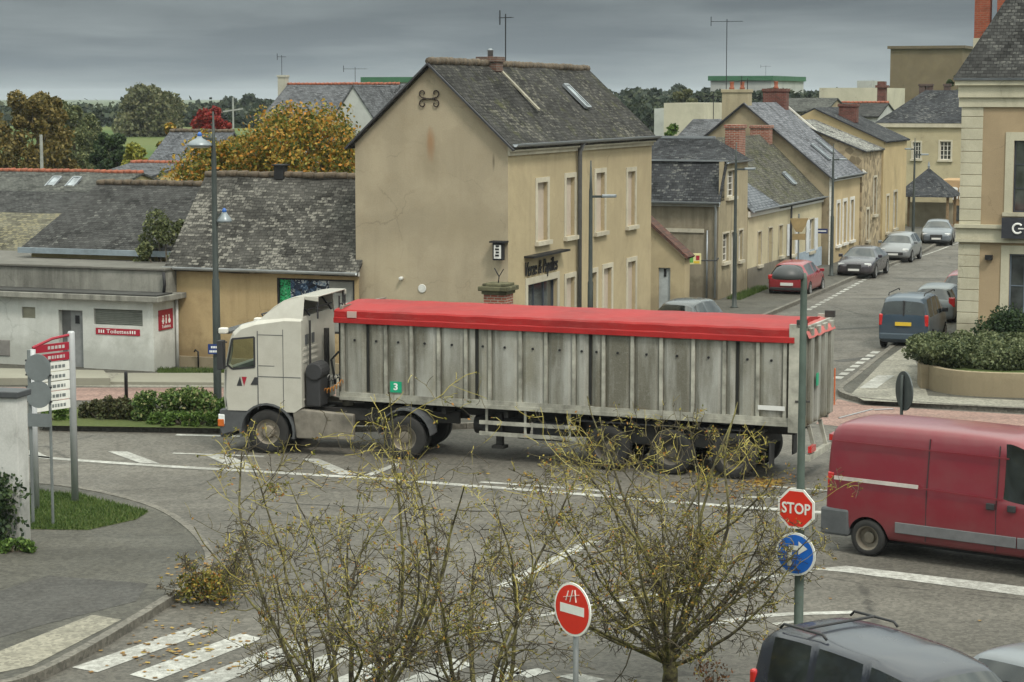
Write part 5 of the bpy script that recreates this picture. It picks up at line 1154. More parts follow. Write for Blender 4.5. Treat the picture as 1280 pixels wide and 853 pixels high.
o = thing('parked_car', 'grey car cut off at the bottom right edge beside the navy leisure van', 'car', (0, 0, 0), math.atan2(-.83, .55), None)
pr = D(1240, 812, 26.5); o.location = Vector((pr.x, pr.y, 0)) + Vector((.552, -.834, 0)) * 1.2 + Vector((.5, .2, 0))
car(o, HATCH, paintm('car_dull_grey', (.13, .145, .16), .3, .15), [(-1.25, .78), (1.22, .78)], *HW); lamp_patch(o, 'tail_light', M_TAIL, -1.86, .72, .84, .07, .12, .10)

# ------------------------------------------------------------------ the lorry
M_CAB = paintm('cab_cream', (.44, .425, .375), .35, .55, (.22, .19, .15)); M_CABG = flat('cab_grey_plastic', (.075, .078, .082), .6, 0, .3); M_CHS = flat('chassis_dirt', (.035, .033, .031), .8, 0, .5, 5); M_TANK = flat('dirty_skirt', (.20, .18, .15), .6, .2, .5, 4)
TH = math.atan2(.24, -.97)
fwp = G(338, 566); d = Vector((math.cos(TH), math.sin(TH), 0)); n_ = Vector((-d.y, d.x, 0))
TR = thing('articulated_lorry', 'articulated lorry with cream cab and grey metal tipping trailer under a red tarpaulin', 'lorry', fwp - n_ * 1.05, TH)
Wc = 1.24
prof = [(1.12, 1.02), (1.17, 1.35), (1.14, 1.95), (.98, 2.72), (.90, 2.92), (.72, 3.07), (.30, 3.19), (-.45, 3.30), (-.88, 3.30), (-.88, 1.14), (-.70, 1.02)]
def cabmesh():
    vs = []; N = len(prof)
    cols = [(-Wc, .94), (-Wc + .09, .985), (-Wc + .30, 1.0), (Wc - .30, 1.0), (Wc - .09, .985), (Wc, .94)]
    for y, k in cols:
        for (x, z) in prof:
            xx = x if x < 0 else x - (1 - k) * 2.0 * max(0, x)
            zz = z - (1 - k) * (1.6 if z > 2.9 else 0)
            vs.append((xx, y, zz))
    fs = [(c * N + i, c * N + (i + 1) % N, (c + 1) * N + (i + 1) % N, (c + 1) * N + i) for c in range(len(cols) - 1) for i in range(N)] + [tuple(range(N))[::-1], tuple(range((len(cols) - 1) * N, len(cols) * N))]
    return vs, fs
def boolean(ob, cutters, name, mats, par):
    bm = bmesh.new(); bm.from_mesh(ob.data); bmesh.ops.recalc_face_normals(bm, faces=bm.faces); bm.to_mesh(ob.data); bm.free()
    for c in cutters:
        bm = bmesh.new(); bm.from_mesh(c.data); bmesh.ops.recalc_face_normals(bm, faces=bm.faces); bm.to_mesh(c.data); bm.free()
        m = ob.modifiers.new('b', 'BOOLEAN'); m.operation = 'DIFFERENCE'; m.object = c; m.solver = 'EXACT'
    dg = bpy.context.evaluated_depsgraph_get(); em = bpy.data.meshes.new_from_object(ob.evaluated_get(dg))
    for c in cutters: bpy.data.objects.remove(c)
    bpy.data.objects.remove(ob)
    o2 = bpy.data.objects.new(name, em); COL.objects.link(o2); o2.parent = par; em.name = name; return o2
vs, fs = cabmesh(); sh = MB().add(vs, fs).build('c', [M_CAB], None, uv=False)
inner = MB().box(-.70, -1.14, 1.5, .92, 1.14, 2.86).build('k', M_CABG, None, uv=False)
sw = [(.30, 2.08), (.86, 2.02), (.99, 2.12), (.86, 2.74), (.30, 2.80)]
hole = MB().slab([(x, -1.5, z) for x, z in sw], (0, 3.0, 0)).build('k', M_CABG, None, uv=False)
ws = MB().box(.7, -1.02, 2.02, 1.5, 1.02, 2.74).build('k', M_CABG, None, uv=False)
arch = MB().lathe([(.66, -1.5), (.66, 1.5)], 32, (0, 0, .53), 'y').build('k', M_CABG, None, uv=False)
cab = boolean(sh, [inner, hole, ws, arch], 'cab', [M_CAB], TR)
b = cab.modifiers.new('bevel', 'BEVEL'); b.width = .05; b.segments = 3; b.limit_method = 'ANGLE'; b.angle_limit = R(35)
M_THIN = glassm('thin_glass', (.03, .04, .03), .12)
for s in (-1, 1):
    yy = s * (Wc - .02); MB().add([(x, yy, z) for x, z in sw], [(0, 1, 2, 3, 4)]).build('side_window', M_THIN, cab, uv=False)
    m = MB(); 
    for i in range(5):
        a, b_ = sw[i], sw[(i + 1) % 5]; m.bar((a[0], s * (Wc + .004), a[1]), (b_[0], s * (Wc + .004), b_[1]), .012, .045)
    m.build('window_seal', M_PLA, cab, uv=False)
    m = MB(); m.bar((.22, s * (Wc + .003), 1.08), (.22, s * (Wc + .003), 2.95), .008, .022, up=(1, 0, 0)); m.bar((1.04, s * (Wc - .02), 1.10), (1.04, s * (Wc - .02), 2.0), .008, .022, up=(1, 0, 0)); m.bar((.22, s * (Wc + .003), 1.86), (-.86, s * (Wc + .003), 1.86), .008, .016)
    m.bar((-.42, s * (Wc + .003), 1.1), (-.42, s * (Wc + .003), 3.0), .006, .014, up=(1, 0, 0)); m.bar((.20, s * (Wc + .003), 2.86), (-.42, s * (Wc + .003), 2.86), .006, .014); m.bar((.20, s * (Wc + .003), 2.12), (-.2, s * (Wc + .003), 2.12), .006, .014); m.build('panel_gap', M_CABG, cab, uv=False)
    MB().slab([(.40, s * (Wc + .002), 1.66), (.22, s * (Wc + .002), 1.66), (.22, s * (Wc + .002), 1.84), (.30, s * (Wc + .002), 1.84)], (0, s * .012, 0)).build('door_handle', M_PLA, cab)
    m = MB(); m.slab([(.62, s * (Wc + .001), 1.62), (.76, s * (Wc + .001), 1.62), (.67, s * (Wc + .001), 1.85)], (0, s * .006, 0)); m.build('door_emblem', M_PLA, cab)
    m = MB(); m.slab([(.50, s * (Wc + .001), 1.84), (.63, s * (Wc + .001), 1.84), (.57, s * (Wc + .001), 1.62)], (0, s * .007, 0)); m.build('door_emblem', M_RED, cab)
    m = MB(); m.box(1.02, s * 1.36 - .11, 2.02, 1.17, s * 1.36 + .11, 2.72); m.bar((1.0, s * 1.2, 2.66), (1.08, s * 1.36, 2.66), .04); m.bar((1.0, s * 1.2, 2.08), (1.08, s * 1.36, 2.08), .04); m.build('mirror', M_PLA, cab, bevel=.04)
    m = MB(); m.box(1.0, min(s * 1.08, s * 1.28), 2.86, 1.20, max(s * 1.08, s * 1.28), 3.0); m.build('corner_mirror', M_FRAME, cab, bevel=.03)
    # lower cab, arch, steps
    m = MB(); pts = []
    for k in range(15):
        a = R(-12) + R(204) * k / 14; pts.append((.70 * math.cos(a), .53 + .70 * math.sin(a)))
    for i in range(14):
        (xa, za), (xb, zb2) = pts[i], pts[i + 1]; m.slab([(xa, s * .95, za), (xb, s * .95, zb2), (xb * .93, s * .95, .53 + (zb2 - .53) * .93), (xa * .93, s * .95, .53 + (za - .53) * .93)], (0, s * .32, 0))
    m.build('mudguard', M_CABG, TR, uv=False)
    m = MB(); m.slab([(.66, s * 1.0, .55), (1.16, s * 1.0, .42), (1.22, s * 1.0, .60), (1.22, s * 1.0, 1.02), (.50, s * 1.0, 1.10)], (0, s * .22, 0)); m.build('step_panel', M_CABG, TR, bevel=.02)
    m = MB(); m.box(1.08, min(s * .9, s * 1.235), .66, 1.255, max(s * .9, s * 1.235), .92); m.build('headlight', M_HEAD, TR, bevel=.03)
    m = MB(); m.box(1.10, min(s * 1.1, s * 1.25), .62, 1.26, max(s * 1.1, s * 1.25), .80); m.build('indicator', flat('orange_lens', (.5, .12, .02), .3), TR, bevel=.02)
    m = MB(); m.slab([(-.62, s * 1.05, 1.10), (-.88, s * 1.05, 1.10), (-2.15, s * 1.05, 1.02), (-2.15, s * 1.05, .40), (-.72, s * 1.05, .40)], (0, s * .17, 0)); m.build('side_skirt', M_TANK, TR, bevel=.03)
m = MB(); m.box(.98, -1.12, .34, 1.27, 1.12, .60); m.box(.98, -1.16, .60, 1.22, 1.16, 1.04); m.build('front_bumper', M_CABG, TR, bevel=.05)
m = MB(); m.box(1.165, -.85, 1.1, 1.19, .85, 1.85); m.build('grille', M_PLA, cab)
for k in range(5): MB().box(1.19, -.83, 1.16 + k * .135, 1.20, .83, 1.22 + k * .135).build('grille_bar', M_CAB, cab)
MB().quad((1.12, -1.0, 2.03), (1.12, 1.0, 2.03), (.97, 1.0, 2.73), (.97, -1.0, 2.73)).build('windscreen', M_THIN, cab, uv=False)
m = MB(); m.box(.98, -1.05, 2.84, 1.32, 1.05, 2.90); m.build('sun_visor', flat('smoked_visor', (.05, .05, .05), .3), cab)
m = MB(); m.box(-.45, .30, 1.5, .05, .85, 1.95).box(-.50, .30, 1.9, -.36, .85, 2.55); m.build('seat', M_PLA, cab, bevel=.05); m = MB(); m.box(-.45, -.85, 1.5, .05, -.30, 1.95).box(-.50, -.85, 1.9, -.36, -.30, 2.55); m.build('seat', M_PLA, cab, bevel=.05)
m = MB(); m.tube([(.42 + .10 * math.sin(a) * .8, .57 + .22 * math.cos(a), 2.10 + .20 * math.sin(a)) for a in [2 * math.pi * k / 18 for k in range(19)]], .018, 6, caps=False); m.bar((.42, .57, 2.1), (.75, .57, 1.85), .05); m.bar((.42, .36, 2.1), (.42, .78, 2.1), .03); m.build('steering_wheel', M_PLA, cab)
MB().box(.55, -1.1, 1.5, .95, 1.1, 2.04).build('dashboard', M_PLA, cab, bevel=.04)
# roof deflector: curved top and two cheeks, open behind
M_DARKIN = flat('deflector_inside', (.10, .10, .10), .8)
cur = [(.28, 3.17), (.05, 3.36), (-.15, 3.53), (-.38, 3.67), (-.62, 3.76), (-.90, 3.80)]
m = MB()
for (xa, za), (xb, zb2) in zip(cur, cur[1:]): m.slab([(xa, -1.0, za), (xb, -1.0, zb2), (xb, 1.0, zb2), (xa, 1.0, za)], (0, 0, -.035))
for s in (-1, 1):
    pl2 = [(x, s * 1.0, z) for x, z in cur] + [(-.90, s * 1.16, 3.2), (-.2, s * 1.16, 3.16)]
    m.slab(pl2, (0, s * .03, 0))
    m.slab([(-.9, s * 1.0, 3.79), (-.9, s * 1.0, 3.70), (-1.25, s * 1.03, 3.66), (-1.25, s * 1.03, 3.78)], (0, s * .03, 0))
m.slab([(-.90, -1.0, 3.80), (-1.25, -1.0, 3.80), (-1.25, 1.0, 3.80), (-.90, 1.0, 3.80)], (0, 0, -.03))
m.build('roof_deflector', M_CAB, cab, bevel=.012)
m = MB(); 
for s in (-1, 1): m.bar((-.95, s * .8, 3.3), (-.60, s * .8, 3.73), .04); m.bar((-1.2, s * .95, 3.25), (-1.2, s * .95, 3.78), .035)
m.bar((-.92, -.9, 3.45), (-.92, .9, 3.45), .035); m.build('deflector_frame', M_PLA, cab)
MB().tube([(.30, -.55, 3.19), (.36, -.55, 3.28), (.36, .55, 3.28), (.30, .55, 3.19)], .02, 6).build('roof_bar', M_PLA, cab)
# rear wall of the cab: vents, ribs; air intake and coloured coils
m = MB()
for k in range(3): m.box(-.905, .35 + k * .24, 2.62, -.88, .50 + k * .24, 2.86)
m.build('vent', M_CABG, cab)
m = MB(); 
for z in (2.2, 2.36, 2.5): m.box(-.90, .1, z, -.88, 1.1, z + .05)
m.box(-.90, -1.1, 1.3, -.88, 1.1, 1.34); m.build('rear_rib', M_CAB, cab)
m = MB(); m.box(-1.30, .55, 1.15, -.92, 1.10, 2.05); m.lathe([(.22, .55), (.22, 1.15)], 16, (-1.15, 0, 2.0), 'y'); m.build('air_filter', M_PLA, TR, bevel=.04)
def coil(mb, p, q, r, n, rad):
    p, q = Vector(p), Vector(q); pts = []
    for k in range(n * 8 + 1):
        t = k / (n * 8); a = 2 * math.pi * k / 8; c = p.lerp(q, t) - Vector((0, 0, .25 * math.sin(math.pi * t))); pts.append(c + Vector((0, r * math.cos(a), r * math.sin(a))))
    mb.tube(pts, rad, 4)
m = MB(); coil(m, (-.95, .95, 1.75), (-1.7, .55, 1.75), .06, 11, .012); m.build('air_coil', flat('orange_coil', (.42, .17, .03), .5), TR); m = MB(); coil(m, (-.95, .75, 1.95), (-1.7, .35, 1.9), .06, 11, .012); m.build('air_coil', M_PLA, TR)
m = MB(); coil(m, (-.95, .5, 2.05), (-1.7, .15, 2.0), .05, 10, .012); m.build('air_coil', flat('pale_coil', (.35, .35, .33), .5), TR)
m = MB(); m.tube([(-.98, .9, 1.0), (-.98, .9, 3.2)], .03, 6); m.tube([(-1.02, -.2, 1.2), (-1.02, -.2, 2.9)], .07, 10); m.build('exhaust_stack', M_CHS, TR)
# chassis
m = MB()
for s in (-1, 1): m.box(-4.55, s * .42 - .04, .78, .9, s * .42 + .04, 1.06)
for x in (-1.2, -2.2, -3.0, -4.3): m.box(x, -.42, .82, x + .12, .42, 1.0)
m.box(-3.9, -.5, 1.06, -2.7, .5, 1.16); m.box(-3.5, -1.0, .40, -3.28, 1.0, .60); m.box(-.1, -.9, .45, .1, .9, .6); m.build('chassis', M_CHS, TR)
for s in (-1, 1):
    m = MB(); pts = [(-3.40 + .64 * math.cos(R(5) + R(170) * k / 12), .53 + .64 * math.sin(R(5) + R(170) * k / 12)) for k in range(13)]
    for (xa, za), (xb, zb2) in zip(pts, pts[1:]): m.slab([(xa, s * .62, za), (xb, s * .62, zb2), (xb * 1.0, s * .62, zb2 + .035), (xa, s * .62, za + .035)], (0, s * .62, 0))
    m.build('rear_mudguard', M_CABG, TR)
for s in (-1, 1):
    wheel_mesh(.53, .30, .30, M_STEEL, 'truck', 'wheel', TR, 0, s * 1.07, s)
    wheel_mesh(.52, .28, .29, M_STEEL, 'deep', 'wheel', TR, -3.40, s * 1.10, s); wheel_mesh(.52, .28, .29, M_STEEL, 'deep', 'wheel', TR, -3.40, s * .76, s)
# trailer, built along its own axis and coupled at an angle
qa, qb = G(1000, 533, 1.30), G(425, 498, 1.30); d2 = (qb - qa); d2.z = 0; LT_ = d2.length; d2.normalize(); n2 = Vector((-d2.y, d2.x, 0))
org = Vector((qa.x, qa.y, 0)) - n2 * 1.25
if n2.dot(Vector((0, -1, 0))) < 0: pass
TM = Matrix.Translation(org) @ Matrix(((d2.x, n2.x, 0), (d2.y, n2.y, 0), (0, 0, 1))).to_4x4()
TMl = mat_of(TR).inverted() @ TM
class TB(MB):
    def __init__(s): super().__init__(); s.M = TMl
class _o: pass
tr_ = _o(); tr_.location = org; TMi = TM.inverted()
def tx(u, v=470, y=1.25):
    p = TMi @ CAMP; r = TMi.to_3x3() @ ray(u, v); k = (y - p.y) / r.y; q = p + r * k; return q.x, q.z
def trailer_metal():
    t = NT('weathered_aluminium'); 
    s1 = t.math('ADD', t.math('MULTIPLY', t.noise(1.5, 3, .5, t.coord(scale=(1, 1, .16))), .75), t.math('MULTIPLY', t.noise(5.5, 5, .7, t.coord(scale=(1, 1, .12))), .25)); s2 = t.noise(.9, 4, .6, t.coord(scale=(1, 1, .5))); f = t.noise(12, 5, .7); fine = t.noise(45, 3, .7)
    col = t.mix(t.ramp(s2, [(.35, 0), (.65, 1)]), (.47, .47, .44), (.25, .235, .18))
    col = t.mix(t.ramp(s1, [(.42, 0), (.58, .92)]), col, (.090, .080, .048)); col = t.mix(t.ramp(f, [(.55, 0), (.8, .45)]), col, (.42, .42, .40)); col = t.mix(.2, col, t.ramp(fine, [(.3, (.15, .14, .12)), (.7, (.45, .45, .43))]))
    sp = t.n('ShaderNodeSeparateXYZ', {0: t.tc.outputs['Object']}).outputs['Z']; low = t.ramp(t.math('ADD', sp, t.math('MULTIPLY', s1, -.9)), [(.9, .7), (1.7, 0)]); col = t.mix(low, col, (.15, .125, .085))
    t.bump(f, .01, .3); return t.out(col, t.ramp(s1, [(.3, .42), (.7, .7)]), .35, .4)
M_ALU = trailer_metal(); M_ALU2 = flat('trailer_rail', (.36, .35, .30), .5, .2, .55, 4)
zb_, zt_ = 1.30, 3.42
slits = [tx(u)[0] for u in (459, 595, 737, 921)]
ribs = [tx(u)[0] for u in (482, 514, 548, 582, 612, 650, 682, 717, 754, 790, 826, 866, 905, 947, 981)]
edges = sorted(slits + ribs + [0.25, LT_ - .08])
for s in (1, -1):
    m = TB(); yb = s * 1.19
    m.slab([(0, yb, zb_), (LT_, yb, zb_), (LT_, yb, zt_), (0, yb, zt_)], (0, -s * .03, 0))
    o_ = m.build('trailer_side', flat('dark_recess', (.085, .078, .058), .7, .1, .5, 3), TR)  # backing between panels and ribs, set darker than the panel metal
    bays = TB()
    for a, b_ in zip(edges, edges[1:]):
        if b_ - a < .22: continue
        x0, x1 = a + .05, b_ - .05
        bays.add([(x0, yb, zb_ + .12), (x0 + .09, yb + s * .05, zb_ + .16), (x1 - .09, yb + s * .05, zb_ + .16), (x1, yb, zb_ + .12), (x0, yb, zt_ - .1), (x0 + .09, yb + s * .05, zt_ - .13), (x1 - .09, yb + s * .05, zt_ - .13), (x1, yb, zt_ - .1)], [(0, 1, 5, 4), (1, 2, 6, 5), (2, 3, 7, 6), (0, 3, 2, 1), (4, 5, 6, 7)])
    bays.build('panel', M_ALU, o_)
    p_ = TB()
    for x in ribs + [LT_ - .08]: p_.box(x - .04, min(yb, yb + s * .06), zb_, x + .04, max(yb, yb + s * .06), zt_ - .02)
    p_.build('rib', M_ALU2, o_)
    p_ = TB()
    for x in slits:
        p_.box(x - .03, min(yb, yb + s * .012), zb_ + .2, x + .03, max(yb, yb + s * .012), zt_)
    p_.build('slit', flat('black_seam', (.012, .012, .011), .8), o_)
    p_ = TB(); p_.box(0, min(yb, yb + s * .09), zb_ - .03, LT_, max(yb, yb + s * .09), zb_ + .06); p_.box(0, min(yb, yb + s * .07), zb_ + .06, LT_, max(yb, yb + s * .07), zb_ + .16); p_.build('bottom_rail', M_ALU2, o_)
    p_ = TB()
    for a, b_ in zip(edges, edges[1:]):
        if b_ - a > .3:
            xm = (a + b_) / 2; p_ = TB(); p_.lathe([(.028, s * .0), (.028, s * .035)], 8, (xm, yb + s * .045, 2.72), 'y'); p_.build('bolt', M_DARK, o_)
    p_ = TB(); p_.box(.0, min(yb, s * 1.30), zb_ - .15, .26, max(yb, s * 1.30), zt_ + .12); p_.build('corner_post', M_ALU2, o_)
    p_ = TB(); p_.box(.34, s * 1.27, 1.62, .95, s * 1.285, 1.72); p_.build('reflective_strip', M_PLW, o_)
xa, za = tx(495, 484); m = TB(); m.box(xa - .15, 1.25, za - .13, xa + .15, 1.262, za + .13); gs = m.build('green_sign', flat('sign_green', (.01, .30, .16), .4), TR)
vsx, fsx = text_geo('3', .22, .002, 0, .006, 1.2); m = TB(); m.add([(xa - x, 1.266 + z, za + y) for x, y, z in vsx], fsx); m.build('sign_number', M_WSIGN, gs, uv=False)
for xw, zw_ in ((tx(560)[0], 1.75),): pass
# floor, front bulkhead, rear door
m = TB(); m.box(.05, -1.18, zb_ - .05, LT_, 1.18, zb_ + .05); m.build('trailer_floor', M_CHS, TR)
m = TB(); m.box(LT_ - .05, -1.22, zb_ - .1, LT_, 1.22, zt_ + .1)
for k in range(6): m.box(LT_, -1.05 + k * .4, zb_, LT_ + .05, -.97 + k * .4, zt_)
fb = m.build('front_bulkhead', M_ALU, TR)
m = TB(); m.lathe([(.14, 1.0), (.14, 3.3)], 12, (LT_ + .24, .35, 0)); m.lathe([(.10, 3.0), (.10, 3.5)], 12, (LT_ + .24, .35, 0)); m.build('tipping_ram', M_ALU2, TR, smooth=True)
m = TB()
for yy in (.75, 1.05): m.tube([(LT_ + .1, yy, 1.3), (LT_ + .1, yy, 3.75)], .02, 6)
for k in range(8): m.tube([(LT_ + .1, .75, 1.45 + .3 * k), (LT_ + .1, 1.05, 1.45 + .3 * k)], .016, 6)
m.tube([(LT_ + .12, 1.05, 2.4), (LT_ + .3, 1.1, 2.2), (LT_ + .25, 1.0, 1.6)], .03, 6); m.build('ladder', M_DARK, TR)
m = TB(); m.box(-.06, -1.22, zb_ - .05, .0, 1.22, zt_ + .05)
for k in range(4): m.box(-.14, -1.15 + k * .60, zb_, -.06, -.90 + k * .60, zt_)
rd = m.build('tailgate', M_ALU, TR, bevel=.01)
m = TB(); m.box(-.16, -1.25, zb_ + .15, -.145, -1.17, zb_ + 1.0); m.build('orange_reflector', flat('reflector_orange', (.55, .12, .03), .4), rd)
m = TB(); m.box(-.155, .28, zb_ + .8, -.142, .46, zb_ + 1.08); m.build('green_plate', MATS['sign_green'], rd)
m = TB(); m.tube([(-.1, 1.26, 1.55), (-.1, 1.26, 2.2)], .03, 6); m.tube([(-.2, 1.2, 1.85), (.1, 1.32, 1.85)], .025, 6); m.box(-.12, 1.18, zt_ + .05, .1, 1.30, zt_ + .22); m.box(-.12, -1.30, zt_ + .05, .1, -1.18, zt_ + .2); m.build('tailgate_hinge', M_CHS, rd)
m = TB(); m.box(-.22, -1.2, .52, -.10, 1.2, .66); m.bar((.0, .5, 1.2), (-.16, .5, .6), .08); m.bar((.0, -.5, 1.2), (-.16, -.5, .6), .08); m.build('underrun_bar', M_ALU2, TR)
for s in (-1, 1): m = TB(); m.box(-.24, min(s * .75, s * 1.15), .70, -.16, max(s * .75, s * 1.15), .84); m.build('rear_lamp', M_TAIL, TR)
# tarpaulin: ridged cover with turned down skirts
def tarp():
    t = NT('red_tarpaulin'); n = t.noise(1.5, 5, .6, t.coord(scale=(.5, 1, 1))); f = t.noise(9, 4, .6, t.coord(scale=(.4, 1, 1)))
    col = t.mix(t.ramp(n, [(.4, 0), (.7, 1)]), (.29, .010, .010), (.20, .012, .012)); col = t.mix(t.ramp(f, [(.5, 0), (.75, .35)]), col, (.32, .07, .06)); t.bump(n, .03, .6); return t.out(col, .55, 0, .3)
M_TARP = tarp(); m = TB(); NX = 46; x_0, x_1 = .14, LT_ + .12; cs = [(1.30, 3.12), (1.31, 3.14), (1.31, 3.24), (1.29, 3.26), (1.28, 3.40), (1.24, 3.44), (.6, 3.53), (0, 3.58)]
cs = cs + [(-y, z) for y, z in cs[-2::-1]]; vs = []
for i in range(NX + 1):
    x = x_0 + (x_1 - x_0) * i / NX
    for j, (y, z) in enumerate(cs):
        w_ = .005 * mnoise.noise(Vector((x * 1.3, j * .7, 3))) + .006 * math.sin(x * 2 * math.pi / 1.05) * (1 if 2 < j < len(cs) - 3 else .3)
        zz = z + w_ + (.0 if j not in (0, 14) else .02 * mnoise.noise(Vector((x * 1.5, 0, 0)))); vs.append((x, y + .006 * mnoise.noise(Vector((x * 2, j, 0))), zz))
nn = len(cs); m.add(vs, [(i * nn + j, i * nn + j + 1, (i + 1) * nn + j + 1, (i + 1) * nn + j) for i in range(NX) for j in range(nn - 1)])
m.add([vs[j] for j in range(nn)], [tuple(range(nn))]); m.add([vs[NX * nn + j] for j in range(nn)], [tuple(range(nn))])
tp = m.build('tarpaulin', M_TARP, TR, smooth=True, uv=False); tp.data.set_sharp_from_angle(angle=R(28))
for s in (-1, 1):
    m = TB(); m.box(x_0, min(s * 1.312, s * 1.325), 3.13, x_1, max(s * 1.312, s * 1.325), 3.24); m.build('hem_band', flat('red_webbing', (.33, .012, .012), .5, 0, .2, 3), tp)
m = TB(); vs = []
for i in range(7):
    x = .20 - .06 * i
    for k in range(11):
        y = -1.2 + 2.4 * k / 10; vs.append((x, y, 3.50 - .03 * i + .05 * mnoise.noise(Vector((x * 6, y * 3, 1))) - (.10 if i == 6 else 0)))
m.add(vs, [(i * 11 + k, i * 11 + k + 1, (i + 1) * 11 + k + 1, (i + 1) * 11 + k) for i in range(6) for k in range(10)]); m.build('tarpaulin_end', flat('faded_tarp', (.38, .10, .09), .6, 0, .3), tp, smooth=True)
m = TB(); xt, zt2 = tx(440, 391, 1.3); m.box(xt - .12, 1.30, 3.26, xt + .12, 1.327, 3.41); m.build('tarp_patch', flat('pale_patch', (.42, .30, .27), .7), tp)
# trailer underside
m = TB()
for s in (-1, 1): m.box(.3, s * .5 - .05, .98, LT_ - .3, s * .5 + .05, 1.24)
for x in (1.2, 3.0, 5.2, 7.0, 8.6): m.box(x, -1.1, 1.05, x + .1, 1.1, 1.2)
m.build('trailer_chassis', M_CHS, TR)
axs = [tx(u, 560)[0] for u in (757, 837, 915)]
for x in axs:
    for s in (-1, 1): wheel_mesh(.52, .36, .29, flat('dark_rim', (.10, .09, .075), .7, .2, .4), 'deep', 'wheel', TR, 0, 0, s)  # trailer rims in a darker tone than the tractor's
for o_ in [c for c in TR.children if c.name.startswith('wheel')][-6:]: pass
ws_ = [c for c in TR.children if c.name.startswith('wheel')][-6:]
k = 0
for x in axs:
    for s in (-1, 1):
        o_ = ws_[k]; k += 1; off = Matrix.Translation((x, s * 1.02, 0))
        o_.data.transform(TMl @ off)
        for c in o_.children: c.data.transform(TMl @ off)
m = TB()
for x in axs: m.box(x - .09, -1.0, .42, x + .09, 1.0, .62); m.box(x - .3, .40, .6, x + .3, .55, .98); m.box(x - .3, -.55, .6, x + .3, -.40, .98)
m.build('axle', M_CHS, TR)
for s in (-1, 1):
    m = TB(); y = s * 1.15
    for z in (.62, .88): m.box(axs[0] + .75, y - .02, z, LT_ - 3.6, y + .02, z + .09)
    for x in (axs[0] + .9, axs[0] + 2.0, LT_ - 3.8): m.box(x, y - .05, .6, x + .06, y - .02, 1.25)
    m.build('side_guard', M_ALU2, TR)
for s in (-1, 1): m = TB(); m.box(LT_ - 4.05, s * .8 - .07, .35, LT_ - 3.9, s * .8 + .07, 1.1); m.box(LT_ - 4.12, s * .8 - .15, .28, LT_ - 3.82, s * .8 + .15, .35); m.build('landing_leg', M_CHS, TR)
m = TB(); m.box(axs[0] + .7, -.9, .5, LT_ - 4.6, -.2, 1.05); m.lathe([(.22, 0), (.22, 1.3)], 14, (axs[0] + 2.2, .55, .78), 'x'); m.build('air_tank', M_CHS, TR)
m = TB(); m.box(axs[2] - .55, -.9, .62, axs[0] + .6, .9, 1.1); m.build('bogie', M_CHS, TR)
m = TB(); m.box(axs[0] + 1.0, .55, .55, axs[0] + 1.9, 1.0, .98); m.build('tool_box', M_PLA, TR, bevel=.03)
for s in (-1, 1): m = TB(); m.box(axs[2] - .85, min(s * .8, s * 1.15), .3, axs[2] - .82, max(s * .8, s * 1.15), .9); m.build('mudflap', M_PLA, TR)
for s in (-1, 1): m = TB(); m.slab([(axs[2] - .7, s * .85, 1.12), (axs[0] + .7, s * .85, 1.12), (axs[0] + .7, s * .85, 1.09), (axs[2] - .7, s * .85, 1.09)], (0, s * .33, 0)); m.build('trailer_mudguard', M_PLA, TR)
# ================================================================== STREET FURNITURE
M_POLE = flat('dark_green_pole', (.045, .055, .052), .55, .2, .35, 3); M_POLEG = flat('mottled_green_pole', (.075, .10, .085), .6, .1, .45, 3); M_HEADG = flat('lamp_grey', (.22, .25, .27), .4, .3, .2); M_BLUE = flat('lamp_blue_cap', (.03, .12, .42), .4, 0, .2)
def head(par, x, z, r, drop=.0, blue=True):
    m = MB(); m.lathe([(.05, z + .22), (.09, z + .16), (r * .75, z + .08), (r, z), (r, z - .04), (r * .9, z - .05)], 20, (x, 0, 0)); o = m.build('lamp_head', M_HEADG, par, smooth=True)
    MB().lathe([(r * .85, z - .055), (r * .6, z - .09), (.01, z - .10)], 16, (x, 0, 0)).build('lens', flat('lamp_lens', (.55, .55, .5), .2), o, smooth=True)
    if blue: MB().lathe([(.055, z + .19), (.06, z + .27), (.02, z + .32)], 12, (x, 0, 0)).build('cap', M_BLUE, o, smooth=True)
def street_lamp(label, u, d, ztop, arms, base=.13, group='tall spired street lamps', r0=.085, rt=.02, blue=False, yaw=0, headr=.33, thick=3.0):
    g_ = ux(u, d); o = thing('street_lamp', label, 'street lamp', (g_.x, g_.y, base), yaw, group); H = ztop - base
    m = MB(); m.lathe([(.16, 0), (.16, .03), (r0 * 1.15, .05), (r0, .6), (r0 * .95, H * .45), (r0 * .75, H * .45 + .05), (r0 * .62, H * .86), (r0 * .5, H * .88), (rt, H)], 14); m.build('pole', M_POLE, o, smooth=True)
    for (dx, z, r, style) in arms:
        z -= base; m = MB()
        if style == 'flat':
            m.bar((0, 0, z), (dx * .55, 0, z), .07, .07); m.build('arm', M_POLE, o)
            m = MB(); sgn = 1 if dx > 0 else -1; m.slab([(dx * .45, -.13, z - .03), (dx, -.10, z - .03), (dx * 1.05, 0, z - .02), (dx, .10, z - .03), (dx * .45, .13, z - .03)], (0, 0, .09)); m.build('lamp_head', M_HEADG, o, bevel=.02)
        else:
            m.bar((0, 0, z + .02), (dx, 0, z + .08), .05, .06); m.bar((0, 0, z - .25), (dx * .6, 0, z + .05), .025); m.build('arm', M_POLE, o); head(o, dx, z - .10, r, blue=True)
    return o
o = street_lamp('tall dark lamp post with two blue-capped lamps left of the lorry cab', 266, 55.2, 8.1, [(-.36, 7.35, .33, 'dish'), (.25, 5.38, .2, 'dish')], yaw=0, r0=.105)
m = MB(); z_ = HC - (437 - 120) / F * 55.0; m.box(-.21, -.16, z_ - .13 - .13, .21, -.13, z_ + .13 - .13); bs = m.build('blue_sign', flat('sign_blue_dark', (.012, .035, .15), .4), o)
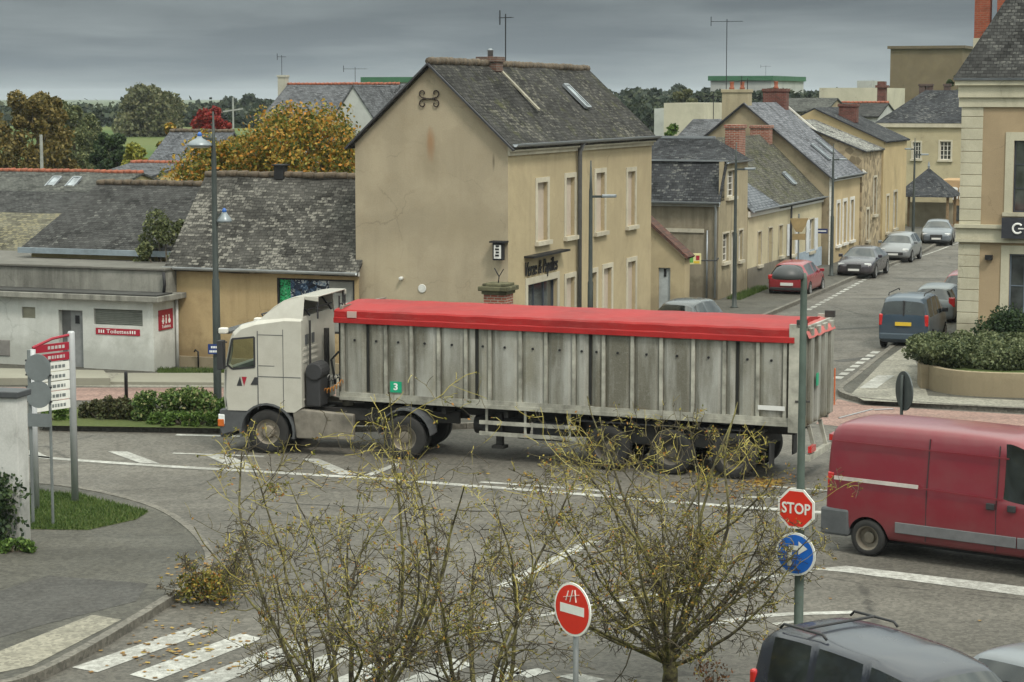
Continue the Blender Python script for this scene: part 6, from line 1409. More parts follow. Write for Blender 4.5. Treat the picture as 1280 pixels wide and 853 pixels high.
for k, (a, b_) in enumerate(((-.13, .12), (-.17, .17))):
    zz = z_ - .13 + .05 - .11 * k; m = MB()
    n = 6 + 2 * k
    for j in range(n):
        x = a + (b_ - a) * j / n; m.box(x, -.166, zz - .028, x + (b_ - a) / n * .72, -.1605, zz + .028)
    m.build('sign_lettering', M_WSIGN, bs, uv=False)
# rows of small white lettering above
street_lamp('spired lamp post with one flat lamp in front of the tall ochre house', 739, 62, HC - (200 - 120) / F * 62, [(.72, HC - (245 - 120) / F * 62, .3, 'flat')])
street_lamp('spired lamp post with one flat lamp in front of the slate and brick chimney house', 921, 84, HC - (178 - 120) / F * 84, [(.75, HC - (211 - 120) / F * 84, .3, 'flat')])
street_lamp('spired lamp post with one short arm beside the black saloon', 1043, 99, HC - (180 - 120) / F * 99, [(.6, HC - (199 - 120) / F * 99, .3, 'flat')])
street_lamp('spired lamp post with two arms in front of the pavilion', 1145, 120, HC - (172 - 120) / F * 120, [(.75, HC - (193 - 120) / F * 120, .3, 'flat'), (-.55, HC - (186 - 120) / F * 120, .3, 'flat')])
# near pole with hooded lamp, carrying the two signs
PD = 29.2; g_ = D(1001, 600, PD); NP = thing('street_lamp', 'near green lamp pole with a hooded lamp that carries the stop and blue arrow signs', 'street lamp', (g_.x, g_.y, 0))
zt = HC - (348 - 120) / F * PD
MB().lathe([(.11, 0), (.11, .05), (.068, .1), (.064, 3.0), (.055, 3.1), (.046, zt), (.03, zt + .08)], 16).build('pole', M_POLEG, NP, smooth=True)
m = MB(); m.bar((0, 0, zt + .05), (-.22, 0, zt + .08), .06); m.build('arm', M_POLE, NP)
m = MB(); m.lathe([(.0, .17), (.09, .165), (.16, .13), (.215, .06), (.225, 0), (.21, -.02)], 20, (-.22, 0, zt + .02)); m.build('lamp_head', flat('dark_hood', (.055, .058, .06), .45, .2, .2), NP, smooth=True)
# sign builder in the xz plane facing -y, slight turn
M_SBACK = flat('sign_back_grey', (.20, .22, .22), .5, .4, .2); M_SRED = flat('stop_red', (.56, .025, .012), .4, 0, .12); M_SBLUE = flat('arrow_blue', (.012, .12, .50), .4, 0, .15); M_SW = flat('sign_face_white', (.68, .68, .64), .45, 0, .12)
def ngon(r, n, rot=0, sx=1): return [(r * sx * math.cos(2 * math.pi * k / n + rot), r * math.sin(2 * math.pi * k / n + rot)) for k in range(n)]
def plate(mb, pts, z, y0, y1, cx=0): mb.slab([(cx + x, y0, z + q) for x, q in pts], (0, y1 - y0, 0))
def sign(name, label, loc, yaw): return thing(name, label, 'sign', loc, yaw)
sx_ = R(-34)
so_ = sign('stop_sign', 'red octagonal stop sign on the near green pole', (g_.x, g_.y, 0), sx_); zs = HC - (641 - 120) / F * (PD - .1); r_ = .302
m = MB(); plate(m, ngon(r_, 8, R(22.5)), zs, -.135, -.115); m.build('plate_border', M_SW, so_); m = MB(); plate(m, ngon(r_ - .035, 8, R(22.5)), zs, -.139, -.1355); m.build('sign_face', M_SRED, so_)
vx, fx2 = text_geo('STOP', .215, .002, 0, .004, .86); MB().add([(x, -.143 - z, zs + y) for x, y, z in vx], fx2).build('lettering', M_SW, so_, uv=False); MB().box(-.08, -.114, zs - .1, .08, -.05, zs - .04).box(-.08, -.114, zs + .04, .08, -.05, zs + .1).build('clamp', M_SBACK, so_)
so_ = sign('arrow_sign', 'round blue sign with white right-turn arrow below the stop sign', (g_.x, g_.y, 0), sx_); zs = HC - (699.5 - 120) / F * (PD - .1); r_ = .305
m = MB(); plate(m, ngon(r_, 32), zs, -.135, -.115); m.build('plate_border', M_SW, so_); m = MB(); plate(m, ngon(r_ - .03, 32), zs, -.139, -.1355); m.build('sign_face', M_SBLUE, so_)
m = MB(); yy = -.143
for q in ([(-.12, -.17), (-.05, -.17), (-.05, .06), (-.12, .06)], [(-.12, .06), (.06, .06), (.06, .125), (-.09, .125)], [(.05, .0), (.19, .095), (.05, .19)]): m.add([(x, yy, zs + z) for x, z in q], [tuple(range(len(q)))])
m.build('arrow', M_SW, so_, uv=False); MB().box(-.08, -.114, zs - .1, .08, -.05, zs - .04).box(-.08, -.114, zs + .04, .08, -.05, zs + .1).build('clamp', M_SBACK, so_)
# no entry sign
nd = 24.9; q = D(720, 772, nd); so_ = sign('no_entry_sign', 'faded round no entry sign on a grey post in front of the bare shrubs', (q.x, q.y, 0), R(-50)); zs = HC - (772 - 120) / F * (nd - .05)
MB().lathe([(.035, 0), (.035, zs + .25)], 10).build('post', flat('grey_post', (.18, .19, .19), .5, .4), so_, smooth=True)
m = MB(); plate(m, ngon(.325, 36), zs, -.06, -.045); m.build('plate_border', M_SW, so_); m = MB(); plate(m, ngon(.298, 36), zs, -.064, -.0605); m.build('sign_face', M_SRED, so_); m = MB(); m.slab([(-.215, -.066, zs - .055), (.215, -.066, zs - .055), (.215, -.066, zs + .055), (-.215, -.066, zs + .055)], (0, .002, 0)); m.build('white_bar', M_SW, so_)
m = MB(); m.bar((-.1, -.07, zs + .10), (-.06, -.07, zs + .22), .02, .004); m.bar((-.03, -.07, zs + .09), (.02, -.07, zs + .24), .02, .004); m.bar((.08, -.07, zs + .10), (.06, -.07, zs + .25), .02, .004); m.bar((-.15, -.07, zs + .13), (.13, -.07, zs + .20), .014, .004); m.build('sticker_residue', M_SW, so_, uv=False)
# round sign seen edge-on on the right pavement
d_ = 45.5; q = D(1127.5, 490, d_); so_ = sign('round_sign', 'round road sign seen nearly edge-on from behind, above the red van', (q.x, q.y, 0), R(-76)); zs = HC - (490 - 120) / F * d_
MB().lathe([(.035, 0), (.035, zs + .35)], 10).build('post', M_POLE, so_, smooth=True); m = MB(); plate(m, ngon(.43, 32), zs, .04, .07); m.build('plate', flat('dark_sign_back', (.07, .08, .08), .5, .3), so_); MB().box(-.1, .071, zs - .18, .1, .078, zs + .02).build('sticker', M_SBACK, so_)
# brown road signs up the street
d_ = 96; q = ux(1001, d_); so_ = sign('direction_sign', 'pair of brown backed signs on one post between the red hatchback and the black saloon', (q.x, q.y, .13), R(6)); z1 = HC - (289 - 120) / F * d_
MB().lathe([(.04, 0), (.04, HC - (270 - 120) / F * d_)], 8).build('post', M_SBACK, so_)
M_BR = flat('brown_back', (.26, .19, .09), .6); tz = HC - (272 - 120) / F * d_ - .13
m = MB(); m.slab([(-.42, -.06, tz), (.42, -.06, tz), (.30, -.06, tz - .35), (.14, -.06, tz - .62), (-.14, -.06, tz - .62), (-.30, -.06, tz - .35)], (0, .02, 0)); m.build('triangular_plate', M_BR, so_); m = MB(); m.box(-.30, -.06, tz - .98, .30, -.04, tz - .70); m.build('lower_plate', M_BR, so_)
q = D(1027, 289, 104.5); m = MB(); m.box(-.30, -.02, -.12, .30, .02, .12); so_ = m.build('street_name_sign', flat('name_plate_blue', (.03, .04, .12), .4)); so_.location = q; so_.rotation_euler = (0, 0, TA); tag(so_, 'small dark blue street name plate on the wall beyond the cream house', 'sign'); MB().box(-.24, -.027, -.03, .24, -.021, .03).build('lettering_band', M_WSIGN, so_)
# shop panel sign on bracket
q = D(868, 324, 85); o = thing('bracket_sign', 'yellow and red square hanging sign on a bracket beside the lean-to', 'sign', tuple(q), 0); 
MB().box(-.27, -.04, -.22, .27, .04, .22).build('board', flat('cream_board', (.62, .58, .30), .5), o, bevel=.02); MB().box(.06, -.05, -.04, .2, -.041, .14).build('red_patch', M_RED, o); MB().box(-.2, -.05, -.14, -.05, -.041, .10).build('green_patch', flat('green_patch', (.1, .3, .06), .5), o); MB().box(-.03, -.05, -.17, .2, -.041, -.08).build('yellow_patch', M_PLY, o)
MB().tube([(.27, 0, -.06), (.55, 0, -.06), (.9, 0, -.06), (.98, .2, .02)], .03, 6).build('bracket', M_DARK, o)
# left: directional totem, sign backs, white pillar
pA = G(94, 628, .13); hd_ = Vector((-.62, -.78, 0)); o = thing('direction_totem', 'pale grey direction sign post with red and white slatted boards at the left', 'sign', (pA.x, pA.y, .13), math.atan2(hd_.y, hd_.x)); HP = HC - (416 - 120) / F * pA.y - .13
Wt = 1.0; MB().lathe([(.075, 0), (.075, HP), (.06, HP + .03)], 14).build('post', flat('pale_grey_post', (.42, .43, .44), .4, .2, .1), o, smooth=True); MB().lathe([(.06, 0), (.06, HP - .25)], 12, (Wt, 0, 0)).build('post', flat('pale_grey_post', (.42, .43, .44)), o, smooth=True)
m = MB(); m.tube([(.05, 0, HP - .04), (Wt * .5, 0, HP - .08), (Wt, 0, HP - .22)], .03, 6); m.build('top_rail', M_RED, o)
for k in range(7):
    z0 = HP - .34 - k * .20
    m = MB(); m.box(.08, -.02, z0, Wt - .05, .02, z0 + (.16 if k < 2 else .17)); b_ = m.build('board', M_RED if k < 2 else M_SW, o)
    m = MB()
    for side in (-1, 1):
        x = .2
        while x < Wt - .35:
            w_ = rnd.uniform(.03, .09); m.box(x, side * .0205, z0 + .05, x + w_, side * .024, z0 + .115); x += w_ + .025
    m.build('lettering', flat('faded_white', (.5, .45, .44), .6) if k < 2 else M_SBACK, b_, uv=False)
dB = 41.0; q = D(44, 480, dB); o = thing('sign_stack', 'grey backs of two round signs and small plates on a frame by the white pillar', 'sign', (q.x, q.y, .1), R(180 - 12))
zt = HC - (438 - 120) / F * dB - .1
MB().tube([(.12, 0, 0), (.12, 0, zt)], .035, 8).tube([(-.30, 0, 0), (-.30, 0, zt - .2)], .03, 8).build('post', M_SBACK, o)
for k, (zz, r_) in enumerate(((zt - .34, .27), (zt - .86, .27))):
    m = MB(); m.slab([(x - .09, .05, zz + z) for x, z in ngon(r_, 28)], (0, .015, 0)); pl3 = m.build('round_plate', flat('plate_back', (.19, .21, .215), .5, .3, .15), o); [MB().box(-.36, .02, zz + dz_, .18, .049, zz + dz_ + .035).build('brace', M_PLA, pl3) for dz_ in (-.16, .12)]
m = MB(); m.slab([(-.34, .05, zt - 1.50), (.16, .05, zt - 1.50), (.16, .05, zt - 1.24), (-.34, .05, zt - 1.24)], (0, .012, 0)); m.build('small_plate', MATS['plate_back'], o)
q = D(6, 600, 39.4); o = thing('gate_pier', 'thick white rendered gate pier with grey cap at the left edge', 'pillar', (q.x, q.y, .1), R(-14)); zt = HC - (488 - 120) / F * 39.4 - .1
MB().box(-.30, -.22, 0, .40, .22, zt - .12).build('pier', plaster('white_pier', (.50, .50, .48), (.2, .2, .18), .6, .8, 111), o, bevel=.02); MB().box(-.36, -.28, zt - .12, .46, .28, zt + .0).build('cap', flat('slate_cap', (.06, .065, .07), .6), o, bevel=.02)
# curved planter and hedge on the right
pl_px = [(1156, 478), (1157, 483), (1163, 488), (1180, 492), (1207, 495), (1245, 497), (1300, 498), (1400, 499)]
base = [G(u, v, .13) for u, v in pl_px]; o = MB(); back = [Vector((14.0, 66.5, 0)), Vector((13.0, 66.2, 0))]
out_ = smooth_line([(p.x, p.y) for p in base], 2); hP = .68
for a, b_ in zip(out_, out_[1:]):
    d = (b_ - a).normalized(); n = Vector((-d.y, d.x, 0)); n = n if n.y > 0 else -n
    o.slab([(a.x, a.y, .13), (b_.x, b_.y, .13), (b_.x + n.x * .22, b_.y + n.y * .22, .13), (a.x + n.x * .22, a.y + n.y * .22, .13)], (0, 0, hP))
a = out_[0]; o.slab([(a.x, a.y, .13), (a.x + .22, a.y, .13), (a.x + 1.4, a.y + 4.2, .13), (a.x + 1.2, a.y + 4.2, .13)], (0, 0, hP))
po = o.build('planter', plaster('sandy_planter', (.34, .285, .19), (.25, .2, .13), .6, .5, 7), None); tag(po, 'low curved sandy planter wall under the hedge at the right', 'planter')
sl_ = MB().add([(p.x + .05, p.y + .1, .75) for p in out_] + [(20, 66, .75), (12.6, 65.5, .75)], [tuple(range(len(out_) + 2))]).build('soil', M_EARTH, po)

# ================================================================== PLANTS
import numpy as np
def leaf_cloud(name, blobs, size, mat, parent=None, seed=1, aspect=.6, droop=0.0, rough=1.0):
    """blobs: (center, radii, count); leaves are small quads scattered on and inside lumpy volumes"""
    rs = np.random.RandomState(seed); V = []
    for (c, r, n) in blobs:
        d = rs.normal(size=(n, 3)); d /= np.linalg.norm(d, axis=1)[:, None]
        k = .45 + .50 * rs.rand(n) ** .8
        lump = 1 + .15 * rough * (np.sin(d[:, 0] * 5 + c[0] * 3) * np.sin(d[:, 1] * 6 + c[1]) + np.sin(d[:, 2] * 7 + c[2] * 2) * .6)
        P = np.array(c) + d * np.array(r) * (k * lump)[:, None]
        ax = rs.normal(size=(n, 3)); ax /= np.linalg.norm(ax, axis=1)[:, None]; b = np.cross(ax, rs.normal(size=(n, 3))); b /= np.linalg.norm(b, axis=1)[:, None]
        s = size * (.6 + .8 * rs.rand(n))[:, None]
        V.append(np.stack([P - ax * s, P + b * s * aspect, P + ax * s, P - b * s * aspect], 1).reshape(-1, 3))
    V = np.concatenate(V); n = len(V) // 4; me = bpy.data.meshes.new(name)
    me.vertices.add(len(V)); me.vertices.foreach_set('co', V.astype(np.float32).ravel()); me.loops.add(n * 4); me.loops.foreach_set('vertex_index', np.arange(n * 4, dtype=np.int32)); me.polygons.add(n); me.polygons.foreach_set('loop_start', np.arange(0, n * 4, 4, dtype=np.int32)); me.polygons.foreach_set('loop_total', np.full(n, 4, dtype=np.int32)); me.update(calc_edges=True)
    me.materials.append(mat); o = bpy.data.objects.new(name, me); COL.objects.link(o); o.parent = parent; return o
M_BARK = flat('bark', (.09, .075, .055), .9, 0, .4, 5)
def tree(name, label, cat, loc, h, cr, mat, n=5000, leaf=.12, trunk=.2, seed=1, blobs=12, base=.3, group=None, squash=1.0, flatn=1.0, lobes=None):
    """trunk, limbs to every clump; crown = many clumps of leaves"""
    rs = random.Random(seed); o = thing(name, label, cat, loc, 0, group); B = []; m = MB()
    top = Vector((rs.uniform(-.3, .3), 0, h * .62)); m.tube([(0, 0, 0), (.05 * h * rs.uniform(-1, 1), 0, h * .3), top], [trunk, trunk * .75, trunk * .4], 8)
    for k in range(blobs):
        a = k * 2.399 + rs.uniform(-.3, .3); t = (k + .5) / blobs; zz = h * (base + (1 - base) * t) - cr * .15; rr = cr * (math.sin(math.pi * min(1, .22 + .74 * t)) ** .6) * rs.uniform(.45, .9) * flatn
        c = (rr * math.cos(a), rr * math.sin(a) * squash, zz * rs.uniform(.95, 1.0)); s = cr * rs.uniform(.26, .50) * (1.15 - .45 * t)
        B.append((c, (s, s * squash, s * rs.uniform(.75, 1.15)), int(n / blobs)))
        st_ = Vector((0, 0, h * rs.uniform(.15, .5))); e_ = Vector(c); m.tube([st_, st_.lerp(e_, .5) + Vector((0, 0, .1 * h * rs.uniform(0, 1) * .3)), e_], [trunk * .35, trunk * .2, trunk * .06], 5)
    m.build('trunk', M_BARK, o, smooth=True, uv=False); leaf_cloud('crown', B, leaf, mat, o, seed)
    return o
L_AUT = leafm('autumn_orange_leaves', [(.22, (.045, .065, .014)), (.38, (.11, .125, .022)), (.50, (.26, .21, .035)), (.60, (.42, .17, .025)), (.72, (.36, .24, .04)), (.88, (.15, .17, .035))])
L_RED = leafm('red_leaves', [(.2, (.16, .015, .015)), (.6, (.28, .03, .025)), (.85, (.26, .07, .03))])
L_OLV = leafm('olive_leaves', [(.2, (.045, .06, .025)), (.5, (.10, .12, .05)), (.8, (.19, .20, .09))])
L_DRK = leafm('dark_green_leaves', [(.2, (.012, .026, .012)), (.5, (.03, .055, .022)), (.8, (.06, .09, .03))])
L_BRN = leafm('brown_olive_leaves', [(.2, (.06, .055, .018)), (.5, (.13, .105, .03)), (.8, (.22, .16, .05))])
L_YEL = leafm('yellow_green_leaves', [(.2, (.09, .11, .02)), (.5, (.20, .21, .03)), (.8, (.32, .28, .05))])
L_GRN = leafm('bright_green_leaves', [(.2, (.03, .06, .012)), (.5, (.07, .13, .025)), (.8, (.15, .22, .05))])
L_FAR = leafm('far_wood_leaves', [(.2, (.014, .024, .016)), (.5, (.03, .045, .026)), (.8, (.06, .07, .035))])
def tr_at(name, label, u, d, v_top, wpx, mat, **k):
    g_ = ux(u, d); h = HC - (v_top - 120) / F * d; cr = wpx / 2 / F * d; return tree(name, label, k.pop('cat', 'tree'), (g_.x, g_.y, 0), h, cr, mat, **k)
tr_at('autumn_tree', 'orange and green autumn tree behind the ridge of the low house, right half', 378, 80, 126, 215, L_AUT, n=30000, leaf=.075, blobs=60, base=.45, seed=3)
tr_at('autumn_tree', 'orange and green autumn tree behind the ridge of the low house, left half', 282, 81, 163, 170, L_AUT, n=20000, leaf=.075, blobs=40, base=.45, seed=8)
tr_at('red_tree', 'bright red autumn tree beyond the steep slate roof', 262, 130, 131, 62, L_RED, n=8000, leaf=.11, blobs=22, base=.5, seed=5)
tr_at('small_tree', 'small orange tinged tree left of the red tree', 216, 128, 146, 40, L_AUT, n=2200, leaf=.14, blobs=8, base=.5, seed=15)
for (u, d, vt, w_, mt, lb, sd_) in ((36, 118, 108, 95, L_BRN, 'tall brownish tree at the left edge of the sky', 21), (-35, 116, 112, 90, L_BRN, 'brownish tree cut off by the left edge', 22), (88, 135, 124, 80, L_OLV, 'pale olive tree right of the tall brownish tree', 23), (62, 122, 112, 60, L_BRN, 'narrow brown tree beside the tall brownish tree', 24), (138, 130, 162, 60, L_DRK, 'dark green tree above the grey barn roof', 25), (170, 122, 178, 56, L_YEL, 'yellow-green tree left of the steep slate roof', 26), (112, 140, 150, 70, L_OLV, 'low olive tree behind the dark green tree', 27)):
    tr_at('garden_tree', lb, u, d, vt, w_ * 1.05, mt, n=13000, leaf=.105, blobs=26, base=.3, seed=sd_, group='trees behind the left roofs')
o = MB(); q = ux(50, 112); o.lathe([(.12, 0), (.08, HC - (168 - 120) / F * 112)], 8); po_ = o.build('telegraph_pole', flat('grey_wood', (.28, .29, .27), .8)); po_.location = q; tag(po_, 'pale grey telegraph pole among the left trees', 'pole')
q = ux(291, 150); o = MB(); o.lathe([(.09, 0), (.06, HC - (122 - 120) / F * 150)], 8); o.bar((-.7, 0, 7.4), (.7, 0, 7.6), .1); po_ = o.build('telegraph_pole', MATS['grey_wood']); po_.location = q; tag(po_, 'pale telegraph pole with crossbar right of the red tree', 'pole')
tr_at('round_shrub', 'round bright green bush between the tall ochre house and the cream block', 838, 130, 147, 38, L_GRN, n=3000, leaf=.12, blobs=9, base=.3, seed=31, cat='bush')
tr_at('garden_shrub', 'olive grey bush rising between the toilet parapet and the slate roofs', 207, 67.6, 262, 100, L_OLV, n=9000, leaf=.055, blobs=18, base=.35, seed=33, cat='bush', squash=.6)
# flowering shrubs in the bed
def shrub(name, label, u, v, w_px, h_px, mat, n, leaf, seed, z0=.13, cat='bush', group=None):
    p = G(u, v, z0); wr = w_px / F * p.y / 2; h = h_px / F * p.y; o = thing(name, label, cat, (p.x, p.y, z0), 0, group); rs = random.Random(seed); B = []; m = MB()
    nb = max(5, int(wr / h * 9))
    for k in range(nb):
        x = rs.uniform(-1, 1) * wr * .82; hh = h * (1 - .35 * (x / wr) ** 2) * rs.uniform(.55, .80); c = (x, rs.uniform(-.4, .4) * min(wr, .9), hh); s = h * rs.uniform(.24, .36); B.append((c, (s * 1.25, s * 1.1, s), n // nb)); m.tube([(x * .5, 0, 0), (x * .8, c[1] * .5, hh * .6), c], [.02, .014, .005], 4)
        B.append(((x * 1.1, c[1], h * .22), (s * 1.1, s, h * .22), n // nb // 2))
    m.build('stems', M_BARK, o, uv=False); leaf_cloud('foliage', B, leaf, mat, o, seed); return o
L_LIL = leafm('variegated_leaves', [(.25, (.03, .06, .015)), (.5, (.08, .14, .03)), (.70, (.18, .23, .07)), (.82, (.42, .36, .20))])
GB = 'shrubs in the roadside bed'
shrub('flowering_shrub', 'large light green flowering shrub left of the dark lamp post', 225, 524, 118, 40, L_LIL, 6500, .045, 41, group=GB)
shrub('low_shrub', 'dark reddish green shrub left of the large flowering shrub', 135, 524, 72, 28, leafm('dark_mixed', [(.2, (.02, .03, .012)), (.5, (.06, .05, .02)), (.8, (.10, .12, .05))]), 3500, .04, 42, group=GB)
shrub('low_shrub', 'small green shrub behind the pale direction post', 72, 526, 34, 18, L_GRN, 1500, .04, 43, group=GB)
shrub('low_shrub', 'bright green low plants in front of the large flowering shrub', 235, 532, 110, 18, L_GRN, 3500, .04, 44, group=GB)
shrub('low_shrub', 'green plants between the lamp post and the lorry front', 292, 528, 40, 34, L_GRN, 1800, .04, 45, group=GB)
struct(poly('flower_bed', gp([(55, 510), (300, 512), (300, 537), (110, 534), (50, 533)], .13), .15, M_EARTH))
# hedge
hb = [(v_, G(u, 462, .75)) for u, v_ in ()]
ho = thing('hedge', 'trimmed grey-green hedge growing in the curved planter', 'hedge', (G(1210, 490).x, G(1210, 490).y + 1.2, .75)); B = []; rs = random.Random(9); m = MB()
for k in range(84):
    u = rs.uniform(1150, 1330); d_ = rs.uniform(59.8, 63.3); p = ux(u, d_) - Vector((ho.location.x, ho.location.y, 0)); z = rs.choice((.2, .38, .54)); B.append(((p.x, p.y, z), (.42, .42, .26), 420)); 
leaf_cloud('foliage', B, .05, leafm('hedge_leaves', [(.2, (.025, .04, .016)), (.5, (.085, .105, .045)), (.8, (.18, .20, .10))]), ho, 5, rough=.3)
shrub('round_shrub', 'dark green bush against the corner building above the hedge', 1262, 445, 70, 62, L_DRK, 4500, .055, 47)
q = G(1276, 462, .13); m = MB(); m.lathe([(.16, 0), (.16, 1.1), (.13, 1.15)], 12); po_ = m.build('post_box', M_SW); po_.location = (q.x - .1, 59.0, .75); tag(po_, 'white post cut by the right edge in the hedge', 'post')
# grass on the near left and weeds
def grass(name, pts, n, h, seed, z, mat):
    rs = np.random.RandomState(seed); P = [Vector((p.x, p.y)) for p in pts]; x0, x1 = min(p.x for p in P), max(p.x for p in P); y0, y1 = min(p.y for p in P), max(p.y for p in P); V = []
    def inside(x, y):
        c = False; j = len(P) - 1
        for i in range(len(P)):
            if (P[i].y > y) != (P[j].y > y) and x < (P[j].x - P[i].x) * (y - P[i].y) / (P[j].y - P[i].y) + P[i].x: c = not c
            j = i
        return c
    k = 0
    while k < n:
        x, y = rs.uniform(x0, x1), rs.uniform(y0, y1)
        if not inside(x, y): continue
        a = rs.uniform(0, 6.28); hh = h * rs.uniform(.5, 1.3); w_ = .012; lx, ly = rs.normal(0, h * .4, 2)
        V += [(x - w_ * math.cos(a), y - w_ * math.sin(a), z), (x + w_ * math.cos(a), y + w_ * math.sin(a), z), (x + lx, y + ly, z + hh)]; k += 1
    me = bpy.data.meshes.new(name); me.from_pydata(V, [], [(3 * i, 3 * i + 1, 3 * i + 2) for i in range(n)]); me.materials.append(mat); o = bpy.data.objects.new(name, me); COL.objects.link(o); tag(o, None, None, kind='stuff'); return o
L_GRS = leafm('grass_blades', [(.2, (.03, .055, .012)), (.5, (.06, .105, .022)), (.8, (.12, .15, .045))])
gpx = [(-60, 610), (30, 611), (60, 615), (100, 619), (150, 631), (186, 640), (170, 650), (110, 663), (40, 662), (-60, 664)]
struct(poly('grass_verge', gp(gpx, .13), .137, M_EARTH)); o = grass('grass', gp(gpx, .13), 16000, .07, 4, .137, L_GRS); tag(o, 'short green grass on the near left verge', 'grass')
o = grass('weeds', gp([(195, 462), (226, 463), (300, 463), (300, 467), (200, 470)], .13), 2500, .12, 5, .13, L_GRS); tag(o, 'weeds along the foot of the toilet and tan walls', 'weeds')
o = grass('weeds', [Vector((8.9, 87.4, 0)), Vector((10.8, 92.5, 0)), Vector((11.2, 92.2, 0)), Vector((9.4, 87.0, 0))], 2500, .18, 6, .13, L_GRS); tag(o, 'green weeds along the foot of the grubby tan house', 'weeds')
shrub('climbing_weed', 'weeds at the foot of the white gate pier', 20, 690, 50, 18, L_GRN, 900, .035, 48)
shrub('side_bush', 'dark green bush cut off by the left edge beside the gate pier', -12, 680, 40, 110, L_DRK, 4000, .045, 49)
# ---- distant wood, one mass of crowns
V = []; rs = np.random.RandomState(77); B = []
def wood(u0, u1, vfun, d0, d1, n, cr0, cr1):
    for k in range(n):
        u = rs.uniform(u0, u1); d_ = rs.uniform(d0, d1); vt = vfun(u) + rs.uniform(-3, 7) + (d1 - d_) / (d1 - d0) * 6; q = ux(u, d_); zt = HC - (vt - 120) / F * d_; c_ = rs.uniform(cr0, cr1)
        nb_ = 5
        for j in range(nb_):
            a_ = rs.uniform(0, 6.28); cc = c_ * rs.uniform(.35, .6); B.append(((q.x + math.cos(a_) * c_ * .6, q.y + math.sin(a_) * c_ * .6, zt - cc - rs.uniform(0, c_ * .7)), (cc, cc, cc * .85), 230))
        B.append(((q.x + c_ * .3, q.y, max(0, zt - c_ * 2.2)), (c_ * 1.1, c_, c_ * 1.3), 260))
vleft = lambda u: 128 - 16 * math.exp(-((u - 185) / 45) ** 2) - 9 * math.exp(-((u - 292) / 14) ** 2) - 10 * math.exp(-((u - 330) / 30) ** 2)
wood(-40, 480, vleft, 330, 470, 110, 3.6, 6.5)
vright = lambda u: 108 - 6 * math.sin((u - 740) / 45) ** 2
wood(720, 1060, vright, 340, 460, 80, 3.5, 6.5)
wood(880, 1010, lambda u: 110, 280, 298, 22, 2.5, 4)
wood(1040, 1210, lambda u: 107, 380, 440, 26, 3.5, 5)
wood(750, 900, lambda u: 122, 290, 320, 26, 3, 4.5)
wood(-120, 1400, lambda u: 125, 480, 560, 200, 4, 5.5)
o = leaf_cloud('far_wood', B, .55, L_FAR, None, 7, aspect=.8); tag(o, 'distant dark wood along the horizon', 'wood', kind='stuff')
Bp = [];
for (u, v_, d_, c_) in ((170, 117, 300, 4.2), (196, 114, 302, 4.5), (215, 119, 300, 3.6), (853, 118, 250, 2.8), (868, 121, 250, 2.4)):
    pass
tr_at('pale_tree', 'pale yellowish far tree crown standing out of the distant wood on the left', 186, 290, 104, 92, leafm('pale_far', [(.2, (.07, .08, .035)), (.5, (.12, .13, .06)), (.8, (.18, .17, .09))]), n=16000, leaf=.26, blobs=26, base=.3, seed=61, trunk=.4)
tr_at('pale_tree', 'pale green far tree above the cream block right of the tall ochre house', 855, 230, 108, 44, MATS['pale_far'], n=8000, leaf=.22, blobs=14, base=.35, seed=62, trunk=.3)
tr_at('dark_tree', 'dark tree against the brown block beside the slate roof', 1193, 175, 86, 26, L_DRK, n=1600, leaf=.2, blobs=6, base=.6, seed=63, trunk=.2)

# ---- the bare shrubs in the foreground
def barkm():
    t = NT('lichen_bark'); n = t.noise(6, 5, .7); col = t.ramp(n, [(.38, (.035, .030, .022)), (.48, (.085, .075, .045)), (.58, (.17, .155, .06)), (.70, (.28, .24, .09))]); t.bump(n, .01); return t.out(col, .85, 0, .2)
def twigm(name, stops):
    t = NT(name); g = t.n('ShaderNodeNewGeometry'); n = t.noise(1.1, 4, .6); k = t.math('ADD', t.math('MULTIPLY', g.outputs['Random Per Island'], .40), t.math('MULTIPLY', n, .52)); z_ = t.n('ShaderNodeSeparateXYZ', {0: t.tc.outputs['Object']}).outputs['Z']; k = t.math('ADD', k, t.math('MULTIPLY', t.math('SUBTRACT', z_, 2.2), .045)); return t.out(t.ramp(k, stops), .8, 0, .2)
M_LB = barkm(); M_TWY = twigm('lichen_twig', [(.28, (.045, .038, .028)), (.44, (.075, .062, .042)), (.55, (.15, .13, .055)), (.64, (.36, .30, .07)), (.8, (.36, .33, .16))])
L_SPR = leafm('sparse_leaves', [(.2, (.05, .06, .015)), (.45, (.16, .16, .035)), (.62, (.30, .26, .05)), (.75, (.34, .15, .03)), (.88, (.16, .05, .025))])
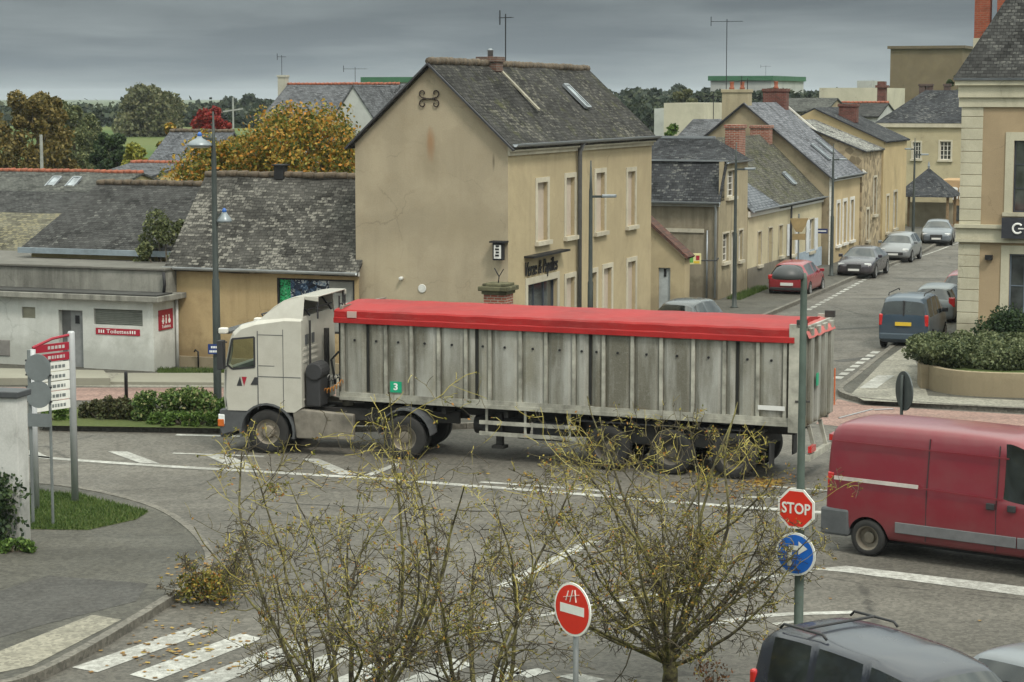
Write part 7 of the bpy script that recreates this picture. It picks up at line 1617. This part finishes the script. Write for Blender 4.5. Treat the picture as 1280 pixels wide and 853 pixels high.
def bare_shrub(label, u, d, stems, spread, hmax, seed, trunk=None, squash=.8, nside=15, lean=(0, 0), r0=.032, zdrop=.3):
    q = ux(u, d); o = thing('bare_shrub', label, 'shrub', (q.x, q.y, 0), 0, 'bare shrubs in the foreground'); rs = random.Random(seed); big = MB(); tw = MB(); tips = []
    def rv(s): return Vector((rs.gauss(0, s), rs.gauss(0, s), rs.gauss(0, s)))
    def grow(p, dr, L, r, lvl, up):
        n = max(4, int(L / (.13 if lvl else .25))); pts = [p.copy()]; rad = [r]; c = p.copy(); dd = dr.normalized()
        for i in range(n):
            dd = (dd + rv(.11 if lvl == 0 else .20) + Vector((0, 0, up))).normalized(); c = c + dd * (L / n); pts.append(c.copy()); rad.append(max(.0042, r * (1 - .75 * (i + 1) / n)))
        (big if lvl == 0 else tw).tube(pts, rad, 6 if lvl == 0 else (4 if lvl == 1 else 3), caps=False)
        if lvl >= 1: tips.append((c.copy(), lvl))
        return pts, rad
    def kids(pts, rad, lvl, L):
        cnt = {0: nside, 1: 6, 2: 3}[lvl]
        for k in range(cnt):
            t = rs.uniform(.16 if lvl == 0 else .10, .99); i = min(len(pts) - 2, int(t * (len(pts) - 1))); p = pts[i].lerp(pts[i + 1], rs.random()); ax = (pts[i + 1] - pts[i]).normalized()
            side = rv(1); side = (side - ax * side.dot(ax)).normalized(); dr = ax * rs.uniform(.1, .8) + side * rs.uniform(.7, 1.2)
            Lk = L * {0: rs.uniform(.16, .50), 1: rs.uniform(.22, .5), 2: rs.uniform(.25, .5)}[lvl] * (1.2 - t * .55); Lk = min(1.5, max(Lk, .08)); rk = max(.0056, rad[i] * {0: .5, 1: .62, 2: .75}[lvl])
            pp, rr = grow(p, dr, Lk, rk, lvl + 1, .03 if lvl == 0 else .0)
            if lvl < 2: kids(pp, rr, lvl + 1, Lk)
    if trunk:
        big.tube([(0, 0, -.1), (.03, 0, trunk * .5), (-.02, 0, trunk), (-.02, .02, trunk * 1.25)], [.135, .105, .10, .07], 12)
    for k in range(stems):
        a = 2 * math.pi * (k + rs.random() * .7) / stems; out = rs.uniform(.12, 1.0) ** .6; hh = hmax * rs.uniform(.62, 1.0) * (1 - zdrop * out ** 2)
        e_ = Vector((math.cos(a) * spread * out + lean[0], math.sin(a) * spread * out * squash + lean[1], hh)); s_ = Vector((math.cos(a) * (.04 if trunk else .28) * out, math.sin(a) * (.04 if trunk else .22) * out, trunk * rs.uniform(.6, 1.05) if trunk else 0)); v = e_ - s_; L = v.length
        dr = v.normalized() + Vector((math.cos(a), math.sin(a) * squash, 0)) * (.55 if trunk else .3) * out
        pts, rad = grow(s_, dr, L * rs.uniform(.95, 1.08), r0 * rs.uniform(.7, 1.35), 0, .02 + .045 * out); kids(pts, rad, 0, L)
    big.build('stems', M_LB, o, smooth=True, uv=False); tw.build('twigs', M_TWY, o, smooth=False, uv=False)
    rs2 = random.Random(seed + 1); B = []
    for (c, l) in tips:
        w_ = mnoise.noise(c * .9 + Vector((seed, 0, 0)))
        if rs2.random() < (.10 + max(0, w_) * 1.6): B.append((tuple(c), (.05, .05, .05), rs2.choice((1, 2, 4, 6))))
    leaf_cloud('leaves', B, .021, L_SPR, o, seed, aspect=.55)
    return o
bare_shrub('large many stemmed bare shrub with yellow lichen twigs in front of the lorry cab', 425, 27.6, 15, 2.35, 4.8, 101, nside=10)
bare_shrub('second bare lichen covered shrub in front of the middle of the trailer', 598, 28.4, 8, 1.5, 5.1, 102, nside=11)
bare_shrub('bare bushy tree on one short trunk left of the stop sign', 842, 29.6, 26, 1.95, 4.7, 103, trunk=.62, nside=10, r0=.030)
for (u, v, sd_, lb) in ((262, 752, 111, 'low scrubby shrub spilling over the kerb at the left'),):
    p = G(u, v); bsh = bare_shrub(lb, u, p.y, 8, 1.0, 1.1, sd_, nside=7, r0=.014)
shrub('low_leafy_shrub', 'small orange and green leafy shrub on the curved kerb left of the bare shrubs', 262, 752, 82, 42, L_SPR, 900, .03, 113, z0=.05)
shrub('low_leafy_shrub', 'sprigs of reddish weeds right of the short trunk', 893, 880, 44, 66, leafm('weed_red', [(.2, (.05, .04, .02)), (.6, (.14, .06, .03)), (.85, (.2, .1, .04))]), 220, .025, 114, z0=.0)
# fallen leaves
M_FL = leafm('fallen_leaves', [(.2, (.10, .06, .02)), (.5, (.28, .15, .04)), (.8, (.36, .26, .06))]); rs = np.random.RandomState(5); V = []
def litter(pu, pv, su, sv, n, z=.012):
    for _ in range(n):
        q = G(pu + rs.normal(0, su), pv + rs.normal(0, sv)); a = rs.uniform(0, 6.28); s = rs.uniform(.025, .055); V.extend([(q.x + s * math.cos(a + k * 1.571), q.y + s * math.sin(a + k * 1.571), z + rs.uniform(0, .015)) for k in range(4)])
litter(960, 604, 14, 3, 220); litter(262, 735, 26, 14, 260, .15); litter(440, 600, 60, 10, 90); litter(700, 700, 160, 60, 160); litter(900, 610, 60, 4, 200); litter(230, 810, 60, 25, 160)
me = bpy.data.meshes.new('fallen_leaves'); me.from_pydata(V, [], [(4 * i, 4 * i + 1, 4 * i + 2, 4 * i + 3) for i in range(len(V) // 4)]); me.materials.append(M_FL); o = bpy.data.objects.new('fallen_leaves', me); COL.objects.link(o); tag(o, 'scattered fallen leaves on road and kerb', 'fallen leaves', kind='stuff')

# ---- the damp autumn air
hz = MB().box(-2600, -400, -1.0, 2600, 4600, 22).build('haze', None, None, uv=False); hm = bpy.data.materials.new('damp_air'); hm.use_nodes = True; ht = hm.node_tree; ht.nodes.clear()
ho_ = ht.nodes.new('ShaderNodeOutputMaterial'); pv = ht.nodes.new('ShaderNodeVolumePrincipled'); pv.inputs['Color'].default_value = (.86, .93, 1.0, 1); pv.inputs['Density'].default_value = .00013; pv.inputs['Anisotropy'].default_value = .2
ht.links.new(pv.outputs[0], ho_.inputs['Volume']); hz.data.materials.clear(); hz.data.materials.append(hm); tag(hz, 'thin damp autumn haze over the town', 'haze', kind='stuff')
